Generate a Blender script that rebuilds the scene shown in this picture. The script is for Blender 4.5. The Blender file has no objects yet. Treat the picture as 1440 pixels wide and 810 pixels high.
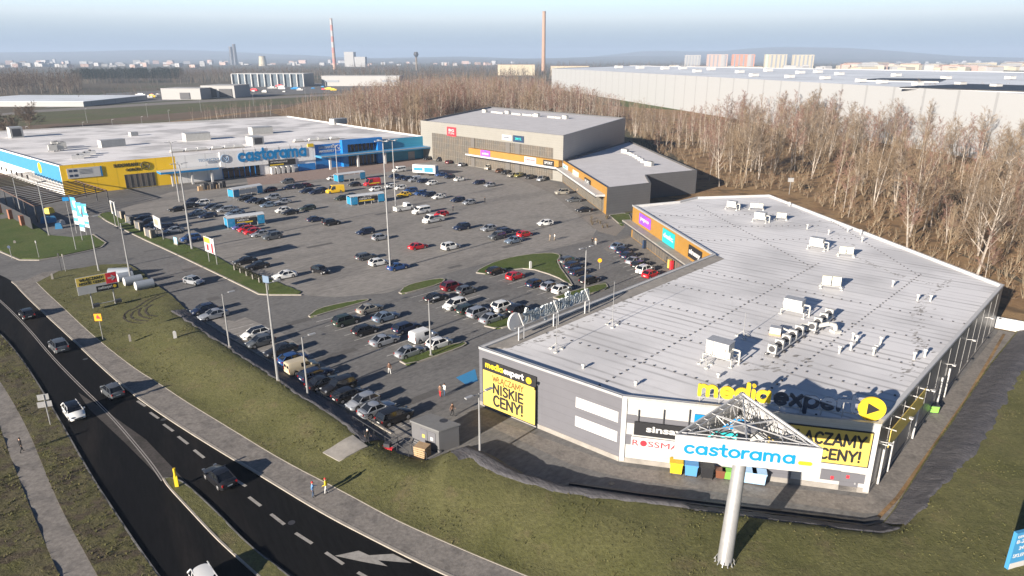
import bpy, bmesh, math, random
import numpy as np
from mathutils import Vector, Matrix, noise
from mathutils.geometry import delaunay_2d_cdt
R = math.radians
scene = bpy.context.scene
col = scene.collection

# ---------------------------------------------------------------- camera, sky, sun, exposure
H = 40.0; FPX = 960.0; PITCH = math.atan((405 - 82) / FPX)
cam_d = bpy.data.cameras.new('camera'); cam = bpy.data.objects.new('camera', cam_d); col.objects.link(cam)
cam.location = (0, 0, H); cam.rotation_euler = (math.pi / 2 - PITCH, 0, 0)
cam_d.sensor_width = 36; cam_d.lens = 24; cam_d.clip_start = 0.5; cam_d.clip_end = 60000
scene.camera = cam
SUN_EL = 16.3; SX, SY = -math.cos(R(48.5)), -math.sin(R(48.5))     # horizontal direction towards the sun
world = bpy.data.worlds.new('World'); scene.world = world; world.use_nodes = True
wn = world.node_tree; wn.nodes.clear()
wo = wn.nodes.new('ShaderNodeOutputWorld'); bg = wn.nodes.new('ShaderNodeBackground')
sky = wn.nodes.new('ShaderNodeTexSky'); sky.sky_type = 'NISHITA'; sky.sun_disc = False
sky.sun_elevation = R(SUN_EL); sky.sun_rotation = math.atan2(SX, SY) % (2 * math.pi)
sky.altitude = 200; sky.air_density = 1.0; sky.dust_density = 1.0; sky.ozone_density = 1.5
tc = wn.nodes.new('ShaderNodeTexCoord'); sep = wn.nodes.new('ShaderNodeSeparateXYZ')
wn.links.new(tc.outputs['Generated'], sep.inputs[0])
ramp = wn.nodes.new('ShaderNodeValToRGB'); mr = wn.nodes.new('ShaderNodeMapRange')
mr.inputs['From Min'].default_value = -0.01; mr.inputs['From Max'].default_value = 0.3
wn.links.new(sep.outputs['Z'], mr.inputs['Value']); wn.links.new(mr.outputs[0], ramp.inputs[0])
SKYC = [(0.0, (.31, .43, .57)), (0.05, (.31, .43, .57)), (0.085, (.37, .49, .62)), (0.135, (.53, .64, .73)), (0.17, (.68, .78, .84)), (0.20, (.84, .94, .99)),
        (0.26, (.88, 1.10, 1.16)), (0.32, (.84, 1.16, 1.28)), (0.6, (.36, .56, .80)), (1.0, (.25, .45, .75))]
cr = ramp.color_ramp
cr.elements[0].position, cr.elements[0].color = SKYC[0][0], (*SKYC[0][1], 1)
cr.elements[1].position, cr.elements[1].color = SKYC[-1][0], (*SKYC[-1][1], 1)
for p_, c_ in SKYC[1:-1]:
    e_ = cr.elements.new(p_); e_.color = (*c_, 1)
sc_ = wn.nodes.new('ShaderNodeVectorMath'); sc_.operation = 'SCALE'; sc_.inputs['Scale'].default_value = 8.2
wn.links.new(ramp.outputs[0], sc_.inputs[0])
mixf = wn.nodes.new('ShaderNodeMapRange'); mixf.inputs['From Min'].default_value = 0.088; mixf.inputs['From Max'].default_value = 0.13
wn.links.new(sep.outputs['Z'], mixf.inputs['Value'])
mx = wn.nodes.new('ShaderNodeMix'); mx.data_type = 'RGBA'
wn.links.new(mixf.outputs[0], mx.inputs[0]); wn.links.new(sc_.outputs[0], mx.inputs[6]); tint = wn.nodes.new('ShaderNodeMix'); tint.data_type = 'RGBA'; tint.blend_type = 'MULTIPLY'; tint.inputs[0].default_value = 1; tint.inputs[7].default_value = (.34, .46, .66, 1)
wn.links.new(sky.outputs[0], tint.inputs[6]); wn.links.new(tint.outputs[2], mx.inputs[7])
wn.links.new(mx.outputs[2], bg.inputs['Color']); bg.inputs['Strength'].default_value = 0.05
wn.links.new(bg.outputs[0], wo.inputs['Surface'])
sun_d = bpy.data.lights.new('sun', 'SUN'); sun_d.energy = 5.0; sun_d.angle = R(0.53); sun_d.color = (1.0, 0.90, 0.78)
sun = bpy.data.objects.new('sun', sun_d); col.objects.link(sun)
sv = Vector((SX * math.cos(R(SUN_EL)), SY * math.cos(R(SUN_EL)), math.sin(R(SUN_EL))))
sun.rotation_euler = sv.to_track_quat('Z', 'Y').to_euler(); sun.location = (-60, -60, 120)
scene.view_settings.view_transform = 'Standard'; scene.view_settings.look = 'None'
scene.view_settings.exposure = 1.3; scene.view_settings.gamma = 1.0; scene.view_settings.use_curve_mapping = False
try:
    scene.cycles.volume_bounces = 0; scene.cycles.max_bounces = 5; scene.cycles.diffuse_bounces = 2
except Exception: pass

# ---------------------------------------------------------------- pixel (1440x810 frame) -> world helpers
CF = Vector((0, math.cos(PITCH), -math.sin(PITCH))); CU = Vector((0, math.sin(PITCH), math.cos(PITCH))); CR = Vector((1, 0, 0)); CC = Vector((0, 0, H))
def ray(x, y): return CF + CR * ((x - 720) / FPX) + CU * ((405 - y) / FPX)
def G(x, y, z=0.0):
    d = ray(x, y); return CC + d * ((z - H) / d.z)
def P(w):
    d = Vector(w) - CC; dep = d.dot(CF); return (720 + FPX * d.dot(CR) / dep, 405 - FPX * d.dot(CU) / dep)
def ZH(bx, by, ty, z0=0.0):
    """height of a vertical thing standing at ground pixel (bx,by) whose top shows at row ty"""
    g = G(bx, by, z0); lo, hi = z0, 400
    for _ in range(50):
        m = (lo + hi) / 2
        if P((g.x, g.y, m))[1] > ty: lo = m
        else: hi = m
    return m - z0

# ---------------------------------------------------------------- materials
def mat(name, color, rough=.8, metal=0.0, var=0.0, scale=1.0, var2=None, bump=0.0, bscale=None, coat=0.0, spec=None, wave=None, trans=None, emis=None):
    """procedural surface: base colour, noise variation, optional bump and ribbing"""
    m = bpy.data.materials.new(name); m.use_nodes = True; nt = m.node_tree; b = nt.nodes['Principled BSDF']
    b.inputs['Base Color'].default_value = (*color, 1); b.inputs['Roughness'].default_value = rough; b.inputs['Metallic'].default_value = metal
    if coat: b.inputs['Coat Weight'].default_value = coat; b.inputs['Coat Roughness'].default_value = .05
    if spec is not None: b.inputs['Specular IOR Level'].default_value = spec
    geo = None
    if var or bump or wave:
        geo = nt.nodes.new('ShaderNodeNewGeometry')
    if var:
        n = nt.nodes.new('ShaderNodeTexNoise'); n.inputs['Scale'].default_value = scale; n.inputs['Detail'].default_value = 6; n.inputs['Roughness'].default_value = .65
        nt.links.new(geo.outputs['Position'], n.inputs['Vector'])
        r = nt.nodes.new('ShaderNodeMapRange'); r.inputs['From Min'].default_value = .3; r.inputs['From Max'].default_value = .7
        nt.links.new(n.outputs['Fac'], r.inputs['Value'])
        mxn = nt.nodes.new('ShaderNodeMix'); mxn.data_type = 'RGBA'
        c2 = var2 if var2 else tuple(c * (1 - var) for c in color)
        mxn.inputs[6].default_value = (*tuple(min(1, c * (1 + (var * .5 if not var2 else 0))) for c in color), 1); mxn.inputs[7].default_value = (*c2, 1)
        nt.links.new(r.outputs[0], mxn.inputs[0]); nt.links.new(mxn.outputs[2], b.inputs['Base Color'])
    if bump:
        n = nt.nodes.new('ShaderNodeTexNoise'); n.inputs['Scale'].default_value = bscale or scale * 3; n.inputs['Detail'].default_value = 5
        nt.links.new(geo.outputs['Position'], n.inputs['Vector'])
        bp = nt.nodes.new('ShaderNodeBump'); bp.inputs['Strength'].default_value = bump; bp.inputs['Distance'].default_value = .1
        nt.links.new(n.outputs['Fac'], bp.inputs['Height']); nt.links.new(bp.outputs[0], b.inputs['Normal'])
    if wave:   # (axis, period m, strength): panel ribs
        ax, per, st = wave
        sp = nt.nodes.new('ShaderNodeSeparateXYZ'); nt.links.new(geo.outputs['Position'], sp.inputs[0])
        mu = nt.nodes.new('ShaderNodeMath'); mu.operation = 'MULTIPLY'; mu.inputs[1].default_value = 1.0 / per
        nt.links.new(sp.outputs[ax], mu.inputs[0])
        fr = nt.nodes.new('ShaderNodeMath'); fr.operation = 'FRACT'; nt.links.new(mu.outputs[0], fr.inputs[0])
        gt = nt.nodes.new('ShaderNodeMath'); gt.operation = 'LESS_THAN'; gt.inputs[1].default_value = .07; nt.links.new(fr.outputs[0], gt.inputs[0])
        ms = nt.nodes.new('ShaderNodeMath'); ms.operation = 'MULTIPLY'; ms.inputs[1].default_value = st; nt.links.new(gt.outputs[0], ms.inputs[0])
        mm = nt.nodes.new('ShaderNodeMix'); mm.data_type = 'RGBA'; mm.inputs[7].default_value = (*tuple(c * .45 for c in color), 1)
        src = b.inputs['Base Color'].links[0].from_socket if b.inputs['Base Color'].links else None
        if src: nt.links.new(src, mm.inputs[6])
        else: mm.inputs[6].default_value = (*color, 1)
        nt.links.new(ms.outputs[0], mm.inputs[0]); nt.links.new(mm.outputs[2], b.inputs['Base Color'])
    if emis: b.inputs['Emission Color'].default_value = (*emis[0], 1); b.inputs['Emission Strength'].default_value = emis[1]
    M[name] = m
    return m

def ground_mat(name, c1, c2, c3, s1, s2, s3, rough=.95, bump=.4, bs=4.0, ang=None, thr=(.5, .62)):
    """three colours mixed by two noises (+ optional directional stretch)"""
    m = bpy.data.materials.new(name); m.use_nodes = True; nt = m.node_tree; b = nt.nodes['Principled BSDF']; b.inputs['Roughness'].default_value = rough
    b.inputs['Specular IOR Level'].default_value = .25
    geo = nt.nodes.new('ShaderNodeNewGeometry'); vec = geo.outputs['Position']
    if ang is not None:
        mp = nt.nodes.new('ShaderNodeMapping'); mp.vector_type = 'POINT'; mp.inputs['Rotation'].default_value[2] = -ang[0]; mp.inputs['Scale'].default_value = (ang[1], 1, 1)
        mp2 = nt.nodes.new('ShaderNodeVectorRotate'); mp2.rotation_type = 'Z_AXIS'; mp2.inputs['Angle'].default_value = -ang[0]
        nt.links.new(vec, mp2.inputs['Vector']); mp.inputs['Rotation'].default_value[2] = 0
        nt.links.new(mp2.outputs[0], mp.inputs['Vector']); vec = mp.outputs[0]
    def nz(s, d=7, rg=.6):
        n = nt.nodes.new('ShaderNodeTexNoise'); n.inputs['Scale'].default_value = s; n.inputs['Detail'].default_value = d; n.inputs['Roughness'].default_value = rg
        nt.links.new(vec, n.inputs['Vector']); return n.outputs['Fac']
    def mr_(v, a, b_):
        r = nt.nodes.new('ShaderNodeMapRange'); r.inputs['From Min'].default_value = a; r.inputs['From Max'].default_value = b_; nt.links.new(v, r.inputs['Value']); return r.outputs[0]
    def mixc(f, a, b_):
        x = nt.nodes.new('ShaderNodeMix'); x.data_type = 'RGBA'; nt.links.new(f, x.inputs[0])
        for i, c in ((6, a), (7, b_)):
            if isinstance(c, tuple): x.inputs[i].default_value = (*c, 1)
            else: nt.links.new(c, x.inputs[i])
        return x.outputs[2]
    a = mixc(mr_(nz(s1), .35, .65), c1, c2); a = mixc(mr_(nz(s2), *thr), a, c3)
    d = mixc(mr_(nz(s3, 3, .7), .3, .7), (.72, .72, .72), (1.2, 1.2, 1.2))
    mu = nt.nodes.new('ShaderNodeMix'); mu.data_type = 'RGBA'; mu.blend_type = 'MULTIPLY'; mu.inputs[0].default_value = 1
    nt.links.new(a, mu.inputs[6]); nt.links.new(d, mu.inputs[7]); nt.links.new(mu.outputs[2], b.inputs['Base Color'])
    bp = nt.nodes.new('ShaderNodeBump'); bp.inputs['Strength'].default_value = bump; bp.inputs['Distance'].default_value = .15
    nt.links.new(nz(bs, 6, .7), bp.inputs['Height']); nt.links.new(bp.outputs[0], b.inputs['Normal'])
    return m

M = {}
ORD = ['first', 'second', 'third', 'fourth', 'fifth', 'sixth', 'seventh', 'eighth', 'ninth', 'tenth', 'eleventh', 'twelfth', '13th', '14th', '15th', '16th', '17th', '18th', '19th', '20th', '21st', '22nd', '23rd']
M['terrain'] = ground_mat('dry_field', (.10, .085, .055), (.13, .105, .07), (.055, .075, .032), .006, .004, .12, bump=.2, bs=.5)
M['grass'] = ground_mat('verge_grass', (.102, .102, .036), (.132, .126, .052), (.138, .118, .058), .18, .35, 2.6, bump=.6, bs=3.5, thr=(.56, .70))
M['grass_green'] = ground_mat('lawn', (.062, .095, .018), (.09, .11, .03), (.12, .11, .05), .15, .3, 2.6, bump=.6, bs=3.5, thr=(.6, .75))
M['grass_dry'] = ground_mat('rough_grass', (.095, .092, .034), (.10, .085, .05), (.075, .06, .04), .35, .6, 2.2, bump=.9, bs=3.0, thr=(.5, .6))
M['litter'] = ground_mat('leaf_litter', (.23, .14, .07), (.30, .20, .10), (.13, .085, .045), .12, .2, 1.6, bump=.8, bs=1.5)
M['dirt'] = ground_mat('ploughed_field', (.16, .115, .08), (.13, .095, .065), (.12, .11, .06), .02, .03, .5, bump=.3, bs=.8, ang=(R(20), .2))
M['strip_green'] = ground_mat('field_grass', (.085, .09, .04), (.11, .10, .05), (.09, .105, .035), .02, .03, .5, bump=.3, bs=.8)
M['paving'] = ground_mat('lot_paving', (.235, .220, .202), (.26, .243, .223), (.20, .188, .174), .05, .12, 1.5, bump=.1, bs=6, rough=.85, ang=(R(41), .35))
M['asphalt'] = ground_mat('lane_asphalt', (.155, .151, .146), (.172, .167, .161), (.138, .134, .130), .08, .15, 2.0, bump=.12, bs=8, rough=.85, ang=(R(41), .5))
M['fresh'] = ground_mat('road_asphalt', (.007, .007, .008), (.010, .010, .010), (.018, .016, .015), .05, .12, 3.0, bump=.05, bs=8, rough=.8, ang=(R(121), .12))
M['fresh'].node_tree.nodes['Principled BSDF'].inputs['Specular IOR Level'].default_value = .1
M['sheen'] = ground_mat('road_sheen_asphalt', (.06, .053, .048), (.075, .066, .06), (.05, .045, .04), .2, .3, 3.0, bump=.05, bs=8, rough=.8)  # lighter tone that paints a sheen onto the road
M['walk'] = ground_mat('pavement_blocks', (.205, .188, .17), (.23, .21, .19), (.17, .156, .143), .4, .5, 2.5, bump=.15, bs=6)
M['conc'] = mat('concrete', (.28, .26, .235), .85, var=.25, scale=.8, bump=.15)
M['kerb'] = mat('kerb_stone', (.32, .29, .25), .85, var=.2, scale=1.2)
M['line'] = mat('road_paint', (.34, .32, .29), .7, var=.35, scale=1.6)
M['bay'] = mat('bay_paint', (.52, .50, .47), .75, var=.45, scale=1.8)
M['linew'] = mat('faded_paint', (.30, .28, .26), .8, var=.25, scale=1.5)
M['geo'] = ground_mat('geotextile', (.085, .083, .09), (.115, .11, .115), (.15, .13, .115), .5, .35, 1.6, bump=1.0, bs=1.2, rough=.75, ang=(R(41), 3.0), thr=(.66, .8))
M['white'] = mat('white_paint', (.50, .495, .485), .5, var=.08, scale=.5)
M['white_panel'] = mat('white_wall_panel', (.43, .425, .41), .5, var=.05, scale=.3, wave=('Z', 1.0, .25))
M['store_white'] = mat('store_white_panel', (.80, .79, .78), .5, var=.05, scale=.3, wave=('X', 5.0, .25))
M['billboard_yellow'] = mat('billboard_yellow', (.85, .62, .12), .6)
M['cream_panel'] = mat('cream_wall_panel', (.25, .24, .215), .5, var=.06, scale=.3, wave=('Z', .8, .35))
M['grey_panel'] = mat('grey_wall_panel', (.13, .13, .145), .5, var=.08, scale=.3, wave=('Z', 1.0, .25))
M['grey_metal_panel'] = mat('brushed_grey_wall_panel', (.23, .225, .22), .38, metal=.35, var=.12, scale=.3, wave=('Z', 1.0, .3))
M['side_panel'] = mat('side_wall_panel', (.34, .335, .33), .45, metal=.1, var=.06, scale=.3, wave=('Z', .8, .4))
M['dark_panel'] = mat('dark_wall_panel', (.115, .115, .12), .5, metal=.1, var=.08, scale=.3, wave=('Z', .7, .5))
M['orange'] = mat('amber_wall_panel', (.34, .18, .035), .6, var=.1, scale=.4)
M['yellow'] = mat('yellow_wall_panel', (.90, .56, .01), .5, var=.05, scale=.3, wave=('X', 4.5, .25))
M['yel'] = mat('yellow_sign', (.66, .46, .02), .5)
M['yelsoft'] = mat('yellow_banner', (.58, .42, .09), .6, var=.06, scale=.6)
M['blue'] = mat('blue_wall_panel', (.01, .17, .50), .45, var=.06, scale=.3)
M['teal'] = mat('teal_wall_panel', (.03, .26, .40), .5, var=.08, scale=.3, wave=('Z', 1.6, .4))
M['ltblue'] = mat('light_blue_wall_panel', (.05, .24, .46), .5, var=.06, scale=.3)
M['signblue'] = mat('sign_blue', (.0, .19, .46), .45)
M['tealsign'] = mat('teal_sign', (.02, .42, .42), .5)
M['purple'] = mat('violet_sign', (.10, .09, .65), .5, var=.5, scale=.5, var2=(.45, .06, .55))
M['black'] = mat('black_sign', (.018, .018, .020), .5)
M['navy'] = mat('navy_sign', (.02, .04, .085), .5)
M['red'] = mat('red_sign', (.72, .03, .045), .5)
M['glass'] = mat('dark_glass', (.015, .017, .02), .08, spec=.8)
M['shopglass'] = mat('shopfront_glass', (.10, .10, .095), .15, var=.7, scale=.35, var2=(.17, .14, .11), spec=.6)  # beige mottling paints reflections into the glass
M['mullion'] = mat('mullion', (.09, .085, .08), .5)
M['metal'] = mat('galvanised_steel', (.50, .50, .50), .45, metal=.4, var=.15, scale=2.0)
M['pole'] = mat('lamp_pole', (.34, .34, .34), .45, metal=.3, var=.2, scale=.7)
M['dmetal'] = mat('dark_metal', (.06, .06, .065), .5, metal=.3)
M['unit'] = mat('unit_casing', (.46, .455, .43), .5, var=.12, scale=1.5)
M['brick'] = mat('brick_pier', (.28, .12, .07), .85, var=.3, scale=2.0)
M['wood'] = mat('pallet_wood', (.38, .26, .15), .8, var=.25, scale=2.0)
M['membrane_plain'] = mat('pale_roof_membrane', (.56, .545, .55), .75, var=.12, scale=.25)
M['roofgrey'] = M['membrane_plain']

def roof_membrane(name, base, dirt, ang, per, amt, puddle=True):
    m = bpy.data.materials.new(name); m.use_nodes = True; nt = m.node_tree; b = nt.nodes['Principled BSDF']; b.inputs['Roughness'].default_value = .6
    geo = nt.nodes.new('ShaderNodeNewGeometry')
    vr = nt.nodes.new('ShaderNodeVectorRotate'); vr.rotation_type = 'Z_AXIS'; vr.inputs['Angle'].default_value = -ang; nt.links.new(geo.outputs['Position'], vr.inputs['Vector'])
    mp = nt.nodes.new('ShaderNodeMapping'); mp.inputs['Scale'].default_value = (.10, 1.0, 1); nt.links.new(vr.outputs[0], mp.inputs['Vector'])
    w = nt.nodes.new('ShaderNodeTexWave'); w.bands_direction = 'Y'; w.inputs['Scale'].default_value = .314 / per; w.inputs['Distortion'].default_value = 1.2; w.inputs['Detail'].default_value = 2; w.inputs['Detail Scale'].default_value = .6
    nt.links.new(vr.outputs[0], w.inputs['Vector'])
    pw = nt.nodes.new('ShaderNodeMath'); pw.operation = 'POWER'; pw.inputs[1].default_value = 5; nt.links.new(w.outputs['Fac'], pw.inputs[0])
    n = nt.nodes.new('ShaderNodeTexNoise'); n.inputs['Scale'].default_value = .5; n.inputs['Detail'].default_value = 6; n.inputs['Roughness'].default_value = .7; nt.links.new(mp.outputs[0], n.inputs['Vector'])
    r = nt.nodes.new('ShaderNodeMapRange'); r.inputs['From Min'].default_value = .42; r.inputs['From Max'].default_value = .65; nt.links.new(n.outputs['Fac'], r.inputs['Value'])
    mu = nt.nodes.new('ShaderNodeMath'); mu.operation = 'MULTIPLY'; nt.links.new(pw.outputs[0], mu.inputs[0]); nt.links.new(r.outputs[0], mu.inputs[1])
    mu2 = nt.nodes.new('ShaderNodeMath'); mu2.operation = 'MULTIPLY'; mu2.inputs[1].default_value = amt; nt.links.new(mu.outputs[0], mu2.inputs[0])
    n2 = nt.nodes.new('ShaderNodeTexNoise'); n2.inputs['Scale'].default_value = .07; n2.inputs['Detail'].default_value = 5; nt.links.new(geo.outputs['Position'], n2.inputs['Vector'])
    r2 = nt.nodes.new('ShaderNodeMapRange'); r2.inputs['From Min'].default_value = .45; r2.inputs['From Max'].default_value = .62; r2.inputs['To Max'].default_value = .8; nt.links.new(n2.outputs['Fac'], r2.inputs['Value'])
    a = nt.nodes.new('ShaderNodeMix'); a.data_type = 'RGBA'; a.inputs[6].default_value = (*base, 1); a.inputs[7].default_value = (*tuple(c * (.72 if per < 3 else .52) for c in base), 1); nt.links.new(r2.outputs[0], a.inputs[0])
    c = nt.nodes.new('ShaderNodeMix'); c.data_type = 'RGBA'; nt.links.new(a.outputs[2], c.inputs[6]); c.inputs[7].default_value = (*dirt, 1); nt.links.new(mu2.outputs[0], c.inputs[0])
    nt.links.new(c.outputs[2], b.inputs['Base Color'])
    return m
M['membrane'] = roof_membrane('retail_roof_membrane', (.71, .70, .70), (.22, .21, .205), R(-39), 1.55, .75)
M['membrane_old'] = roof_membrane('weathered_roof_membrane', (.80, .78, .77), (.22, .18, .15), R(39), 4.0, .8)

# ---------------------------------------------------------------- mesh builder
class MB:
    def __init__(s): s.v = []; s.f = []; s.m = []
    def add(s, vs, fs, mi=0):
        o = len(s.v); s.v += [tuple(v) for v in vs]
        for f in fs: s.f.append(tuple(o + i for i in f)); s.m.append(mi)
        return s
    def _box(s, c, d, rz=0.0, mi=0, taper=1.0):
        x, y, z = d[0] / 2, d[1] / 2, d[2] / 2; ca, sa = math.cos(rz), math.sin(rz); vs = []
        for k, (a, b_, e) in enumerate([(-1, -1, -1), (1, -1, -1), (1, 1, -1), (-1, 1, -1), (-1, -1, 1), (1, -1, 1), (1, 1, 1), (-1, 1, 1)]):
            t = taper if e > 0 else 1
            px, py = a * x * t, b_ * y * t; vs.append((c[0] + px * ca - py * sa, c[1] + px * sa + py * ca, c[2] + e * z))
        return s.add(vs, [(0, 3, 2, 1), (4, 5, 6, 7), (0, 1, 5, 4), (1, 2, 6, 5), (2, 3, 7, 6), (3, 0, 4, 7)], mi)
    def tube(s, a, b_, r0, r1=None, n=8, mi=0, caps=True):
        a, b_ = Vector(a), Vector(b_); r1 = r0 if r1 is None else r1; d = (b_ - a)
        if d.length < 1e-6: return s
        d.normalize(); u = d.orthogonal().normalized(); w = d.cross(u); vs = []
        for p, r in ((a, r0), (b_, r1)):
            for k in range(n):
                t = 2 * math.pi * k / n; vs.append(p + u * (r * math.cos(t)) + w * (r * math.sin(t)))
        fs = [(k, (k + 1) % n, n + (k + 1) % n, n + k) for k in range(n)]
        if caps: fs += [tuple(range(n))[::-1], tuple(range(n, 2 * n))]
        return s.add(vs, fs, mi)
    def prism(s, poly, z0, z1, mi=0, top=True, bot=False, mtop=None):
        n = len(poly); vs = [(p[0], p[1], z0) for p in poly] + [(p[0], p[1], z1) for p in poly]
        area = sum(poly[i][0] * poly[(i + 1) % n][1] - poly[(i + 1) % n][0] * poly[i][1] for i in range(n))
        fs = []
        for i in range(n):
            j = (i + 1) % n; fs.append((i, j, n + j, n + i) if area > 0 else (j, i, n + i, n + j))
        s.add(vs, fs, mi)
        if top:
            s.add([(p[0], p[1], z1) for p in poly], [tuple(range(n)) if area > 0 else tuple(range(n))[::-1]], mi if mtop is None else mtop)
        if bot: s.add([(p[0], p[1], z0) for p in poly], [tuple(range(n))[::-1] if area > 0 else tuple(range(n))], mi)
        return s
    def box(s, c, d, rz=0.0, mi=0, taper=1.0):
        s.marks = getattr(s, 'marks', []) + [(len(s.v), len(s.f))]; return s._box(c, d, rz, mi, taper)
    def each(s, name, mats, parent=None):
        '''one object per box'''
        mk = s.marks + [(len(s.v), len(s.f))]; out = []
        for (v0, f0), (v1, f1) in zip(mk, mk[1:]):
            m = MB(); m.v = s.v[v0:v1]; m.f = [tuple(i - v0 for i in f) for f in s.f[f0:f1]]; m.m = s.m[f0:f1]; out.append(m.build(name, mats, parent))
        return out
    def build(s, name, mats, parent=None, smooth=False):
        me = bpy.data.meshes.new(name); me.from_pydata(s.v, [], s.f)
        if not isinstance(mats, (list, tuple)): mats = [mats]
        for m_ in mats: me.materials.append(M[m_] if isinstance(m_, str) else m_)
        me.polygons.foreach_set('material_index', s.m)
        if smooth: me.polygons.foreach_set('use_smooth', [True] * len(s.f))
        me.validate(); me.update()
        o = bpy.data.objects.new(name, me); col.objects.link(o)
        if parent is not None: o.parent = parent; o.matrix_parent_inverse = Matrix.Translation(-Vector(parent.location)) if parent.rotation_euler.z == 0 else Matrix()
        return o
def tag(o, label=None, cat=None, group=None, kind=None):
    if label: o['label'] = label
    if cat: o['category'] = cat
    if group: o['group'] = group
    if kind: o['kind'] = kind
    return o
def thing(name, label, cat, loc=(0, 0, 0), rz=0.0, group=None):
    o = bpy.data.objects.new(name, None); o.empty_display_size = .3; o.location = loc; o.rotation_euler = (0, 0, rz); col.objects.link(o)
    return tag(o, label, cat, group)
def copy_tree(o, parent=None):
    c = o.copy(); col.objects.link(c)
    if parent is not None: c.parent = parent; c.matrix_parent_inverse = o.matrix_parent_inverse.copy()
    for ch in list(KIDS.get(o.name, [])): copy_tree(ch, c)
    return c
KIDS = {}
def reg(root):
    """remember a prototype's children so copies do not have to search the scene"""
    for o in list(bpy.data.objects):
        if o.parent is not None: 
            l = KIDS.setdefault(o.parent.name, [])
            if o not in l: l.append(o)

def text_mesh(txt, bold=0.0, depth=0.0, shear=0.0):
    cu = bpy.data.curves.new('lettering', 'FONT'); cu.body = txt; cu.offset = bold; cu.extrude = depth; cu.resolution_u = 3; cu.shear = shear
    ob = bpy.data.objects.new('lettering', cu); col.objects.link(ob)
    dg = bpy.context.evaluated_depsgraph_get(); dg.update()
    me = bpy.data.meshes.new_from_object(ob.evaluated_get(dg)); bpy.data.objects.remove(ob); bpy.data.curves.remove(cu)
    vs = np.array([v.co[:] for v in me.vertices]); fs = [tuple(p.vertices) for p in me.polygons]; bpy.data.meshes.remove(me)
    return vs, fs
class Facade:
    """vertical plane through p0->p1 (seen from its right side); u runs along, n points outwards"""
    def __init__(s, p0, p1):
        s.p0 = Vector((p0[0], p0[1], 0)); s.p1 = Vector((p1[0], p1[1], 0)); s.L = (s.p1 - s.p0).length; s.u = (s.p1 - s.p0).normalized(); s.n = Vector((s.u.y, -s.u.x, 0)); s.ang = math.atan2(s.u.y, s.u.x)
    def px(s, x, y):
        d = ray(x, y); t = (s.p0 - CC).dot(s.n) / d.dot(s.n); w = CC + d * t; return ((w - s.p0).dot(s.u), w.z)
    def pt(s, u, z, o=0.0): w = s.p0 + s.u * u + s.n * o; return Vector((w.x, w.y, z))
    def panel(s, mb, u0, u1, z0, z1, o0, o1, mi=0):
        c = s.pt((u0 + u1) / 2, (z0 + z1) / 2, (o0 + o1) / 2); mb.box(c, (abs(u1 - u0), abs(o1 - o0), abs(z1 - z0)), s.ang, mi)
    def text(s, mb, txt, u0, u1, z0, z1, o, bold=0.0, depth=.06, mi=0, keep=False):
        vs, fs = text_mesh(txt, bold, .5)
        mn, mxx = vs.min(0), vs.max(0); sx = (u1 - u0) / (mxx[0] - mn[0]); sz = (z1 - z0) / (mxx[1] - mn[1])
        if keep: sx = sz = min(sx, sz)
        out = []
        for v in vs:
            out.append(s.pt(u0 + (v[0] - mn[0]) * sx, z0 + (v[1] - mn[1]) * sz, o + (v[2] + .5) * depth))
        # facade u x z faces the outward normal when seen from outside
        mb.add(out, fs, mi)
    def disc(s, mb, u, z, r, o0, o1, n=24, mi=0): mb.tube(s.pt(u, z, o0), s.pt(u, z, o1), r, r, n, mi)

# ---- rounded stroke lettering (x-height 1)
def _arc(cx, cy, r, a0, a1, n=14): return [(cx + r * math.cos(R(a0 + (a1 - a0) * k / n)), cy + r * math.sin(R(a0 + (a1 - a0) * k / n))) for k in range(n + 1)]
CAPS = {'W': (1.0, [[(.05, .9), (.28, .1), (.5, .8), (.72, .1), (.95, .9)]]), 'Ł': (.62, [[(.16, .92), (.16, .09), (.56, .09)], [(.02, .42), (.36, .62)]]), 'L': (.6, [[(.12, .92), (.12, .09), (.54, .09)]]),
        'A': (.78, [[(.06, .08), (.38, .92), (.70, .08)], [(.2, .34), (.57, .34)]]), 'Ą': (.78, [[(.06, .08), (.38, .92), (.70, .08)], [(.2, .34), (.57, .34)], [(.68, .06), (.6, -.12), (.74, -.16)]]),
        'C': (.74, [[(.64, .8), (.52, .9), (.38, .92), (.2, .8), (.12, .5), (.2, .2), (.38, .08), (.52, .1), (.64, .2)]]), 'Z': (.68, [[(.08, .91), (.58, .91), (.1, .09), (.6, .09)]]),
        'M': (.98, [[(.1, .08), (.14, .92), (.48, .25), (.82, .92), (.86, .08)]]), 'Y': (.7, [[(.06, .92), (.35, .48), (.35, .08)], [(.64, .92), (.35, .48)]]), 'N': (.8, [[(.12, .08), (.12, .92), (.66, .08), (.66, .92)]]),
        'I': (.32, [[(.16, .08), (.16, .92)]]), 'S': (.66, [[(.56, .82), (.44, .91), (.28, .91), (.14, .8), (.14, .64), (.3, .54), (.46, .46), (.54, .34), (.5, .16), (.34, .08), (.2, .09), (.1, .18)]]),
        'K': (.7, [[(.12, .08), (.12, .92)], [(.6, .92), (.14, .46)], [(.28, .58), (.62, .08)]]), 'E': (.64, [[(.56, .91), (.12, .91), (.12, .09), (.56, .09)], [(.12, .51), (.5, .51)]]), '!': (.3, [[(.15, .94), (.15, .36)], [(.15, .1), (.15, .12)]]), ' ': (.35, [])}
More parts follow.
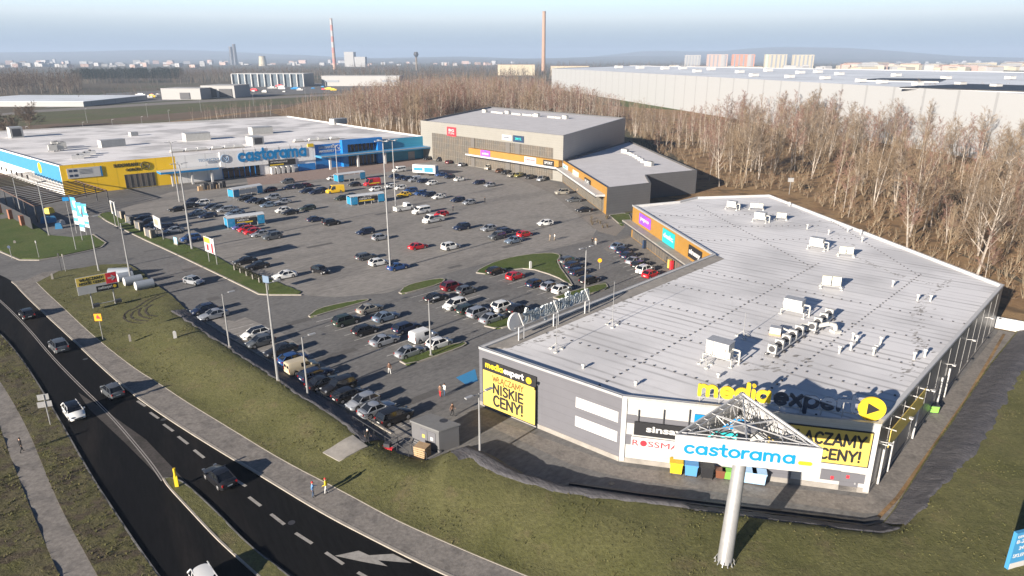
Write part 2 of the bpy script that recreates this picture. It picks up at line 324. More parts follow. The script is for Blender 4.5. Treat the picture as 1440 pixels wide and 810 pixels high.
GLY = {'c': (.92, [_arc(.5, .5, .37, 48, 312)]), 'a': (1.06, [_arc(.5, .5, .37, 0, 360, 20), [(.87, .87), (.87, .13)]]), 'o': (1.0, [_arc(.5, .5, .37, 0, 360, 20)]),
       's': (.84, [[(.70, .76), (.60, .85), (.42, .88), (.25, .83), (.19, .70), (.26, .58), (.45, .51), (.62, .43), (.68, .30), (.60, .17), (.42, .12), (.24, .15), (.14, .25)]]),
       't': (.72, [[(.33, 1.25), (.33, .36), (.38, .2), (.50, .13), (.62, .13)], [(.08, .87), (.60, .87)]]), 'r': (.66, [[(.15, .87), (.15, .13)], [(.15, .5), (.2, .72), (.36, .86), (.58, .87)]]),
       'm': (1.52, [[(.15, .87), (.15, .13)], [(.15, .55)] + _arc(.43, .59, .28, 170, 0, 8) + [(.71, .13)], [(.71, .55)] + _arc(.99, .59, .28, 170, 0, 8) + [(1.27, .13)]]),
       'e': (1.0, [_arc(.5, .5, .37, 0, 315, 18), [(.16, .5), (.84, .5)]]), 'd': (1.06, [_arc(.5, .5, .37, 0, 360, 20), [(.87, 1.35), (.87, .13)]]), 'i': (.34, [[(.17, .87), (.17, .13)], [(.17, 1.26), (.17, 1.28)]]),
       'x': (.92, [[(.13, .87), (.76, .13)], [(.76, .87), (.13, .13)]]), 'p': (1.02, [_arc(.5, .5, .37, 0, 360, 20), [(.13, .87), (.13, -.35)]])}
def stroke_text(f, mb, txt, u0, u1, z0, z1, o, wt=.27, depth=.06, mi=0):
    tot = sum((CAPS if c in CAPS else GLY)[c][0] for c in txt); sx = (u1 - u0) / tot; sz = z1 - z0; x = 0; k = 0
    for ch in txt:
        adv, strokes = (CAPS if ch in CAPS else GLY)[ch]
        if ch in CAPS: strokes = [[a, b] for L in strokes for a, b in zip(L, L[1:])]
        for L in strokes:
            L = [Vector(p) for p in L]; k += 1; e = depth + .0015 * (k % 7); n = len(L); lf = []; rt = []
            for i, p in enumerate(L):
                d = (L[min(i + 1, n - 1)] - L[max(i - 1, 0)]).normalized(); q = Vector((-d.y, d.x)) * wt / 2; lf.append(p + q); rt.append(p - q)
            def Q(p, oo): return f.pt(u0 + (x + p.x) * sx, z0 + p.y * sz, oo)
            vs = []
            for a, b in zip(lf, rt): vs += [Q(a, o), Q(a, o + e), Q(b, o + e), Q(b, o)]
            fs = []
            for i in range(n - 1): a, b = 4 * i, 4 * i + 4; fs += [(a + 1, b + 1, b + 2, a + 2), (a, b, b + 1, a + 1), (a + 2, b + 2, b + 3, a + 3)]
            mb.add(vs, fs, mi)
            for c in (L[0], L[-1]):
                ring = [c + Vector((math.cos(t * math.pi / 6), math.sin(t * math.pi / 6))) * wt / 2 for t in range(12)]
                mb.add([Q(p, o) for p in ring] + [Q(p, o + e - .0007) for p in ring], [(i, (i + 1) % 12, 12 + (i + 1) % 12, 12 + i) for i in range(12)] + [tuple(range(12, 24))], mi)
        x += adv
def sheet(name, pts, z, m, kind='structure'):
    mb = MB(); n = len(pts); ar = sum(pts[i][0] * pts[(i + 1) % n][1] - pts[(i + 1) % n][0] * pts[i][1] for i in range(n))
    mb.add([(p[0], p[1], z) for p in pts], [tuple(range(n)) if ar > 0 else tuple(range(n))[::-1]])
    o = mb.build(name, m); return tag(o, kind=kind)
def px(pts, z=0.0): return [tuple(G(a, b, z)[:2]) for a, b in pts]
def resample(pts, step, closed=False):
    out = []; n = len(pts)
    for i in range(n if closed else n - 1):
        a = Vector(pts[i][:2]); b = Vector(pts[(i + 1) % n][:2]); k = max(1, int((b - a).length / step))
        for j in range(k): out.append(tuple(a.lerp(b, j / k)))
    if not closed: out.append(tuple(pts[-1][:2]))
    return out
def smooth_line(pts, it=2):
    for _ in range(it):
        o = [pts[0]]
        for i in range(len(pts) - 1):
            a, b = Vector(pts[i][:2]), Vector(pts[i + 1][:2]); o += [tuple(a.lerp(b, .25)), tuple(a.lerp(b, .75))]
        o.append(pts[-1]); pts = o
    return pts
def ribbon(name, line, w, z0, z1, m, kind='structure', mb=None, side=0):
    """strip following a line, a real step z0..z1 tall"""
    own = mb is None; mb = mb or MB(); L = [Vector(p[:2]) for p in line]; l = []; r = []
    for i, p in enumerate(L):
        d = (L[min(i + 1, len(L) - 1)] - L[max(i - 1, 0)]).normalized(); nn = Vector((-d.y, d.x)); l.append(p + nn * (w * (.5 + side * .5))); r.append(p - nn * (w * (.5 - side * .5)))
    vs = [(*a, z) for a in [] for z in ()]
    for i in range(len(L)): vs += [(l[i].x, l[i].y, z0), (l[i].x, l[i].y, z1), (r[i].x, r[i].y, z1), (r[i].x, r[i].y, z0)]
    fs = []
    for i in range(len(L) - 1):
        a, b = 4 * i, 4 * i + 4
        fs += [(a + 1, a + 2, b + 2, b + 1), (a, a + 1, b + 1, b), (a + 2, a + 3, b + 3, b + 2)]
    fs += [(0, 3, 2, 1), (len(vs) - 4, len(vs) - 3, len(vs) - 2, len(vs) - 1)]
    mb.add(vs, fs)
    if own: return tag(mb.build(name, m), kind=kind)
def inside(p, poly):
    x, y = p; c = False; n = len(poly); j = n - 1
    for i in range(n):
        xi, yi = poly[i][0], poly[i][1]; xj, yj = poly[j][0], poly[j][1]
        if (yi > y) != (yj > y) and x < (xj - xi) * (y - yi) / (yj - yi) + xi: c = not c
        j = i
    return c
def dist_line(p, line):
    p = np.array(p); a = np.array([q[:2] for q in line[:-1]]); b = np.array([q[:2] for q in line[1:]]); d = b - a
    t = np.clip(((p - a) * d).sum(1) / np.maximum((d * d).sum(1), 1e-9), 0, 1); return float(np.sqrt((((a + d * t[:, None]) - p) ** 2).sum(1)).min())
def patch(name, poly, zf, step, m, skirt=-.06, seed=1, kind='structure'):
    """triangulated ground patch with real relief"""
    rnd = random.Random(seed); b = resample(poly, step, True); n = len(b)
    vs = [Vector(p) for p in b]; ed = [(i, (i + 1) % n) for i in range(n)]
    xs = [p[0] for p in poly]; ys = [p[1] for p in poly]; y = min(ys)
    while y < max(ys):
        x = min(xs)
        while x < max(xs):
            q = (x + rnd.uniform(-.3, .3) * step, y + rnd.uniform(-.3, .3) * step)
            if inside(q, poly) and dist_line(q, b + [b[0]]) > step * .35: vs.append(Vector(q))
            x += step
        y += step
    ov, oe, of, *_ = delaunay_2d_cdt(vs, ed, [], 1, 1e-4)
    V = [(v.x, v.y, zf(v.x, v.y)) for v in ov]; F = []
    for f in of:
        a = sum(ov[f[i]].x * ov[f[(i + 1) % len(f)]].y - ov[f[(i + 1) % len(f)]].x * ov[f[i]].y for i in range(len(f))); F.append(tuple(f) if a > 0 else tuple(f)[::-1])
    mb = MB(); mb.add(V, F)
    bz = [(p[0], p[1], zf(*p)) for p in b]
    mb.add([(q[0], q[1], skirt) for q in bz] + bz, [(i, (i + 1) % n, n + (i + 1) % n, n + i) for i in range(n)])
    o = mb.build(name, m, smooth=True); return tag(o, kind=kind)
def fbm(x, y, s, o=4): return noise.fractal(Vector((x * s, y * s, 3.7)), 1.0, 2.0, o)
# ================================================================ SETTING: ground, roads, verges
def grid_ground():
    # one sheet to the horizon, with far hills
    mb = MB(); ys = [-60, 0, 60, 120, 200, 300, 400, 600, 900, 1300, 1900, 2700, 3800, 5200, 7000, 8200, 9200, 10000, 10800, 11600, 12600]
    nx = 61; vs = []
    for yy in ys:
        w = 400 + max(0, yy) * 1.05
        for i in range(nx):
            x = -w + 2 * w * i / (nx - 1); z = -.05
            if yy > 7000:
                t = min(1, (yy - 7000) / 4500); rr = .5 + .8 * noise.fractal(Vector((x * .00022, yy * .0002, 9.1)), 1.0, 2.0, 3)
                side = .75 + .4 * max(0, min(1, (x + 1500) / 6000)); z = 175 * t * max(.15, rr) * side
            vs.append((x, yy, z))
    fs = []
    for j in range(len(ys) - 1):
        for i in range(nx - 1):
            a = j * nx + i; fs.append((a, a + 1, a + nx + 1, a + nx))
    mb.add(vs, fs); o = mb.build('ground', 'terrain', smooth=True); tag(o, kind='structure')
grid_ground()

# brown fields, embankment grass, motorway north-west
sheet('ploughed_field', px([(-700, 246), (-300, 213), (0, 179), (200, 163), (340, 151), (480, 141), (560, 140), (600, 170), (620, 205), (500, 215), (300, 215), (0, 250), (-700, 345)]), -.035, 'dirt')
sheet('embankment_grass', px([(-700, 236), (-300, 191), (0, 160), (140, 151), (330, 140), (480, 132.5), (480, 141), (333, 151), (200, 163), (67, 174.5), (0, 179), (-300, 213), (-700, 246)]), -.031, 'strip_green')
sheet('dirt_track', px([(0, 197), (200, 175.6), (340, 158), (480, 144.2), (480, 145.6), (340, 160.5), (200, 178.6), (0, 201)]), -.025, 'litter')
hw = [(-800, 236), (-300, 189), (0, 159.5), (53, 154.5), (200, 145.5), (330, 138), (440, 133.0), (520, 129.8), (620, 127)]
hwb = [(620, 129.2), (520, 132), (440, 136), (330, 141.5), (200, 149), (53, 158), (0, 163), (-300, 194), (-800, 243)]
sheet('motorway', px(hw + hwb), -.02, 'walk')
sheet('car_yard', px([(60, 152), (150, 131), (430, 117), (620, 113), (620, 126), (440, 131.5), (330, 136.5), (200, 144)]), -.027, 'asphalt')
sheet('green_field', px([(870, 141), (960, 147.5), (1090, 163), (1300, 200), (1250, 215), (1000, 178), (880, 155)]), -.03, 'grass_green')

# paved retail park: one asphalt sheet with the paving of the big lot on it
lot_poly = [(-60, 355), (0, 330), (0, 262), (93, 262), (350, 215), (600, 208), (800, 222), (860, 262), (880, 300), (925, 298), (1000, 330), (1200, 420), (1395, 462), (1436, 470), (1430, 560), (1260, 760), (900, 730), (760, 700), (600, 672), (480, 640), (240, 800), (140, 900), (-60, 900)]
sheet('retail_park_asphalt', px(lot_poly), 0.0, 'asphalt')
lot = [(160, 297), (240, 270), (443, 243), (600, 224), (640, 224), (740, 255), (784, 262), (842, 318), (830, 338), (770, 352), (690, 368), (600, 392), (545, 412), (470, 418), (424, 415), (386, 393), (325, 372), (222, 331)]
sheet('parking_lot_paving', px(lot), .004, 'paving')
sheet('parking_row_paving', px([(255, 437), (330, 452), (345, 446), (400, 470), (560, 590), (600, 640), (551, 611), (484, 575), (415, 530), (320, 472)]), .004, 'paving')

# fresh black carriageway
rk = [(-40, 372), (0, 386), (22, 398), (31, 409), (55.5, 433), (102, 475.5), (146.7, 518), (189, 554.4), (250, 596), (320, 639), (366.7, 666.7), (455.6, 721), (535.6, 762), (600, 794), (680, 830), (780, 870)]
rl = [(-60, 430), (-20, 455), (0, 470), (29, 504), (58, 549), (98, 618), (106.7, 634), (133, 680), (155.5, 714), (191, 768), (218, 806), (250, 850), (290, 900)]
rkw = smooth_line(px(rk)); rlw = smooth_line(px(rl))
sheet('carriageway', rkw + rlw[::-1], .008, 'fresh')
# lighter wedge in front of the median, road sheen put in as colour, painted lines
sheet('sheen_wedge', px([(110, 552), (140, 572), (205, 618), (262, 678), (300, 712), (350, 765), (420, 815), (395, 815), (300, 735), (231, 678), (175, 622), (125, 575)]), .012, 'sheen')
def line_seg(mb, a, b, w, z):
    a, b = Vector(a[:2]), Vector(b[:2]); d = (b - a).normalized(); n = Vector((-d.y, d.x)) * w / 2
    q = [a - n, b - n, b + n, a + n]; mb.add([(p.x, p.y, z) for p in q], [(0, 1, 2, 3)])
mb = MB()
for a, b in [((193, 564), (204.5, 571.5)), ((211, 580), (223, 588.5)), ((230, 596.7), (243.7, 606.5)), ((250.5, 613.8), (264.5, 624.5)), ((273, 632.8), (287, 644)), ((301, 656), (318, 667)), ((330, 674), (346, 684)), ((350, 699), (366.8, 711.7)), ((381, 723), (400, 737.7)), ((415.6, 749.6), (439, 764.5)), ((458, 777), (483, 793.5)), ((503, 805), (530, 820))]:
    line_seg(mb, G(*a), G(*b), .30, .017)
tag(mb.build('lane_dashes', 'line'), kind='structure')
mb = MB()
cl = smooth_line(px([(-30, 400), (0, 422), (40, 462), (71, 500), (110, 540), (155.5, 584), (209, 646.7), (229, 676)]))
for o_ in (-.11, .11):
    for i in range(len(cl) - 1):
        d = (Vector(cl[i + 1]) - Vector(cl[i])).normalized(); n = Vector((-d.y, d.x)) * o_; line_seg(mb, Vector(cl[i]) + n, Vector(cl[i + 1]) + n, .10, .0165)
tag(mb.build('centre_line', 'linew'), kind='structure')
mb = MB(); ap = px([(471, 781.8), (504.5, 774.5), (519, 781), (553, 779), (579, 792), (532, 788), (545, 796.5), (509, 790)])
mb.add([(p[0], p[1], .0175) for p in ap], [tuple(range(len(ap)))[::-1]]); tag(mb.build('road_arrow_marking', 'line'), kind='structure')

# pavement along the carriageway
gk = [(52, 398), (68, 414), (89, 433), (131, 473), (189, 519), (224, 540), (262, 566), (320, 601), (398, 649), (484, 693), (551, 730), (620, 761), (700, 795), (800, 835)]
gkw = smooth_line(px(gk)); walk_out = smooth_line(px([(28, 404), (45, 390), (84, 381)]))
mbw = MB(); wp = rkw[9:] + gkw[::-1] + px([(84.4, 381), (60, 384), (38, 394)])
mbw.prism(wp, -.02, .12); tag(mbw.build('pavement', 'walk'), kind='structure')
ribbon('pavement_kerb', rkw[9:], .28, .0, .14, 'kerb', side=-1)
ribbon('pavement_edging', gkw, .14, .10, .16, 'kerb')

# footpath on the near left with rough grass either side
fpl = smooth_line(px([(-60, 520), (-20, 570), (0, 600), (11, 633), (42, 714), (82, 808), (110, 870)])); fpr = smooth_line(px([(-60, 480), (-20, 512), (0, 535.5), (37.8, 600), (66.7, 672), (89, 723), (135.5, 808), (170, 870)]))
mb = MB(); mb.prism(fpr + fpl[::-1], -.02, .13); tag(mb.build('footpath', 'walk'), kind='structure')
def zl(x, y): return .10 + .10 * fbm(x, y, .7) + .05 * fbm(x, y, 2.2)
patch('rough_grass_verge', [p for p in rlw] + fpr[::-1], lambda x, y: .11 + .07 * fbm(x, y, .9) + .05 * fbm(x, y, 2.4) + .05, .45, M['grass_dry'])
patch('rough_grass_field', fpl + px([(60, 900), (-120, 900), (-120, 500)]), lambda x, y: .11 + .12 * fbm(x, y, .5) + .05, .6, M['grass_dry'])
ribbon('carriageway_kerb', rlw, .14, 0, .15, 'asphalt', side=1)

# median island
mi_l = smooth_line(px([(230, 674), (236, 684), (262, 712), (300, 753), (322, 774), (364.4, 812), (420, 860)])); mi_r = smooth_line(px([(230, 674), (240, 673), (252, 676), (264, 684), (300, 716.7), (349, 768), (406.7, 812), (480, 870)]))
patch('median_grass', mi_l + mi_r[::-1][:-1], lambda x, y: .15 + .04 * fbm(x, y, 1.5), .4, M['grass'])
ribbon('median_kerb', mi_l, .16, 0, .17, 'kerb', side=0); ribbon('median_kerb', mi_r, .12, 0, .16, 'asphalt', side=0)

# grass verge: a bank about a metre high towards the car park and the retail building
foot = px([(200, 383), (213, 398), (240, 415), (262, 437), (300, 462), (320, 476), (415, 535), (453, 560), (484, 578), (512, 598), (540, 622), (560, 640), (600, 650), (625, 640), (662, 629), (695, 645), (740, 670), (800, 688), (900, 703), (1012, 717), (1125, 731), (1219, 743), (1240, 738), (1256, 718), (1313, 628), (1345, 582), (1390, 515), (1427, 470), (1440, 452)])
outer = px([(84.4, 382), (144.4, 373), (180, 372)])
bank = foot[2:]
def zv(x, y):
    d = dist_line((x, y), bank); do = dist_line((x, y), gkw)
    w = 1.9 if x > -7 else 3.0
    if x > 16: w = 3.0
    hgt = 1.2 if x > -7 else .95
    a = max(0, min(1, d / w)); a = a * a * (3 - 2 * a) * .85 + .15 * a if x > -7 else a * (1.25 - .25 * a * a) if False else (a if x <= -7 else a); b = max(0, min(1, do / 9.0)); b = b * b * (3 - 2 * b)
    far = max(0, min(1, (x + 62) / 12)) if x < -45 else 1
    return .13 + hgt * a * b * far + (.05 * fbm(x, y, .35) + .05 * fbm(x, y, 1.1) + .03 * fbm(x, y, 2.8)) * min(1, do / 1.0 + .1) + .04
vpoly = gkw + px([(900, 900), (1250, 960), (1700, 960), (1800, 700), (1620, 520), (1500, 450)]) + foot[::-1] + outer[::-1]
patch('grass_verge', vpoly, zv, .75, M['grass'])
# geotextile sheet on the bank foot by the building (two runs), lying on the bank
def geo_run(name, line, w, seed):
    L = resample(line, .45); mb = MB(); rnd = random.Random(seed); n = 12; vs = []
    for i, p in enumerate(L):
        p = Vector(p); d = (Vector(L[min(i + 1, len(L) - 1)]) - Vector(L[max(0, i - 1)])).normalized(); nn = Vector((d.y, -d.x)); wi = w(i / len(L)) * (1 + .12 * fbm(p.x, p.y, .6))
        for k in range(n + 1):
            q = p + nn * (wi * k / n); z = zv(q.x, q.y) + .13 + .05 * fbm(q.x, q.y, 1.5) + .02 * rnd.random() if k else .04
            if k == n: z = zv(q.x, q.y) - .02
            vs.append((q.x, q.y, max(z, .03)))
    for i in range(len(L) - 1):
        for k in range(n):
            a = i * (n + 1) + k; mb.add([], []); mb.f.append((a, a + 1, a + n + 2, a + n + 1)); mb.m.append(0)
    mb.v = vs; return mb.build(name, 'geo', smooth=True)
g0 = geo_run('geotextile_cover', foot[3:11], lambda t: 2.5, 2); tag(g0, kind='structure')
g1 = geo_run('geotextile_cover', foot[13:23], lambda t: 3.6 - 1.6 * min(1, t * 1.5), 3)
g2 = geo_run('geotextile_cover', foot[22:], lambda t: 1.9 + 2.1 * min(1, t * 4), 4)
for o_ in (g1, g2): tag(o_, kind='structure')
# drain edging at the foot of the bank
ribbon('drain_edging', resample([(Vector(a) + Vector((.1, .8))).to_tuple() for a in foot[17:23]], 2), .25, 0, .22, 'dmetal')
ribbon('drain_edging', resample([(Vector(a) + Vector((.1, .3))).to_tuple() for a in foot[17:23]], 2), .2, 0, .12, 'dmetal')
sheet('row_kerb_strip', px([(300, 452), (320, 474), (415.5, 530), (453, 556.7), (484.4, 574.4), (551, 611), (556, 608), (489, 571), (457, 553), (420, 527), (325, 471)]), .006, 'walk')
ribbon('row_kerb', px([(262, 436), (320, 473), (415.5, 529), (453, 555.7), (484.4, 573.4), (551, 610)]), .18, 0, .13, 'kerb')
patch('concrete_slab', px([(453, 629), (476, 641), (517, 624), (496, 610)], 1.1), lambda x, y: zv(x, y) + .10, .8, M['conc'])
# walkway and gutter beside the right-hand building
sheet('building_walkway', px([(676, 583), (872, 655), (1217, 700), (1404, 466), (1432, 470), (1262, 722), (1216, 722), (872, 672), (800, 652), (690, 600), (655, 600)]), .006, 'walk')
ribbon('leaf_gutter', px([(1235, 728), (1262, 700), (1313, 628), (1360, 560), (1412, 470)]), .35, 0, .05, M['litter'])
mb = MB(); mb.box((78.3, 97.5, .9), (7, .3, 1.8), R(-38)); tag(mb.build('white_retaining_wall', 'white'), 'low white retaining wall between the dry slope and the geotextile bank', 'wall')

# lawn top left with its kerb
lawn = px([(-60, 309), (0, 309), (20, 305.5), (38, 309), (69, 331), (100, 334), (129, 331), (148, 342), (142, 347), (127, 351), (90, 359), (55.5, 364.5), (28, 364), (0, 352), (-60, 345)])
patch('front_lawn', lawn, lambda x, y: .14 + .05 * fbm(x, y, .6), 1.2, M['grass_green'])
ribbon('lawn_kerb', px([(0, 354), (28, 366), (55.5, 366.3), (90, 360.6), (127, 352.6), (142, 348.4), (149, 342), (131, 330)]), .3, 0, .16, 'kerb')
patch('corner_lawn', px([(-80, 296), (0, 290), (18, 300), (-40, 306)]), lambda x, y: .12, 1.5, M['grass_green'])
# planted strip between the access lane and the big lot
strip = px([(138, 304.5), (145, 300), (160, 298), (222, 332), (275.5, 349), (305, 361.7), (325, 373.6), (386, 396), (423.7, 411), (420, 414), (366, 414), (358.5, 410), (313, 388), (240, 353), (195.6, 333)])
patch('planted_strip', strip, lambda x, y: .15 + .06 * fbm(x, y, .8), .7, M['grass_green'])
ribbon('strip_kerb', smooth_line(px([(160, 297), (144, 299.5), (137, 304.5), (195.6, 334), (240, 354), (313, 389), (358.5, 411), (366, 415.2), (424, 415.2)]), 1), .3, 0, .17, 'kerb')
def island(pts, nm='island_grass'):
    w = px(pts); patch(nm, w, lambda x, y: .15 + .04 * fbm(x, y, .9), .8, M['grass_green']); ribbon('island_kerb', smooth_line(w + [w[0]], 1), .22, 0, .17, 'kerb')
island([(434.5, 444.7), (447, 434.8), (480, 427), (516.5, 421), (519, 423), (506, 427), (470, 437), (437, 447)])
island([(561.4, 412), (570, 403), (590, 397), (617.7, 392), (627, 393.5), (618, 400), (590, 408), (566, 414)])
island([(670, 384), (674, 379), (699.5, 367), (739, 358.5), (775, 356), (789, 359), (782, 369), (807, 403), (800, 400), (782, 389), (743, 377), (711, 381), (685, 386)])
island([(778.5, 419), (805, 410), (851.5, 398), (855.5, 406), (830, 414), (790, 422)])
island([(681.7, 459), (690, 452), (723, 445), (725, 457), (700, 463)])
island([(562, 508), (575, 503), (600, 495), (652, 481), (657, 485), (630, 496), (573, 514.4)])
sheet('shop_pavement', px([(848, 350), (865, 338), (900, 332), (960, 378), (918, 392), (905, 383), (880, 358), (855, 354)]), .012, 'walk')
sheet('shop_pavement', px([(600, 221), (664, 226), (784, 258), (790, 268), (845, 305), (860, 318), (835, 322), (776, 272), (740, 256), (660, 233)]), .012, 'walk')
island([(857, 303), (884, 300), (889, 312), (874, 318)], 'green_corner')
sheet('plaza', px([(345, 246), (443, 232), (603, 215), (608, 226), (540, 243), (350, 262)]), .012, mat('reddish_paving', (.26, .19, .16), .85, var=.25, scale=1.0))
# gravel round the end of the mid building with bushes
sheet('gravel_bed', px([(818, 305), (850, 300), (880, 318), (866, 332), (842, 326)]), .013, mat('gravel', (.24, .21, .18), .9, var=.4, scale=3.0))

# parking bay lines
def bays(name, a, b, n, length, ang, w=.13, m='bay'):
    mb = MB(); a, b = G(*a), G(*b); d = Vector((math.cos(R(ang)), math.sin(R(ang)), 0))
    for i in range(n + 1):
        p = a.lerp(b, i / n); line_seg(mb, p, p + d * length, w, .014)
    tag(mb.build(name, m), kind='structure')
bays('bay_lines', (444.5, 453), (543.8, 501), 7, 10.0, 43.5)
bays('bay_lines', (577, 419), (665, 455.5), 7, 10.0, 43.5)
bays('bay_lines', (688, 391), (770, 420), 6, 5.0, 43.5)
bays('bay_lines', (858, 357), (892, 392), 7, 5.0, 43.5)
bays('bay_lines', (312, 467), (545, 608), 19, 5.0, 43.5)
for a, b, n in [((480, 340), (570, 372), 8), ((395, 268), (450, 330), 10), ((560, 330), (660, 352), 7), ((300, 300), (380, 345), 9), ((560, 260), (650, 290), 9), ((740, 262), (830, 318), 9)]:
    bays('faint_bay_lines', a, b, n, 5, 42, .10, 'linew')

# woodland floor to the right and behind
wf = [(978, 268), (1110, 258), (1440, 392), (1700, 560), (2200, 560), (2000, 200), (1440, 190), (1100, 165), (880, 150), (700, 135), (440, 141), (380, 158), (420, 170), (600, 196), (690, 165), (880, 180), (960, 225)]
sheet('woodland_floor', px(wf), -.028, 'litter')
sheet('dirt_slope', px([(886, 290), (925, 262), (978, 262), (1118, 250), (1700, 520), (1700, 600), (1500, 470), (1436, 468), (1395, 461), (1000, 335), (920, 300)]), -.012, 'litter')

# grass tufts over the near verges: real blades, one object per verge
def tufts(name, poly, zf, n, seed, m, lab, hh=(.05, .12)):
    rnd = random.Random(seed); xs_ = [p[0] for p in poly]; ys_ = [p[1] for p in poly]; V = []; k = 0; tries = 0
    while k < n and tries < n * 12:
        tries += 1; x = rnd.uniform(max(-110, min(xs_)), min(75, max(xs_))); y = rnd.uniform(max(20, min(ys_)), min(125, max(ys_)))
        if not inside((x, y), poly): continue
        dn = fbm(x, y, .25, 3)
        if rnd.random() > .45 + dn: continue
        z = zf(x, y) - .02; h = rnd.uniform(*hh) * (1 + .8 * max(0, dn)); k += 1
        for b in range(3):
            a = rnd.uniform(0, 6.28); w = rnd.uniform(.03, .08); dx, dy = math.cos(a) * w, math.sin(a) * w; l = rnd.uniform(0, 6.28); V += [(x - dx, y - dy, z), (x + dx, y + dy, z), (x + math.cos(l) * h * .7, y + math.sin(l) * h * .7, z + h)]
    mb = MB(); mb.v = V; mb.f = [(i, i + 1, i + 2) for i in range(0, len(V), 3)]; mb.m = [0] * len(mb.f); tag(mb.build(name, m), lab, 'grass', None, 'stuff')
M['blades'] = ground_mat('grass_blades', (.095, .098, .032), (.12, .115, .044), (.125, .112, .05), .25, .5, 3.0, bump=0, bs=1)
tufts('grass_blades', [q for q in vpoly], zv, 7000, 5, M['blades'], 'short winter grass on the sloping verge around the front building')
tufts('rough_grass_blades', [p for p in rlw] + fpr[::-1], lambda x, y: .15, 3500, 6, M['blades'], 'rough winter grass between the footpath and the road', (.08, .22))
tufts('rough_grass_blades', fpl + px([(60, 900), (-120, 900), (-120, 500)]), lambda x, y: .15, 2000, 7, M['blades'], 'rough winter grass left of the footpath', (.08, .25))
# wheel ruts in the verge, asphalt repairs, manholes
for i, pts in enumerate([[(190, 428), (176, 434), (172, 443), (182, 449), (200, 452)], [(205, 424), (193, 432), (196, 441), (212, 446)], [(224, 410), (208, 416), (190, 428)]]):
    L = resample(smooth_line([tuple(G(a, b, .8)[:2]) for a, b in pts]), .5)
    for o_ in (-.0, 1.0):
        mb = MB(); vs = []
        for j, q in enumerate(L):
            a = Vector(L[max(0, j - 1)]); b = Vector(L[min(len(L) - 1, j + 1)]); d = (b - a).normalized(); nn = Vector((-d.y, d.x)); c = Vector(q) + nn * o_; w = .16 + .08 * fbm(c.x, c.y, 1.3)
            for s_ in (-1, 1): e = c + nn * s_ * w; vs.append((e.x, e.y, zv(e.x, e.y) + .035))
        mb.add(vs, [(2 * j, 2 * j + 1, 2 * j + 3, 2 * j + 2) for j in range(len(L) - 1)]); tag(mb.build('wheel_rut', M['rut'] if 'rut' in M else M.setdefault('rut', mat('mud', (.045, .036, .022), .9, var=.4, scale=3.0))), kind='structure')
r_ = random.Random(3)
for i, (x, y) in enumerate([(268, 378), (420, 452), (560, 470), (300, 420), (640, 375), (470, 500), (590, 560), (700, 420), (540, 300), (380, 350), (610, 320), (720, 345), (214, 352), (450, 345)]):
    c = G(x, y); mb = MB(); a = R(43); u = Vector((math.cos(a), math.sin(a))); v = Vector((-u.y, u.x)); L_, W_ = r_.uniform(2, 7), r_.uniform(.8, 2.0); q = [(c.x + u.x * s * L_ / 2 + v.x * t_ * W_ / 2, c.y + u.y * s * L_ / 2 + v.y * t_ * W_ / 2, .009) for s, t_ in ((-1, -1), (1, -1), (1, 1), (-1, 1))]; mb.add(q, [(0, 1, 2, 3)])
    tag(mb.build('asphalt_repair', M.get('rep') or M.setdefault('rep', mat('repair_asphalt', (.10, .095, .09), .85, var=.2, scale=1.5))), kind='structure')
for (x, y) in [(330, 405), (455, 470), (280, 440), (500, 530), (610, 590), (170, 350), (730, 690), (860, 680), (120, 505), (230, 590), (410, 735), (660, 400)]:
    c = G(x, y); mb = MB(); mb.add([(c.x + .33 * math.cos(k * math.pi / 6), c.y + .33 * math.sin(k * math.pi / 6), .0135) for k in range(12)], [tuple(range(12))]); tag(mb.build('manhole_cover', 'dmetal'), kind='structure')
# ================================================================ BUILDINGS
def body(mb, poly, z0, zroof, ztop, mats, t=.35, cap=None):
    """outer walls with a parapet ring; mats = material index per edge. poly counter-clockwise"""
    n = len(poly); pv = [Vector(p[:2]) for p in poly]
    ins = []
    for i in range(n):
        a, b, c = pv[i - 1], pv[i], pv[(i + 1) % n]; d1 = (b - a).normalized(); d2 = (c - b).normalized(); n1 = Vector((-d1.y, d1.x)); n2 = Vector((-d2.y, d2.x))
        m_ = (n1 + n2); k = t / max(.25, m_.dot(n1)) ; ins.append(b + m_ * k)
    for i in range(n):
        j = (i + 1) % n; a, b = pv[i], pv[j]; ia, ib = ins[i], ins[j]
        mb.add([(a.x, a.y, z0), (b.x, b.y, z0), (b.x, b.y, ztop), (a.x, a.y, ztop)], [(0, 1, 2, 3)], mats[i])
        mb.add([(a.x, a.y, ztop), (b.x, b.y, ztop), (ib.x, ib.y, ztop), (ia.x, ia.y, ztop)], [(0, 1, 2, 3)], cap if cap is not None else mats[i])
        mb.add([(ia.x, ia.y, ztop), (ib.x, ib.y, ztop), (ib.x, ib.y, zroof - .02), (ia.x, ia.y, zroof - .02)], [(0, 1, 2, 3)], cap if cap is not None else mats[i])
    return ins

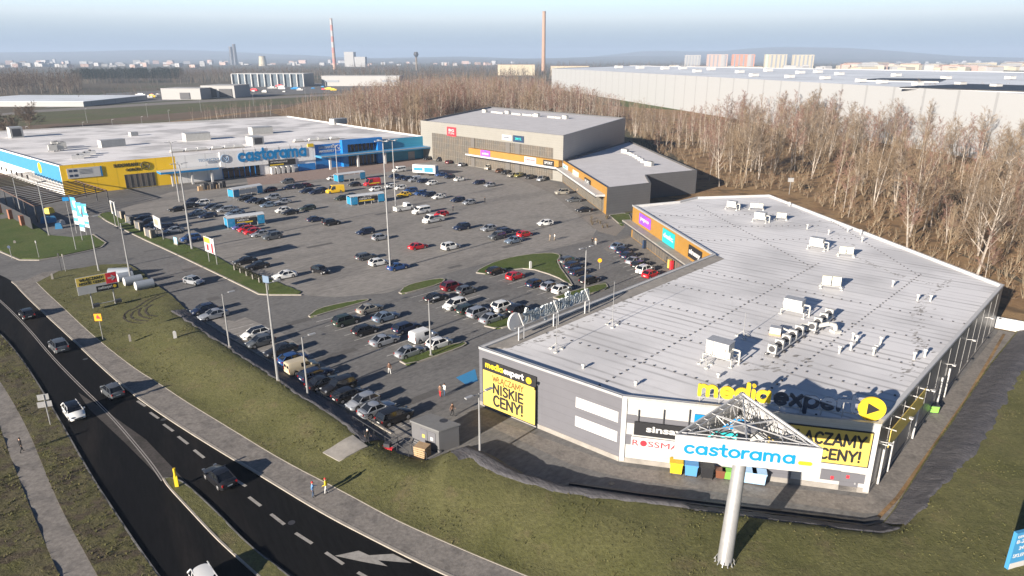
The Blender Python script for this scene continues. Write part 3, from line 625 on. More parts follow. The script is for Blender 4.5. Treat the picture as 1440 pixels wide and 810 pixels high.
# ---- right-hand retail building with the two-tone facades
rb = [(-3.9, 74.4), (11.2, 62.0), (34.5, 56.4), (74.3, 97.9), (64.7, 170.0), (45.7, 167.2), (40.1, 161.9), (28.2, 156.9), (35.2, 114.9)]
RB = thing('retail_building', 'large white-roofed retail building in front, with grey, white and amber walls and yellow banners', 'building', (34, 95, 0))
mb = MB(); ins_rb = body(mb, rb, 0, 7.15, 7.6, [0, 1, 2, 0, 0, 0, 0, 3, 0], .4, 4)
mb.build('walls', ['grey_panel', 'white_panel', 'grey_metal_panel', 'orange', 'white'], RB)
mb = MB(); mb.add([(p.x, p.y, 7.15) for p in ins_rb], [tuple(range(len(ins_rb)))]); roof_rb = mb.build('roof', 'membrane', RB)
fW = Facade(rb[0], rb[1]); fS = Facade(rb[1], rb[2]); fE = Facade(rb[2], rb[3]); fO = Facade(rb[7], rb[8]); fN = Facade(rb[8], rb[0])
mb = MB()
for f in (fW, fS, fE): f.panel(mb, .02, f.L - .02, 0, .55, 0, .06)
mb.build('plinth', 'conc', RB)
mb = MB()
for (a, b, c, d) in [((810, 557.8), (874, 593)), ((810, 584), (873, 619))] and []: pass
u0, _ = fW.px(810, 565); u1 = fW.L - .35
for (ya, yb) in ((557.8, 572.2), (584.5, 599.0)):
    z1 = fW.px(810, ya)[1]; z0 = fW.px(810, yb)[1]; fW.panel(mb, u0, u1, z0, z1, 0, .05)
mb.each('white_band', 'white', RB)
mb = MB()
for (x, ya, yb, xe) in [(881, 582, 594, 895), (880, 610, 624, 888)]:
    ua, za = fS.px(x, ya); _, zb = fS.px(x, yb); ue, _ = fS.px(xe, ya + 3); fS.panel(mb, ua, ue, zb, za, 0, .05)
ua, za = fS.px(892, 584.5); ub, _ = fS.px(985, 600); fS.panel(mb, ua, ub + 3, za - .75, za, 0, .045)
mb.each('grey_band', 'grey_panel', RB)
mb = MB(); fS.panel(mb, 0.02, .5, .2, 7.5, .0, .14); fS.panel(mb, fS.L - .5, fS.L - .02, .2, 7.5, 0, .14); mb.each('corner_pilaster', 'white', RB)
mb = MB()
for x in (898, 933.5, 969.5):
    u, z = fS.px(x, 585); fS.panel(mb, u - .05, u + .05, z - 1.6, z + .75, .05, .2)
mb.each('sign_post', 'dmetal', RB)
# window-like grey panels and doors at the right end of the south wall
def fpanel(f, mb, tl, br, o0, o1, mi=0):
    u0, z1 = f.px(*tl); u1, z0 = f.px(*br); f.panel(mb, u0, u1, z0, z1, o0, o1, mi); return u0, u1, z0, z1
mb = MB(); fpanel(fS, mb, (1155, 658.5), (1180, 676.5), 0, .05); mb.build('window', 'grey_panel', RB)
mb = MB(); fpanel(fS, mb, (1182.5, 663), (1204, 691.5), 0, .06); dr = mb.build('door', 'grey_panel', RB)
mb = MB(); fpanel(fS, mb, (1201, 678), (1202.5, 680.5), .06, .14); mb.build('handle', 'metal', dr)
mb = MB(); fpanel(fS, mb, (1207, 666.5), (1216.5, 680.5), 0, .05); mb.build('window', 'grey_panel', RB)
mb = MB(); fpanel(fS, mb, (1080, 650), (1110, 681), 0, .05); mb.build('gate_door', 'grey_panel', RB)
for (x, y) in ((1170, 671), (1192, 670)):
    u, z = fS.px(x, y); mb = MB(); fS.panel(mb, u - .14, u + .14, z - .17, z + .17, .065, .085, 0); mb.build('safety_notice', 'red', RB)
# east wall: mullion strips, downpipes, floodlights
for i in range(12):
    u = 3.5 + i * 4.6; mb = MB(); fE.panel(mb, u - .04, u + .04, .5, 7.5, 0, .03); mb.build('panel_joint', 'side_panel', RB)
for u in (2.2, 5.2, 14.0, 24.0, 27.5):
    a = fE.pt(u, .1, .2); b = fE.pt(u, 4.0, .2); mb = MB(); mb.tube(a, b, .11, .11, 8); mb.build('downpipe', 'white', RB)
for u in (1.2, 8.0, 16.4, 25.5, 36, 47):
    a = fE.pt(u, 5.2, 0); mb = MB(); mb.tube(a, fE.pt(u, 5.35, .7), .04, .04, 6); mb.box(fE.pt(u, 5.3, .85), (.45, .35, .12), fE.ang); mb.build('flood_light', 'white', RB)
# amber wing: coping, awning, shopfront
mb = MB(); fO.panel(mb, -.2, fO.L + .1, 7.3, 7.66, .003, .12); fN.panel(mb, 0, fN.L, 7.35, 7.66, .003, .1); fW.panel(mb, 0, fW.L, 7.38, 7.66, .003, .08); fS.panel(mb, 0, fS.L, 7.38, 7.66, .003, .08); fE.panel(mb, 0, fE.L, 7.38, 7.66, .003, .08)
mb.build('coping', 'metal', RB)
mb = MB(); fO.panel(mb, -1.4, fO.L - .1, 3.55, 3.85, .0, 2.0, 0); mb.build('awning', 'conc', RB)
mb = MB(); fO.panel(mb, -1.4, fO.L - .1, 3.25, 3.56, 1.86, 2.02, 0); mb.build('awning_fascia', 'dmetal', RB)
mb = MB(); fO.panel(mb, 1.2, fO.L - .5, .15, 3.5, .0, .06); sf = mb.build('shopfront', 'shopglass', RB)
mb = MB()
for k in range(27): u = 1.2 + k * 1.55; fO.panel(mb, u - .06, u + .06, .15, 3.5, .06, .14)
fO.panel(mb, 1.2, fO.L - .5, 2.5, 2.62, .06, .12); mb.build('frame', 'mullion', sf)
# dotted fixing lines on the roof
def inroof(p): return inside(p, [tuple(q) for q in ins_rb])
def dots(line, step=1.25, sz=.19):
    mb = MB(); L = resample(line, step)
    for p in L:
        if inroof(p): mb.box((p[0], p[1], 7.15 + .05), (sz, sz, .12), R(-39))
    return mb if mb.v else None
def rline(a, b, ext=(0, 0)): 
    a, b = G(*a, 7.15), G(*b, 7.15); d = (b - a).normalized(); a = a - d * ext[0]; b = b + d * ext[1]; return [tuple(a[:2]), tuple(b[:2])]
DL = [rline((851, 538), (1141, 376), (1, 3)), rline((1109, 528), (1292, 388), (8, 1)), rline((1141, 376), (1000, 300), (0, 8)), rline((1292, 388), (1180, 318), (0, 12))]
a_, b_ = Vector(rb[0]), Vector(rb[1]); dd = (b_ - a_).normalized(); nn = Vector((-dd.y, dd.x))
for k in range(1, 6):
    p = a_ + nn * (9.3 * k); DL.append([tuple(p - dd * 12), tuple(p + dd * 62)])
for k in range(1, 4):
    p = Vector((35.2, 114.9)) + Vector((-.16, .98)) * 11 * k; DL.append([tuple(p), tuple(p + Vector((.99, .05)) * 32)])
for l in DL:
    m_ = dots(l)
    if m_: m_.build('roof_fixing_row', 'dmetal', RB)
# sloped dirty edge strip along the roof valley (raised insulation wedge)
mb = MB()
for (a, b) in [(rb[0], rb[8])]:
    L = [Vector(a), Vector(b)]; d = (L[1] - L[0]).normalized(); n_ = Vector((d.y, -d.x))
    q = [L[0] + d * .8 + n_ * .45, L[1] + n_ * .45, L[1] + n_ * 2.1, L[0] + d * 3 + n_ * 2.1]
    mb.add([(q[0].x, q[0].y, 7.45), (q[1].x, q[1].y, 7.45), (q[2].x, q[2].y, 7.17), (q[3].x, q[3].y, 7.17)], [(0, 1, 2, 3)][::1])
mb.build('roof_edge_wedge', 'conc', RB)
E_ = [((1235, 520), (1290, 440), (1330, 400), (1322, 425), (1300, 450), (1296, 490), (1262, 530)), ]

# ---- signs on the retail building (each a thing)
def sign_thing(name, label, cat, f, corners, o, parts, group=None):
    (x0, y0), (x1, y1) = corners; u0, z1 = f.px(x0, y0); u1, z0 = f.px(x1, y1); t = thing(name, label, cat, f.pt((u0 + u1) / 2, z0, o), 0, group); return t, u0, u1, z0, z1
# west banner
u0, z1 = fW.px(679.5, 503); u1, _ = fW.px(755.5, 530); z0 = fW.px(679.5, 568)[1]
t = thing('advertising_banner', 'yellow banner headed in black reading NISKIE CENY! on the grey wall of the front building', 'banner', fW.pt((u0 + u1) / 2, z0, .1))
mb = MB(); fW.panel(mb, u0, u1, z0, z1, .06, .18); mb.build('frame', 'black', t)
hh = z1 - z0; W_ = u1 - u0
mb = MB(); fW.panel(mb, u0 + .12, u1 - .12, z0 + .12, z0 + hh * .775, .18, .2); mb.build('yellow_field', 'yelsoft', t)
mb = MB(); stroke_text(fW, mb, 'WŁĄCZAMY', u0 + W_ * .2, u1 - W_ * .22, z0 + hh * .59, z0 + hh * .73, .2, .16, .02); mb.build('brown_lettering', mat('brown_print', (.16, .07, .02), .6), t)
mb = MB(); stroke_text(fW, mb, 'NISKIE', u0 + W_ * .2, u1 - W_ * .22, z0 + hh * .345, z0 + hh * .565, .2, .19, .02); stroke_text(fW, mb, 'CENY!', u0 + W_ * .2, u1 - W_ * .22, z0 + hh * .08, z0 + hh * .325, .2, .19, .02); mb.build('black_lettering', 'black', t)
mb = MB(); stroke_text(fW, mb, 'media', u0 + W_ * .06, u0 + W_ * .40, z0 + hh * .84, z0 + hh * .93, .18, .32, .02); mb.build('yellow_lettering', 'yel', t)
mb = MB(); stroke_text(fW, mb, 'expert', u0 + W_ * .41, u0 + W_ * .78, z0 + hh * .84, z0 + hh * .93, .18, .32, .02); mb.build('white_lettering', 'white', t)
mb = MB(); fW.disc(mb, u0 + W_ * .87, z0 + hh * .88, hh * .065, .18, .22); mb.build('emblem', 'yel', t)
# south banner
u0, z1 = fS.px(1082, 589); u1, _ = fS.px(1229, 610); z1 = fS.px(1229, 607.5)[1]; z0 = fS.px(1220, 657)[1]
t = thing('advertising_banner', 'wide yellow banner, partly behind the pylon sign, at the right end of the white wall', 'banner', fS.pt((u0 + u1) / 2, z0, .1))
mb = MB(); fS.panel(mb, u0, u1, z0, z1, .06, .18); mb.build('frame', 'black', t)
mb = MB(); fS.panel(mb, u0 + .1, u1 - .1, z0 + .1, z1 - .1, .18, .2); mb.build('yellow_field', 'yelsoft', t)
hh = z1 - z0; W_ = u1 - u0
mb = MB(); stroke_text(fS, mb, 'WŁĄCZAMY', u0 + W_ * .14, u1 - W_ * .06, z0 + hh * .52, z0 + hh * .88, .2, .19, .02); stroke_text(fS, mb, 'NISKIE CENY!', u0 + W_ * .03, u1 - W_ * .08, z0 + hh * .11, z0 + hh * .44, .2, .19, .02); mb.build('black_lettering', 'black', t)
# black "sinsay" board, white "ROSSMANN" board, small boards
def board(f, tl, tr, zb_px, label, m, parts, name='shop_sign', o=.2, th=.1, cat='sign', group=None):
    u0, z1 = f.px(*tl); u1, _ = f.px(*tr); z0 = f.px(*zb_px)[1]; t = thing(name, label, cat, f.pt((u0 + u1) / 2, z0, o), 0, group)
    mb = MB(); f.panel(mb, u0, u1, z0, z1, o, o + th); mb.build('board', m, t); W_ = u1 - u0; h_ = z1 - z0
    for (txt, a, b, c, d, mt, bold) in parts:
        mb = MB(); f.text(mb, txt, u0 + W_ * a, u0 + W_ * b, z0 + h_ * c, z0 + h_ * d, o + th, bold, .03); mb.build('lettering', mt, t)
    return t, (u0, u1, z0, z1)
board(fS, (892.5, 590.5), (989, 604), (892.8, 609), 'black sign reading sinsay on the white front wall', 'black', [('sinsay', .18, .72, .18, .78, 'white', .03)], o=.25)
t, (u0, u1, z0, z1) = board(fS, (888, 612), (990, 628), (886.7, 627), 'white sign with thin red letters reading ROSSMANN on the front wall', 'white', [('R', .02, .11, .25, .75, 'red', 0), ('SSMANN', .24, .95, .25, .75, 'red', 0)], o=.16)
mb = MB(); fS.disc(mb, u0 + (u1 - u0) * .175, z0 + (z1 - z0) * .5, (z1 - z0) * .27, .26, .29); mb.build('round_emblem', 'red', t)
board(fS, (977, 581), (1047, 590), (977, 596), 'blue sign reading pepco high on the front wall behind the pylon sign', 'signblue', [('pepco', .3, .9, .2, .8, 'white', .03)], o=.16)
board(fS, (996, 604), (1047, 610), (996, 622), 'turquoise sign reading dealz on the front wall behind the pylon sign', 'tealsign', [('dealz', .1, .85, .2, .8, 'white', .03)], o=.16)
# signs on the amber wing
board(fO, (900.5, 299), (916, 307), (900.5, 314), 'blue and violet sign reading pepco on the amber wall', 'purple', [('pepco', .12, .88, .3, .68, 'white', .03)], o=.05, th=.15)
board(fO, (933.5, 320), (950, 329), (933.5, 340), 'turquoise sign reading dealz; on the amber wall', 'tealsign', [('dealz;', .08, .92, .35, .75, 'white', .03)], o=.05, th=.15)
board(fO, (970, 343.5), (988, 355), (970, 361), 'black sign reading sinsay at the near end of the amber wall', 'black', [('sinsay', .06, .94, .2, .75, 'white', .04)], o=.05, th=.15)
# bracketed long banner on the east wall
t = thing('wall_banner', 'yellow framed banner held off the east wall on white brackets', 'banner', fE.pt(5, 4, .5))
mb = MB(); fE.panel(mb, 1.6, 13.5, 4.6, 6.6, .55, .62); mb.build('banner_sheet', 'yelsoft', t)
for u in (1.8, 4.8, 7.8, 10.8, 13.3):
    mb = MB(); mb.tube(fE.pt(u, 6.5, .05), fE.pt(u, 6.5, 1.0), .05, .05, 6); mb.tube(fE.pt(u, 4.7, .05), fE.pt(u, 4.7, .6), .05, .05, 6); mb.build('bracket', 'white', t)

# roof-edge letter signs
def offset_facade(f, o): return Facade((f.p0 + f.n * o)[:2], (f.p1 + f.n * o)[:2])
fM = offset_facade(fS, -1.3)
t = thing('roof_letter_sign', 'yellow and dark roof letters reading mediaexpert with a round yellow play emblem', 'sign', fM.pt(12, 7.3, 0))
ua, za = fM.px(980, 556); ub, zb = fM.px(1084, 567); mb = MB(); stroke_text(fM, mb, 'media', ua, ub, fM.px(988, 556.5)[1], fM.px(988, 539)[1], 0, .27, .22); mb.build('yellow_lettering', 'yel', t)
ua2, _ = fM.px(1087, 560); ub2, _ = fM.px(1207, 575); mb = MB(); stroke_text(fM, mb, 'expert', ua2, ub2, fM.px(1097, 569)[1], fM.px(1097, 550.5)[1], 0, .25, .22); mb.build('dark_lettering', mat('shaded_letters', (.018, .032, .065), .5), t)  # dark navy paints the pylon's shade into these letters
uc, zc = fM.px(1226, 572); mb = MB(); fM.disc(mb, uc, 8.5, 1.22, 0, .22, 40); em = mb.build('round_emblem', 'yel', t)
mb = MB(); mb.add([fM.pt(uc - .42, 8.5 + .62, .235), fM.pt(uc + .72, 8.5, .235), fM.pt(uc - .42, 8.5 - .62, .235), fM.pt(uc - .42, 8.5 + .62, .2), fM.pt(uc + .72, 8.5, .2), fM.pt(uc - .42, 8.5 - .62, .2)], [(0, 2, 1), (0, 1, 4, 3), (1, 2, 5, 4), (2, 0, 3, 5)]); mb.build('play_symbol', 'black', em)
u = ua + .3
while u < uc:
    mb = MB(); mb.tube(fM.pt(u, 7.15, -.1), fM.pt(u, 8.9, -.1), .05, .05, 6); mb.tube(fM.pt(u, 7.15, -1.3), fM.pt(u, 8.6, -.1), .04, .04, 6); mb.build('support_frame', 'metal', t); u += 1.9
mb = MB(); mb.tube(fM.pt(ua, 7.7, -.1), fM.pt(uc, 7.7, -.1), .06, .06, 6); mb.tube(fM.pt(ua, 8.8, -.1), fM.pt(uc, 8.8, -.1), .05, .05, 6); mb.build('rail', 'metal', t)
# the other one over the north-west edge, seen from behind: text faces away from us
fNb = Facade(rb[8], rb[0]); fB = offset_facade(fNb, -1.0)
t = thing('roof_letter_sign', 'pale roof letters seen from behind, on posts along the parking side of the roof', 'sign', fB.pt(30, 7.3, 0))
L0 = fB.L; ue = L0 - 4.2
mb = MB(); stroke_text(fB, mb, 'mediaexpert', ue - 15.5, ue - 2.6, 8.9, 10.3, 0, .34, .25); mb.build('lettering', mat('letter_back', (.62, .66, .66), .5), t)
mb = MB(); fB.disc(mb, ue - 1.0, 9.6, 1.15, 0, .28, 32); mb.build('round_emblem', 'white', t)
for k in (0, 6.5, 13.0):
    uu = ue - 1.5 - k; mb = MB()
    for du in (-.45, .45): mb.tube(fB.pt(uu + du, 7.15, -.5), fB.pt(uu + du, 8.9, -.5), .09, .09, 6)
    mb.tube(fB.pt(uu - .45, 8.9, -.5), fB.pt(uu + .45, 8.9, -.5), .09, .09, 6); mb.tube(fB.pt(uu - .45, 8.9, -.5), fB.pt(uu, 10.6, -.05), .09, .09, 6); mb.build('support_frame', 'white', t)
mb = MB(); mb.tube(fB.pt(ue - 15.5, 8.85, -.1), fB.pt(ue - .8, 8.85, -.1), .08, .08, 6); mb.build('rail', 'metal', t)

# ---- middle building: tall light box and low wing
tl = [(-38.2, 292), (17.2, 232.6), (49.5, 305.5), (-11.6, 378)]
low = [(17.35, 232.4), (25.4, 181.2), (38.6, 188.8), (39.8, 202.4), (57.2, 211.5), (49.3, 291)]
MBD = thing('retail_hall', 'tall pale grey retail hall with amber band and a low wing, behind the car park', 'building', (10, 260, 0))
mb = MB(); ins_t = body(mb, tl, 0, 14.9, 15.5, [0, 1, 0, 0], .5, 2); mb.build('walls', ['cream_panel', 'side_panel', 'dark_panel'], MBD)
mb = MB(); mb.add([(p.x, p.y, 14.9) for p in ins_t], [tuple(range(4))]); mb.build('roof', 'roofgrey', MBD)
mb = MB(); ins_l = body(mb, low, 0, 6.8, 7.3, [1, 0, 0, 0, 2, 3], .4, 4); mb.build('wing_walls', ['dark_panel', 'orange', 'cream_panel', 'side_panel', 'mullion'], MBD)
mb = MB(); mb.add([(p.x, p.y, 6.8) for p in ins_l], [tuple(range(6))]); mb.build('wing_roof', 'roofgrey', MBD)
fT = Facade(tl[0], tl[1]); fL = Facade(low[0], low[1])
u0, z1 = fT.px(608, 187); u1, _ = fT.px(778, 210)
zt_ = 11.0
mb = MB(); fT.panel(mb, u0, u1, .2, zt_, .0, .05); gl = mb.build('glazing', 'shopglass', MBD)
mb = MB(); k = u0
while k < u1:
    fT.panel(mb, k - .07, k + .07, .2, zt_, .05, .2); k += 1.15
for z in (2.6, 5.0, 7.6, 9.6): fT.panel(mb, u0, u1, z - .05, z + .05, .05, .14)
mb.build('frame', mat('beige_mullion', (.18, .16, .13), .6), gl)
for xx in ((663, 668), (712, 718), (725, 732)):
    a = fT.px(xx[0], 200)[0]; b = fT.px(xx[1], 200)[0]; mb = MB(); fT.panel(mb, a, b, .2, zt_, .21, .35); mb.build('pier', mat('pier_panel', (.12, .11, .10), .6), MBD)
ob, _ = fT.px(664.5, 205)
mb = MB(); fT.panel(mb, ob, fT.L - .1, 5.2, 7.35, .3, 2.0); mb.build('amber_band', 'orange', MBD)
mb = MB(); fT.panel(mb, ob - 1, fT.L + .6, 4.6, 5.15, .3, 2.9); fL.panel(mb, -1.0, fL.L - 1.5, 4.6, 5.15, .05, 2.7); mb.build('awning', 'white', MBD)
mb = MB(); fT.panel(mb, ob - 1.02, fT.L + .6, 4.3, 4.58, 2.6, 2.86); fL.panel(mb, -1.0, fL.L - 1.52, 4.3, 4.58, 2.4, 2.66); mb.build('awning_fascia', 'dmetal', MBD)
mb = MB(); fL.panel(mb, 1.0, fL.L - 2.5, .15, 4.28, 0, .06); gl = mb.build('shopfront', 'shopglass', MBD)
mb = MB(); k = 1.0
while k < fL.L - 2.5: fL.panel(mb, k - .06, k + .06, .15, 4.25, .06, .18); k += 1.3
fL.panel(mb, 1.0, fL.L - 2.5, 2.7, 2.82, .06, .14); mb.build('frame', M['beige_mullion'], gl)
board(fT, (629, 178), (641.5, 180), (629, 190.5), 'red square sign with white lettering high on the pale hall', 'red', [('BIG', .2, .8, .5, .8, 'white', .02), ('FUN', .2, .8, .2, .42, 'white', .0)], o=.05, th=.2)
board(fT, (706.5, 189), (720, 190.5), (706.5, 196.5), 'white sign with dark script high on the pale hall, left of the navy sign', 'white', [('style', .2, .8, .3, .7, 'navy', .03)], o=.05, th=.2)
board(fT, (722, 190), (737, 192), (722, 199), 'navy sign high on the pale hall, right of the white sign', 'navy', [('SMYK', .2, .8, .3, .7, 'tealsign', .02)], o=.05, th=.2)
board(fT, (682, 210), (695, 212), (682, 218.5), 'blue and violet sign on the amber band of the pale hall', 'purple', [('action', .15, .85, .3, .7, 'white', .02)], o=2.02, th=.15)
board(fT, (743.5, 219), (760, 221.5), (743.5, 227), 'white sign with a red line of lettering on the amber band', 'white', [('KREDENS', .1, .92, .35, .65, 'red', .02)], o=2.02, th=.15)
board(fT, (770, 223.5), (785, 225.5), (770, 231), 'black sign reading SPORT on the amber band', 'black', [('SPORT', .12, .88, .25, .75, 'white', .02)], o=2.02, th=.15)
board(fL, (792, 229), (799, 234), (792, 235.5), 'white sign with green lettering at the corner of the low wing', 'white', [('eko', .2, .8, .3, .7, 'tealsign', .03)], o=.05, th=.2)
board(fL, (806.5, 238), (814, 243), (806.5, 245.5), 'pale cream sign on the amber wall of the low wing', mat('cream_sign', (.75, .65, .50), .5), [], o=.05, th=.2)
board(fL, (823, 249), (831, 255), (823, 256.5), 'black sign with white lettering on the amber wall of the low wing', 'black', [('KiK', .1, .9, .25, .75, 'white', .03)], o=.05, th=.2)
# rooftop skylight rows and hatches
def rooftop_vents(zr, pts, label, grp):
    cnt_ = [0, 0]
    for i, (x, y, kind) in enumerate(pts):
        w = G(x, y, zr); cnt_[kind] += 1; t = thing('roof_hatch' if kind else 'roof_vent', ORD[cnt_[kind] - 1] + ' from left, ' + label[kind], 'roof vent', w, 0, grp[kind])
        mb = MB()
        if kind: mb.box((w.x, w.y, zr + .7), (2.6, 1.6, 1.4), R(-47)); mb.build('casing', 'unit', t); mb = MB(); mb.box((w.x + .2, w.y, zr + 1.44), (1.6, 1.2, .08), R(-47)); mb.build('lid', 'dmetal', t)
        else: mb.box((w.x, w.y, zr + .35), (.5, 2.2, .7), R(43)); mb.build('casing', 'unit', t)
        if not kind: mb = MB(); mb.box((w.x, w.y, zr + .74), (.6, 2.3, .06), R(43)); mb.build('cap', 'metal', t)
hv = [(682, 158, 1), (693, 158.5, 0), (697, 159, 0), (701, 159.5, 0), (705, 160, 0), (714, 160, 1), (722, 161, 0), (726, 161.5, 0), (730, 162, 0), (737, 162.3, 0), (741, 162.7, 0), (745, 163, 0), (749, 163.2, 0), (755, 164, 1), (773, 165.5, 0), (777, 166, 0), (782, 166.3, 0), (786, 166.7, 0), (795, 167, 1)]
rooftop_vents(14.9, hv, ['narrow vent in the row at the back of the tall hall roof', 'boxy hatch in the row at the back of the tall hall roof'], ['narrow vents on the tall hall roof', 'hatches on the tall hall roof'])
hv = [(879, 215, 1), (885, 217, 0), (889, 219, 0), (893, 221, 0), (897, 223.5, 0), (901, 226, 0), (905, 229, 0), (913, 233, 1)]
rooftop_vents(6.8, hv, ['narrow vent in the row on the low wing roof', 'boxy hatch at the end of the row on the low wing roof'], ['narrow vents on the low wing roof', 'hatches on the low wing roof'])

# ---- castorama building on the left
cb = [(-137.5, 208.2), (-36.6, 292.2), (-127, 398), (-245, 301)]
CB = thing('hardware_store', 'huge flat-roofed hardware store with yellow, white and blue front beyond the car park', 'building', (-130, 300, 0))
fC = Facade(cb[0], cb[1]); fD = Facade(cb[3], cb[0])
def onC(x): return fC.px(x, 230)[0]
uy, uw, ub = onC(247), onC(444), onC(537)
q = [cb[0], tuple(fC.pt(uy, 0)[:2]), tuple(fC.pt(uw, 0)[:2]), cb[1], cb[2], cb[3]]
mb = MB(); ins_c = body(mb, q, 0, 8.5, 9.1, [0, 1, 2, 3, 3, 4], .5, 5); mb.build('walls', ['yellow', 'store_white', 'blue', 'store_white', 'store_white', 'white'], CB)
mb = MB(); mb.add([(p.x, p.y, 8.5) for p in ins_c], [tuple(range(6))]); mb.build('roof', 'membrane_old', CB)
# taller white front with the letters
ua = onC(284); mb = MB(); fC.panel(mb, ua + 6, uw, 3.7, 9.4, .0, .4); mb.build('fascia', 'store_white', CB)
# yellow section details
mb = MB(); fC.panel(mb, onC(172), onC(215), .2, 4.6, .02, .1); g_ = mb.build('shopfront', 'shopglass', CB)
mb = MB(); k = onC(172)
while k < onC(215): fC.panel(mb, k - .08, k + .08, .2, 4.6, .1, .2); k += 1.6
mb.build('frame', 'mullion', g_)
# light-blue side cladding
mb = MB(); fD.panel(mb, fD.L - 88, fD.L - 26, 4.6, 8.6, 0, .08); fD.panel(mb, fD.L - 26, fD.L - .3, 3.6, 8.8, 0, .09); mb.build('blue_cladding', 'ltblue', CB)
mb = MB(); fD.disc(mb, fD.L - 19, 6.6, 1.7, .09, .16); mb.build('yellow_roundel', 'yel', CB)
for k in range(9):
    mb = MB(); fD.panel(mb, fD.L - 36 - k * 6, fD.L - 34.2 - k * 6, 1.2, 2.6, 0, .08); mb.build('window', 'glass', CB)
# entrance hall in the white part, blue portal, canopies
mb = MB(); fC.panel(mb, onC(311), onC(364), .1, 3.65, .05, .3); g_ = mb.build('entrance_glazing', 'glass', CB)
mb = MB(); k = onC(311)
while k < onC(364): fC.panel(mb, k - .1, k + .1, .1, 3.6, .3, .5); k += 1.9
mb.build('frame', 'blue', g_)
mb = MB(); fC.panel(mb, onC(311), onC(340), 2.7, 3.4, .5, .7); mb.build('door_sign', 'black', CB)
mb = MB(); fC.panel(mb, onC(418), onC(442), .1, 2.6, .42, .9); mb.build('blue_kiosk_wall', 'blue', CB)
mb = MB()
pu0, pu1 = onC(480), onC(536)
fC.panel(mb, pu0, pu0 + 2.2, .1, 10.2, .0, 2.0); fC.panel(mb, pu1 - 2.2, pu1, .1, 10.2, 0, 2.0); fC.panel(mb, pu0 + 2.2, pu1 - 2.2, 8.4, 10.2, 0, 2.0); mb.build('portal', 'blue', CB)
mb = MB(); fC.panel(mb, pu0 + 2.2, pu1 - 2.2, .1, 8.4, .05, .3); g_ = mb.build('portal_glazing', 'glass', CB)
mb = MB(); k = pu0 + 2.4
while k < pu1 - 2.3: fC.panel(mb, k - .08, k + .08, .1, 8.4, .3, .45); k += 1.7
mb.build('frame', 'blue', g_)
mb = MB(); fC.panel(mb, ub, fC.L - .2, .1, 9.0, .05, .3); mb.build('teal_wall', 'teal', CB)
mb = MB(); fC.panel(mb, onC(574), onC(583), .1, 3.2, .3, .4); mb.build('gate_door', 'side_panel', CB)
mb = MB(); fC.panel(mb, onC(444), fC.L + 2.5, 4.6, 5.3, .5, 5.5); mb.build('canopy', M['ltblue'], CB)
mb = MB(); fC.panel(mb, onC(444), fC.L + 2.5, 5.1, 5.33, 5.51, 5.6); mb.build('canopy_edge', 'white', CB)
for x in (457, 496, 534):
    u = onC(x); mb = MB(); fC.panel(mb, u - .35, u + .35, .05, 4.6, 4.3, 5.0); mb.build('column', 'white', CB)
mb = MB(); fC.panel(mb, onC(218), onC(300), 4.3, 4.9, .4, 5.5); mb.build('canopy', 'signblue', CB)
mb = MB(); fC.panel(mb, onC(218), onC(300), 4.92, 5.0, .4, 5.5); mb.build('canopy_top', 'white', CB)
for x in (234, 262, 290):
    u = onC(x); mb = MB(); fC.panel(mb, u - .3, u + .3, .05, 4.3, 4.3, 4.9); mb.build('column', 'white', CB)
for k in range(5):
    u = onC(378) + k * 1.9; mb = MB(); fC.panel(mb, u, u + .9, .1, 2.5, .6, 2.2); mb.build('entrance_fin', 'white', CB)
mb = MB(); fC.panel(mb, onC(377), onC(415), 2.8, 4.9, .42, .6); bd = mb.build('banner', 'black', CB)
mb = MB(); fC.text(mb, 'WYPRZEDAŻ', onC(377) + .6, onC(415) - 3, 3.9, 4.6, .6, .02, .05); mb.build('lettering', 'white', bd)
mb = MB(); fC.panel(mb, onC(379), onC(398), 3.0, 3.4, .6, .66); mb.build('yellow_stripe', 'yel', bd)
# letter signs
t = thing('letter_sign', 'big blue letters reading castorama with a yellow bar over the hardware store entrance', 'sign', fC.pt(onC(380), 7, .5))
u0, u1 = onC(335), onC(432); mb = MB(); stroke_text(fC, mb, 'castorama', u0, u1, fC.px(345, 227)[1], fC.px(345, 214)[1], .42, .29, .16); mb.build('blue_lettering', 'signblue', t)
mb = MB(); a, b = onC(434), onC(442); fC.panel(mb, a, b, 8.6, 9.8, .45, .85); mb.build('yellow_bar', 'yel', t)
mb = MB()
for k in range(6): fC.panel(mb, u0 + 2 + k * (u1 - u0 - 4) / 5 - .06, u0 + 2 + k * (u1 - u0 - 4) / 5 + .06, 8.0, 10.0, .41, .45)
mb.build('support_frame', 'metal', t)
def wall_text(txts, label, m, ring=None):
    t = thing('letter_sign', label, 'sign', fC.pt(onC(txts[0][1]), 7, .4))
    mb = MB()
    for (s_, xa, xb, z0, z1, o) in txts: fC.text(mb, s_, onC(xa), onC(xb), z0, z1, o, .02, .08)
    mb.build('lettering', m, t)
    if ring:
        x, z, r, o, s_ = ring; u = onC(x); mb = MB()
        for k in range(28):
            a, b = 2 * math.pi * k / 28, 2 * math.pi * (k + 1) / 28; mb.tube(fC.pt(u + r * math.cos(a), z + r * math.sin(a), o), fC.pt(u + r * math.cos(b), z + r * math.sin(b), o), .11, .11, 4)
        mb.tube(fC.pt(u - r * .45, z + r * .45, o), fC.pt(u + r * .45, z - r * .45, o), .11, .11, 4); mb.tube(fC.pt(u + r * .45, z - r * .45, o), fC.pt(u - r * .3, z - r * .45, o), .11, .11, 4); mb.tube(fC.pt(u + r * .45, z - r * .45, o), fC.pt(u + r * .45, z + r * .3, o), .11, .11, 4); mb.build('arrow_emblem', m, t)
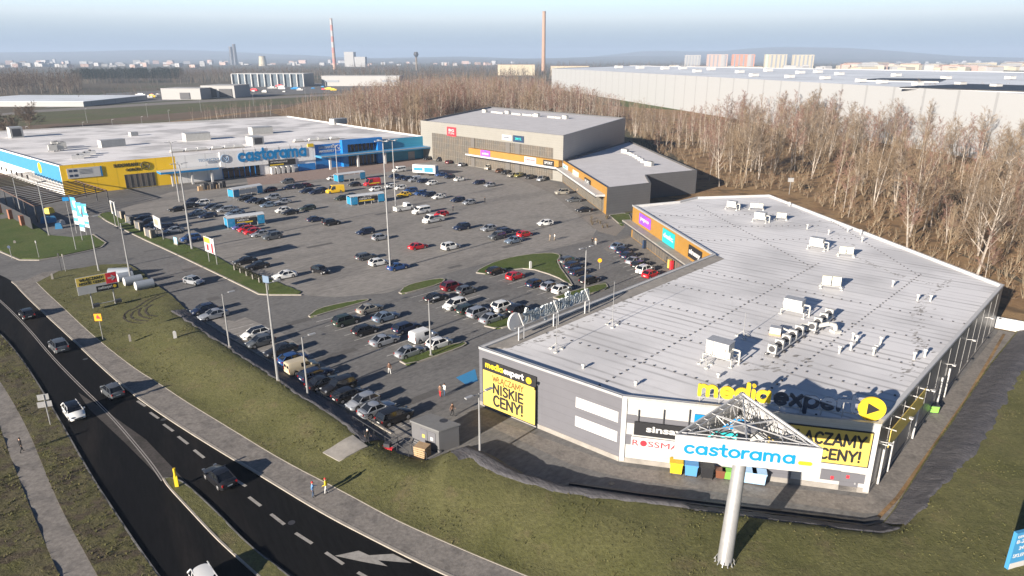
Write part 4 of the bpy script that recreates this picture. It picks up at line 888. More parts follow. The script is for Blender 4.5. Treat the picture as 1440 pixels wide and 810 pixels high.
wall_text([('BUDOWLANY', 159, 195, 7.1, 8.2, .05), ('OGRÓD', 175, 196, 5.6, 6.7, .05)], 'dark letters reading BUDOWLANY OGRÓD with a round arrow on the yellow wall', 'black', (203.5, 6.9, 1.25, .12, 0))
wall_text([('TECHNICZNY', 279, 309, 6.6, 7.5, .45)], 'thin grey-blue letters reading TECHNICZNY with a round arrow on the white wall', mat('grey_blue_letters', (.16, .26, .40), .5), (316.5, 7.0, 1.3, .5, 0))
wall_text([('DREWNO', 450, 473, 7.4, 8.3, .05), ('MATERIAŁY', 450, 472, 6.0, 6.9, .05)], 'white letters with a round arrow on the blue wall beside the portal', 'white', (477, 7.3, 1.1, .12, 0))
t = thing('wall_board', 'white board with small pictures on the left end of the yellow wall', 'sign', fC.pt(onC(105), 4, .1))
mb = MB(); fC.panel(mb, onC(91.5), onC(139), 4.9, 8.0, .05, .2); mb.build('board', 'white', t)
mb = MB(); fC.panel(mb, onC(139) + .1, onC(141.5), 4.9, 8.0, .05, .2); mb.build('blue_edge', 'signblue', t)
mb = MB()
for (x, z) in ((94, 6.9), (101, 6.9), (94, 5.4), (101, 5.4)): fC.panel(mb, onC(x), onC(x + 5), z, z + .7, .2, .24)
for z in (7.3, 6.9, 6.5, 6.1): fC.panel(mb, onC(109), onC(128), z, z + .12, .2, .24)
mb.build('print', 'navy', t)

# rooftop equipment on the hardware store
def roof_box(label, x, y, zr, d, rz, grp=None, dark=True):
    w = G(x, y, zr); t = thing('rooftop_unit', label, 'rooftop unit', w, 0, grp); mb = MB(); mb.box((w.x, w.y, zr + d[2] / 2), d, rz); mb.build('casing', 'unit', t)
    mb = MB(); c, s = math.cos(rz), math.sin(rz); mb.box((w.x + c * (d[0] / 2 + .02), w.y + s * (d[0] / 2 + .02), zr + d[2] / 2), (.06, d[1] * .7, d[2] * .75), rz); mb.build('grille', 'dmetal', t)
    mb = MB(); mb.box((w.x, w.y, zr + d[2] + .04), (d[0] * 1.03, d[1] * 1.05, .08), rz); mb.build('lid', 'metal', t)
roof_box('white stair hut standing at the back left edge of the hardware store roof', 23, 193, 8.5, (6, 4.5, 4.2), R(-45))
roof_box('long beige unit near the yellow corner of the store roof', 158, 206, 8.5, (8.5, 3.5, 2.6), R(50))
roof_box('ribbed beige unit in the middle of the store roof', 277, 197, 8.5, (9.5, 5, 3.0), R(40))
roof_box('white unit with a dark end behind the big blue letters', 359, 203, 8.5, (6, 4.5, 3.0), R(-45))
roof_box('ribbed beige unit far back on the store roof', 367, 188, 8.5, (9, 5, 3.0), R(40))
roof_box('grey unit at the far right edge of the store roof', 476, 174, 8.5, (8, 4, 2.6), R(50))
roof_box('small dark unit near the back edge of the store roof', 188, 191, 8.5, (3, 2.5, 1.6), R(50))
for i, (x, y) in enumerate([(75, 213), (79, 208), (84, 212), (88, 209)]):
    w = G(x, y, 8.5); t = thing('cooler_unit', ORD[i] + ' from left, pale cooler in the cluster on the left of the store roof', 'rooftop unit', w, 0, 'coolers clustered on the store roof'); mb = MB(); mb.box((w.x, w.y, 9.9), (2.6, 2.2, 1.9), R(40)); mb.build('casing', 'unit', t)
    mb = MB()
    for a in (-1, 1):
        for b in (-.9, .9): mb.tube((w.x + a, w.y + b, 8.5), (w.x + a, w.y + b, 9.0), .08, .08, 5)
    mb.tube((w.x, w.y, 10.85), (w.x, w.y, 11.0), .8, .8, 14); mb.build('fan', 'dmetal', t)
for i, (x, y) in enumerate(((110, 223), (119, 220), (127, 217))):
    w = G(x, y, 8.5); t = thing('duct_unit', ORD[i] + ' from left, low duct unit by the yellow corner of the store roof', 'rooftop unit', w, 0, 'duct units on the store roof'); mb = MB(); mb.box((w.x, w.y, 9.1), (3.4, 2.0, 1.2), R(30)); mb.build('casing', 'metal', t); mb = MB(); mb.tube((w.x, w.y, 9.7), (w.x, w.y, 10.1), .5, .35, 10); mb.build('cowl', 'dmetal', t)
for i, x in enumerate((248, 268, 284, 305, 322, 335, 420, 440, 452, 470)):
    w = G(x, 214 - (x - 248) * .072 - (0 if x < 400 else 2), 8.5); t = thing('skylight', ORD[i] + ' from left, domed skylight in the row behind the store front parapet', 'skylight', w, 0, 'domed skylights behind the store front'); mb = MB(); mb.box((w.x, w.y, 8.7), (4.2, 2.2, .4), R(40)); mb.build('kerb', 'conc', t); mb = MB(); mb.box((w.x, w.y, 9.25), (4.0, 2.0, .7), R(40), taper=.7); mb.build('dome', 'white', t)

# garden centre pergola left of the store
t = thing('pergola', 'dark slatted pergola of the garden yard beside the yellow store corner', 'pergola', G(60, 290))
pa = [G(-20, 262, 4), G(52, 322 - 26, 4), G(140, 275, 4), G(62, 247, 4)]
A, B_, C_, D_ = [Vector(p) for p in (G(-30, 250, 4.2), G(48, 290, 4.2), G(150, 268, 4.2), G(62, 240, 4.2))]
for i in range(22):
    k = i / 21; a = A.lerp(B_, k); b = D_.lerp(C_, k); mb = MB(); mb.tube(a, b, .16, .16, 4); mb.build('beam', mat('pergola_timber', (.10, .06, .045), .8) if i == 0 else M['pergola_timber'], t)
for i in range(7):
    for (s0, s1) in ((A, B_), (D_, C_)):
        p = s0.lerp(s1, i / 6); mb = MB(); mb.tube((p.x, p.y, 0), (p.x, p.y, 4.2), .15, .15, 6); mb.build('post', 'dmetal', t)
mb = MB(); mb.tube(A, B_, .18, .18, 5); mb.tube(D_, C_, .18, .18, 5); mb.build('edge_beam', M['pergola_timber'], t)
f_ = Facade(G(-30, 282)[:2], G(46, 323)[:2]); t = thing('yard_fence', 'tall dark mesh fence with brick piers in front of the garden pergola', 'fence', f_.pt(5, 0))
mb = MB(); f_.panel(mb, 0, f_.L, .1, 3.0, -.1, 0); mb.build('mesh_panel', 'dmetal', t)
for i in range(5): mb = MB(); u = f_.L * (i + .3) / 5; f_.panel(mb, u, u + 1.6, 0, 2.6, .02, .8); mb.build('brick_pier', 'brick', t)

# grime on the front roof: blotches along the valleys where water stands
rnd = random.Random(21); mb = MB()
for ln, w, n in [([(700, 492), (760, 478), (820, 452), (880, 425), (950, 392), (992, 372)], .9, 150), ([(1335, 393), (1312, 410), (1298, 430), (1290, 447), (1292, 470), (1298, 490), (1285, 510), (1258, 532)], 1.0, 170), ([(1205, 362), (1240, 378), (1280, 392), (1325, 402)], .6, 60), ([(1100, 285), (1150, 310), (1200, 345)], .5, 40), ([(1060, 520), (1100, 515), (1140, 505)], 1.6, 30), ([(1010, 505), (1050, 512)], 1.2, 16)]:
    L = resample([tuple(G(a, b, 7.15)[:2]) for a, b in ln], .3)
    for k in range(n):
        c = Vector(L[rnd.randrange(len(L))]) + Vector((rnd.gauss(0, w * .45), rnd.gauss(0, w * .45))); r0 = rnd.uniform(.05, .26) * (1.3 if w > 1.1 else 1); m_ = 9
        if not inroof((c.x, c.y)): continue
        mb.add([(c.x + r0 * rnd.uniform(.4, 1.4) * math.cos(6.283 * j / m_ - .7) * 1.5, c.y + r0 * rnd.uniform(.4, 1.2) * math.sin(6.283 * j / m_), 7.153 + .0002 * (k % 17)) for j in range(m_)], [tuple(range(m_))])
gr = mb.build('grime', mat('roof_grime', (.34, .325, .31), .8, var=.5, scale=1.5), RB); gr['kind'] = 'stuff'
# ================================================================ STREET FURNITURE AND PROPS
ZB = 1.1   # height of the grass bank
# ---- pylon sign
PA, PB, PC = Vector((13.2, 48.1, 0)), Vector((24.6, 46.0, 0)), Vector((20.9, 55.9, 0))
ctr = (PA + PB + PC) / 3; pb = G(1018, 795, ZB - .1)
zt = 12.35
PA, PB, PC = [Vector(G(x, y, zt)) for x, y in ((950, 610), (1157, 630), (1044, 551))]
ctr = (PA + PB + PC) / 3; zb = zt - 2.15
t = thing('pylon_sign', 'tall triangular pylon sign reading castorama on a thick grey column in the grass', 'pylon sign', (pb.x, pb.y, zv(pb.x, pb.y)))
mb = MB(); base = Vector((pb.x, pb.y, .9)); top = Vector((ctr.x, ctr.y, zt - .2)); mb.tube(base, (ctr.x, ctr.y, zt - .5), .60, .50, 28); mb.build('column', 'pole', t, smooth=False)
mb = MB(); mb.tube((pb.x, pb.y, .7), (pb.x, pb.y, 1.2), 1.0, .95, 20)
for k in range(12):
    a = k * math.pi / 6; c, s = math.cos(a), math.sin(a); mb.add([(pb.x + c * .7, pb.y + s * .7, 1.25), (pb.x + c * .92, pb.y + s * .92, 1.25), (pb.x + c * .7, pb.y + s * .7, 1.7), (pb.x + c * .7 - s * .05, pb.y + s * .7 + c * .05, 1.25), (pb.x + c * .92 - s * .05, pb.y + s * .92 + c * .05, 1.25), (pb.x + c * .7 - s * .05, pb.y + s * .7 + c * .05, 1.7)], [(0, 1, 2), (3, 5, 4), (1, 4, 5, 2), (0, 2, 5, 3), (0, 3, 4, 1)])
mb.build('flange', 'pole', t)
mb = MB(); mb.box((pb.x, pb.y, .85), (3.2, 3.2, .5), R(20)); mb.build('footing', 'conc', t)
pf = [(PA, PB), (PB, PC), (PC, PA)]
for i, (a, b) in enumerate(pf):
    f = Facade(a[:2], b[:2]); mb = MB(); f.panel(mb, 0, f.L, zb, zt, -.14 if i else -.0, .0 if i else .14); pn = mb.build('sign_panel', 'white', t)
    mb = MB(); stroke_text(f, mb, 'castorama', f.L * .065, f.L * .835, zb + .58, zb + 1.42, .02 if i else .145, .25, .02); mb.build('blue_lettering', mat('pylon_blue', (.0, .21, .50), .5) if i == 0 else M['pylon_blue'], pn)
    mb = MB(); zz = zb + .62; w0, w1 = f.L * .865, f.L * .93; o0, o1 = (.145, .19) if i == 0 else (.02, .05)
    f.panel(mb, w0, w1, zz, zz + .32, o0, o1); f.disc(mb, w0, zz + .16, .16, o0 + .002, o1 + .002, 14); f.disc(mb, w1, zz + .16, .16, o0 + .002, o1 + .002, 14); mb.build('yellow_bar', 'yel', pn)
    # inner lattice
    mb = MB(); n = 8
    for zz in (zb + .15, zt - .12):
        mb.tube(f.pt(.2, zz, -.5), f.pt(f.L - .2, zz, -.5), .05, .05, 5)
    for k in range(n):
        u0_, u1_ = .3 + (f.L - .6) * k / n, .3 + (f.L - .6) * (k + 1) / n
        mb.tube(f.pt(u0_, zb + .15, -.5), f.pt(u1_, zt - .12, -.5), .045, .045, 4); mb.tube(f.pt(u1_, zb + .15, -.5), f.pt(u1_, zt - .12, -.5), .045, .045, 4); mb.tube(f.pt(u1_, zt - .12, -.5), f.pt(u1_, zt - .12, -.05), .04, .04, 4)
    mb.build('lattice', 'metal', t)
    for zz in (zb + .3, zt - .15):
        mb = MB(); m_ = f.pt(f.L / 2, zz, -.4); mb.tube(m_, (ctr.x, ctr.y, zz), .06, .06, 6); mb.tube(a.lerp(ctr, .06).to_2d().to_tuple() + (zz,), (ctr.x, ctr.y, zz), .06, .06, 6); mb.build('beam', 'metal', t)
    mb = MB()
    for k in (2, 4, 6):
        mb.tube(f.pt(f.L * k / 8, zb + .2, -.5), (ctr.x, ctr.y, zt - .3), .05, .05, 4); mb.tube(f.pt(f.L * k / 8, zt - .15, -.5), (ctr.x, ctr.y, zb + .3), .05, .05, 4)
        mb.tube(f.pt(f.L * k / 8, zt - .15, -.5), f.pt(f.L * k / 8, zt - .15, -1.9), .04, .04, 4)
    mb.build('brace', 'metal', t)
mb = MB(); mb.tube((ctr.x, ctr.y, zt - .5), (ctr.x, ctr.y, zt - .35), .95, .95, 24); mb.build('top_plate', 'pole', t)

# ---- blue totem lower right
tb = G(1423, 800, 1.1); zz = 3.7
t = thing('totem_sign', 'blue and white totem sign standing in the grass at the lower right corner', 'totem sign', tb)
f = Facade((tb.x - .75, tb.y - .15), (tb.x + .95, tb.y + .35)); ztt = 1.1 + zz
mb = MB(); f.panel(mb, 0, f.L, 1.05, ztt, -.05, .25); bd = mb.build('blue_casing', 'ltblue', t)
mb = MB(); f.panel(mb, .08, f.L - .08, 1.1, 1.1 + zz * .22, .25, .27); mb.build('white_panel', 'white', t)
for (s_, a, b, z0, z1) in [('OTWARTE', .1, .9, .86, .93), ('8-21', .1, .7, .72, .82), ('24 H', .35, .9, .55, .64), ('SKLEP', .1, .8, .36, .45)]:
    mb = MB(); f.text(mb, s_, f.L * a, f.L * b, 1.1 + zz * z0, 1.1 + zz * z1, .25, .01, .02); mb.build('white_lettering', 'white', t)
mb = MB(); mb.box((tb.x, tb.y, 1.0), (2.6, 1.2, .5), f.ang); mb.build('footing', 'conc', t)

# ---- transformer kiosk
kb = [G(580, 625), G(617, 637), G(646, 624)]
Kc = (G(580, 620, 0) + G(646, 625, 0)) / 2
k0, k1, k2 = Vector((-11.2, 66.0, 0)), Vector((-7.6, 63.3, 0)), Vector((-5.3, 65.3, 0))
k0, k1, k2 = G(580, 622), G(618, 637), G(646, 627)
k3 = k0 + (k2 - k1)
t = thing('transformer_kiosk', 'small grey flat-roofed transformer kiosk at the end of the parking row', 'kiosk', k1)
mb = MB(); mb.prism([tuple(p[:2]) for p in (k0, k1, k2, k3)], 0, 2.55); mb.build('walls', mat('kiosk_wall', (.12, .12, .125), .7, var=.08, scale=1.0), t)
kc = (k0 + k2) / 2; ex = lambda p: (kc + (p - kc) * 1.07)
mb = MB(); mb.prism([tuple(ex(p)[:2]) for p in (k0, k1, k2, k3)], 2.552, 2.72); mb.build('roof', mat('kiosk_roof', (.16, .16, .16), .8, var=.12, scale=1.5), t)
f = Facade(k0[:2], k1[:2])
for a in (.32, .62):
    mb = MB(); f.panel(mb, f.L * a, f.L * (a + .26), .1, 2.2, .003, .05); d_ = mb.build('door', 'grey_panel', t); mb = MB(); f.panel(mb, f.L * (a + .08), f.L * (a + .18), 1.2, 1.6, .05, .07); mb.build('warning_plate', 'yelsoft' if a < .5 else 'white', d_)
w = kc; mb = MB(); mb.tube((kc.x + .9, kc.y + .3, 2.72), (kc.x + .9, kc.y + .3, 2.74), .45, .45, 18); mb.build('roof_disc', 'dmetal', t)
w = G(594, 640); t = thing('pallet_stack', 'light wooden crate stack in front of the grey kiosk', 'crate', w)
for k in range(5): mb = MB(); mb.box((w.x, w.y, .1 + k * .25), (1.4, 1.2, .2), R(-30 + k * 1.5)); mb.build('pallet', 'wood', t)
w = G(541, 633); t = thing('plate_compactor', 'small red compactor machine with dark handle lying by the grass edge', 'machine', w)
mb = MB(); mb.box((w.x, w.y, .2), (1.9, .5, .35), R(-15)); mb.build('red_body', 'red', t); mb = MB(); mb.tube((w.x + .6, w.y, .3), (w.x + 2.0, w.y + .3, 1.0), .05, .05, 6); mb.tube((w.x + .8, w.y - .3, .3), (w.x + 2.0, w.y + .3, 1.0), .05, .05, 6); mb.build('handle', 'dmetal', t); mb = MB(); mb.box((w.x + .3, w.y + .2, .55), (.7, .6, .5), R(-15)); mb.build('engine', 'dmetal', t)
# pedestrian barrier rails by the slab
for i, (a, b) in enumerate([((497, 595), (575, 645)), ((505, 588), (600, 648))]):
    A_, B_ = G(*a), G(*b); t = thing('guard_rail', 'dark low guard rail at the end of the parking row by the concrete slab' if i == 0 else 'second dark low guard rail, nearer the parked cars', 'railing', A_); mb = MB(); mb.tube(A_ + Vector((0, 0, .9)), B_ + Vector((0, 0, .9)), .05, .05, 6); mb.build('rail', 'dmetal', t)
    for k in range(6): mb = MB(); p = A_.lerp(B_, k / 5); mb.tube(p, p + Vector((0, 0, .9)), .04, .04, 6); mb.build('post', 'dmetal', t)

# ---- bins in front of the white wall
def bin_(x, y, m, label, lid=None, s=1.0, name='wheeled_container', cat='bin'):
    w = G(x, y); t = thing(name, label, cat, w); rz = fS.ang; n = 0
    mb = MB(); mb.box((w.x, w.y, .75 * s), (1.12 * s, .9 * s, 1.1 * s), rz, taper=1.1); mb.build('body', m, t)
    mb = MB(); mb.box((w.x, w.y, 1.36 * s), (1.36 * s, 1.1 * s, .14 * s), rz); mb.build('lid', lid or m, t)
    for a in (-.5, .5):
        for b in (-.35, .35):
            p = Vector((w.x, w.y, 0)) + fS.u * a * s + fS.n * b * s; mb = MB(); mb.tube(p + fS.u * -.05 + Vector((0, 0, .1)), p + fS.u * .05 + Vector((0, 0, .1)), .1, .1, 8); mb.build('wheel', 'dmetal', t)
    return t
bin_(950, 665, 'yel', 'yellow wheeled waste container, leftmost by the white wall')
bin_(971, 668, mat('bin_blue', (.08, .26, .52), .5), 'blue wheeled waste container between the yellow and the black one')
bin_(993, 671, 'black', 'black wheeled waste container by the white wall')
bin_(1012, 672, mat('bin_brown', (.16, .06, .03), .5), 'small brown bin beside the black container', s=.72)
bin_(1021.5, 673, mat('bin_green', (.16, .42, .06), .5), 'small green bin left of the pylon column', s=.72)
bin_(1052, 678, mat('bin_pale_blue', (.32, .50, .72), .5), 'pale blue container directly right of the pylon column')
bin_(1066, 680, M['bin_pale_blue'], 'pale blue container, rightmost of the row by the white wall')
bin_(1312, 580, mat('bin_lime', (.22, .50, .08), .5), 'lime green bin with a dark lid on the walkway by the east wall', 'dmetal', .75)

# ---- rooftop units of the front building
ZR = 7.15; RA = R(43)
def frame(mb, c, dx, dy, z0, h, rz, r=.07):
    cs, sn = math.cos(rz), math.sin(rz)
    P_ = [Vector((c.x + a * cs - b * sn, c.y + a * sn + b * cs, 0)) for a, b in ((-dx, -dy), (dx, -dy), (dx, dy), (-dx, dy))]
    for p in P_: mb.tube((p.x, p.y, z0), (p.x, p.y, z0 + h), r, r, 5); mb.box((p.x, p.y, z0 + .06), (.4, .4, .12), rz)
    for i in range(4): a, b = P_[i], P_[(i + 1) % 4]; mb.tube((a.x, a.y, z0 + h), (b.x, b.y, z0 + h), r, r, 5)
def big_unit(x, y, s, label):
    w = G(x, y, ZR + 1.5); t = thing('air_handling_unit', label, 'rooftop unit', (w.x, w.y, ZR)); cs, sn = math.cos(-.7), math.sin(-.7)
    def off(a, b): return (w.x + (a * cs - b * sn) * s, w.y + (a * sn + b * cs) * s)
    mb = MB(); frame(mb, w, 1.7 * s, 1.1 * s, ZR, .8 * s, -.7); mb.build('stand', 'unit', t)
    mb = MB(); mb.box((*off(-.2, 0), ZR + 1.65 * s), (2.7 * s, 1.7 * s, 1.6 * s), -.7); mb.build('casing', 'unit', t)
    mb = MB(); mb.box((*off(-.2, 0), ZR + 2.5 * s), (2.8 * s, 1.8 * s, .08 * s), -.7); mb.build('lid', 'metal', t)
    mb = MB(); mb.box((*off(1.0, -.5), ZR + 1.25 * s), (.9 * s, .9 * s, .8 * s), -.7); mb.build('side_box', 'unit', t)
    mb = MB(); mb.box((*off(.3, -.95), ZR + 1.4 * s), (1.1 * s, .2 * s, 1.0 * s), -.7); mb.build('intake_hood', 'unit', t)
    mb = MB(); p = off(-1.75, 0); q = off(-1.5, 0); mb.tube((*p, ZR + 1.5 * s), (*q, ZR + 1.5 * s), .5 * s, .5 * s, 14); mb.build('duct', 'metal', t)
    mb = MB(); p = off(1.2, .2); q = off(2.1, .2); mb.tube((*p, ZR + 1.7 * s), (*q, ZR + 1.7 * s), .12, .12, 6); mb.tube((*q, ZR + 1.7 * s), (*q, ZR), .12, .12, 6); mb.build('pipe', 'unit', t)
big_unit(1015, 490, .98, 'largest white air handling unit, nearest the dark letters on the front roof')
big_unit(1119, 427, .88, 'white air handling unit in the middle of the front roof')
big_unit(1151, 339, .84, 'white air handling unit right of the roof fold, beside a pair of small coolers')
big_unit(1071, 302, .82, 'white air handling unit on the far part of the front roof, the nearer of two')
big_unit(1031, 285, .75, 'white air handling unit at the far end of the front roof')
def split_unit(x, y, n, label, two=False, s=1.0, face=R(-60)):
    w = G(x, y, ZR + .8); t = thing('condenser_unit', label, 'rooftop unit', (w.x, w.y, ZR)); d = Vector((math.cos(-.35), math.sin(-.35), 0)); nn = Vector((d.y, -d.x, 0))
    mb = MB(); frame(mb, w, .62 * n * s, .5 * s, ZR, .45, -.35, .05); mb.build('stand', 'unit', t)
    for k in range(n):
        for lv in range(2 if two else 1):
            c = w + d * ((k - (n - 1) / 2) * 1.2 * s); z = ZR + .5 + .62 * s + lv * 1.3 * s
            mb = MB(); mb.box((c.x, c.y, z), (1.05 * s, .5 * s, 1.2 * s), -.35); cs_ = mb.build('casing', mat('cooler_cream', (.62, .60, .50), .5) if 'cooler_cream' not in M else M['cooler_cream'], t)
            mb = MB(); p = c + nn * (.25 * s); q = c + nn * (.29 * s); mb.tube((p.x, p.y, z), (q.x, q.y, z), .42 * s, .42 * s, 16); mb.build('fan', 'metal', cs_)
split_unit(1169, 398, 2, 'pair of cream coolers on a tall stand in the middle of the front roof', s=1.15)
split_unit(1190, 354, 2, 'low pair of cream coolers right of the air handling unit on the roof fold')
split_unit(1064, 290, 3, 'row of three small coolers between the two far air handling units', s=.8)
split_unit(1099, 304, 2, 'pair of small coolers right of the far air handling unit', s=.85)
def unit_row(x0, y0, x1, y1, n, label):
    a, b = G(x0, y0, ZR + .6), G(x1, y1, ZR + .6); d = (b - a).normalized(); t = thing('condenser_row', label, 'rooftop unit', (a.x, a.y, ZR)); nn = Vector((d.y, -d.x, 0)); ang = math.atan2(d.y, d.x)
    for o_ in (-.5, .5): mb = MB(); mb.tube((a + nn * o_ - d * .6), (b + nn * o_ + d * .6), .09, .09, 5); mb.v = [(v[0], v[1], v[2] - .25) for v in mb.v]; mb.build('rail', 'metal', t)
    for k in range(n):
        c = a.lerp(b, k / (n - 1)); mb = MB(); mb.box((c.x, c.y, ZR + .95), (.42, 1.0, 1.05), ang); cs_ = mb.build('casing', 'unit', t); mb = MB(); mb.tube(c + d * -.22 + Vector((0, 0, .35)), c + d * -.26 + Vector((0, 0, .35)), .38, .38, 14); mb.build('fan', 'dmetal', cs_)
        for o_ in (-.6, .6): mb = MB(); p = c + nn * o_; mb.box((p.x, p.y, ZR + .12), (.4, .4, .22), ang); mb.build('foot_block', 'dmetal', t)
unit_row(1086, 494, 1124, 467, 5, 'row of five slim condensers on rails on the front roof')
unit_row(1142, 462, 1166, 443, 4, 'short row of condensers on rails, right behind the row of five')
t = thing('roof_duct', 'curved pale duct with a cowl beside the condenser rows', 'duct', G(1166, 465, ZR)); c = G(1168, 467, ZR)
mb = MB(); pts = [c + Vector((-3.6, .6, .7)), c + Vector((-1.2, .3, .8)), c + Vector((-.3, .1, 1.1)), c + Vector((.5, 0, .9)), c + Vector((.6, 0, .05))]
for i in range(4): mb.tube(pts[i], pts[i + 1], .28, .28, 10)
mb.build('duct_pipe', 'unit', t); mb = MB(); mb.box((c.x + .6, c.y, ZR + .15), (1.0, 1.0, .3), .3); mb.build('base', 'unit', t)
c = G(1090, 471, ZR); t = thing('roof_box_unit', 'small dark-topped box unit left of the condenser rows', 'rooftop unit', c); mb = MB(); mb.box((c.x, c.y, ZR + .7), (1.3, 1.0, .8), -.5); mb.build('casing', 'metal', t); mb = MB(); mb.box((c.x, c.y, ZR + .17), (1.4, .8, .34), -.5); mb.build('base_block', 'wood', t); mb = MB(); mb.tube((c.x + .5, c.y + .3, ZR + 1.0), (c.x + 1.9, c.y - .4, ZR + .5), .12, .12, 6); mb.build('pipe', 'unit', t)
# lightning rods on three feet and small vent cowls
for i, (x, y, ty) in enumerate([(782, 492, 400), (861, 458, 384), (1146, 345, 322), (992, 514, 480), (1045, 474, 440)]):
    h = max(2.2, min(6, ZH(x, y, ty, ZR))); c = G(x, y, ZR); t = thing('lightning_rod', ['tall thin lightning rod near the parking corner of the front roof', 'tall thin lightning rod behind the back-to-front roof letters', 'thin lightning rod near the roof fold', 'thin lightning rod in front of the largest air handling unit', 'thin lightning rod behind the largest air handling unit'][i], 'lightning rod', c)
    mb = MB(); mb.tube(c, c + Vector((0, 0, h)), .05, .025, 5); mb.build('rod', 'pole', t)
    for k in range(3):
        a = k * 2.094 + .4; q = c + Vector((math.cos(a) * .75, math.sin(a) * .75, 0)); mb = MB(); mb.tube(q + Vector((0, 0, 0)), q + Vector((0, 0, .14)), .26, .22, 10); mb.tube(q + Vector((0, 0, .12)), c + Vector((0, 0, .9)), .03, .03, 4); mb.build('foot', 'unit', t)
vp = [(1199, 478), (1255, 403), (1290, 423), (1308, 424), (1231, 496), (1204, 482), (1180, 497), (1196, 492), (1238, 484), (1228, 499), (1285, 506), (1300, 502), (1145, 258 + 40), (1110, 290), (1212, 340), (1135, 322), (1165, 330), (1192, 326), (1210, 330), (1010, 531), (894, 542), (820, 518)]
VL = ['left of the condenser rows\' duct, in open roof', 'on the far right part of the front roof', 'on the right of the front roof, left of a pair', 'near the right wall, beside the grime patch', 'in the right foreground group, upper left', 'in the right foreground group, topmost left', 'left of the right foreground group', 'left of centre in the right foreground group', 'in the right foreground group, upper right', 'in the right foreground group, lower middle', 'left of two near the right parapet', 'right of two near the right parapet', 'x', 'on the far part of the roof by the rear parapet', 'midway along the rear parapet, lowest', 'along the rear parapet, leftmost', 'along the rear parapet, second from left', 'along the rear parapet, third from left', 'along the rear parapet, fourth from left', 'stub in front of the largest air handling unit', 'stub near the front edge of the roof', 'stub near the left parking corner of the roof']
for i, (x, y) in enumerate(vp):
    if i in (12,): continue
    c = G(x, y, ZR)
    if not inroof((c.x, c.y)): continue
    t = thing('vent_cowl', 'small white vent cowl ' + VL[i], 'roof vent', c, 0, 'small vent cowls on the front roof'); h = .35 if i > 18 else .8
    mb = MB(); mb.tube(c, c + Vector((0, 0, h)), .13, .13, 8); mb.build('pipe', 'unit', t); mb = MB(); mb.tube(c + Vector((0, 0, h)), c + Vector((0, 0, h + .22)), .24, .2, 10); mb.build('cap', 'white', t)

# ---- lamp posts
def lamp(x, y, ty, label, arms=1, r=.09, z0=0.0, az=R(43), hd=1.3, head=True):
    c = G(x, y, z0); h = ZH(x, y, ty, z0); t = thing('street_lamp', label, 'street lamp', c)
    mb = MB(); mb.tube(c - Vector((0, 0, .15)), c + Vector((0, 0, h)), r * 1.5, r * .75, 8); mb.build('pole', 'pole', t)
    mb = MB(); mb.box((c.x, c.y, c.z + .08), (.4, .4, .16), .4); mb.build('foot', 'conc', t)
    if head:
        for k in range(arms):
            a = az + k * 2 * math.pi / arms; d = Vector((math.cos(a), math.sin(a), .0)); e = c + Vector((0, 0, h)) + d * hd
            mb = MB(); mb.tube(c + Vector((0, 0, h - .1)), e, .05, .05, 5); mb.build('arm', 'pole', t)
            mb = MB(); mb.box((e.x, e.y, e.z + .02), (.9, .34, .13), a); mb.build('lamp_head', 'metal', t)
    return t
LM = [(549, 380, 198, 'tallest lighting mast, rising in the near middle of the big car park', 4, .13, 0), (556.7, 293, 197, 'lighting mast in the far middle of the big car park, beside the white pickup', 4, .12, 0),
      (475, 247, 204, 'lighting mast in front of the blue portal of the hardware store', 4, .14, 0), (252.6, 284, 200, 'lighting mast beside the black cars near the yellow and white walls', 4, .16, 0),
      (270, 350, 230, 'lighting mast on the planted strip beside the small billboard', 4, .16, .1), (391, 535, 398, 'lamp post on the grass bank behind the beige van', 1, .13, 1.0),
      (323, 488, 413, 'lamp post on the grass bank left of the white hatchback', 1, .09, 1.0), (433, 555, 474, 'short lamp post on the bank by the beige van', 1, .09, .5),
      (606, 500, 422, 'lamp post on the grass island beside the white hatchback and white van', 1, .09, .1), (675, 645, 553, 'lamp post in front of the yellow NISKIE CENY banner', 2, .09, .4),
      (822, 418, 348, 'double-headed lamp post between the long dark cars and the roof letters', 2, .10, .1), (31, 306.7, 250, 'leftmost lamp post by the garden yard fence', 1, .10, .1),
      (69, 331, 256, 'lamp post at the paved corner of the garden yard', 1, .11, .1), (185, 398, 314, 'lamp post on the grass tip beside the round containers', 1, .12, .1), (139, 381, 305, 'lamp post behind the red and yellow billboard', 1, .11, .1)]
for (x, y, ty, lb, ar, r_, z0) in LM: lamp(x, y, ty, lb, ar, r_, z0)

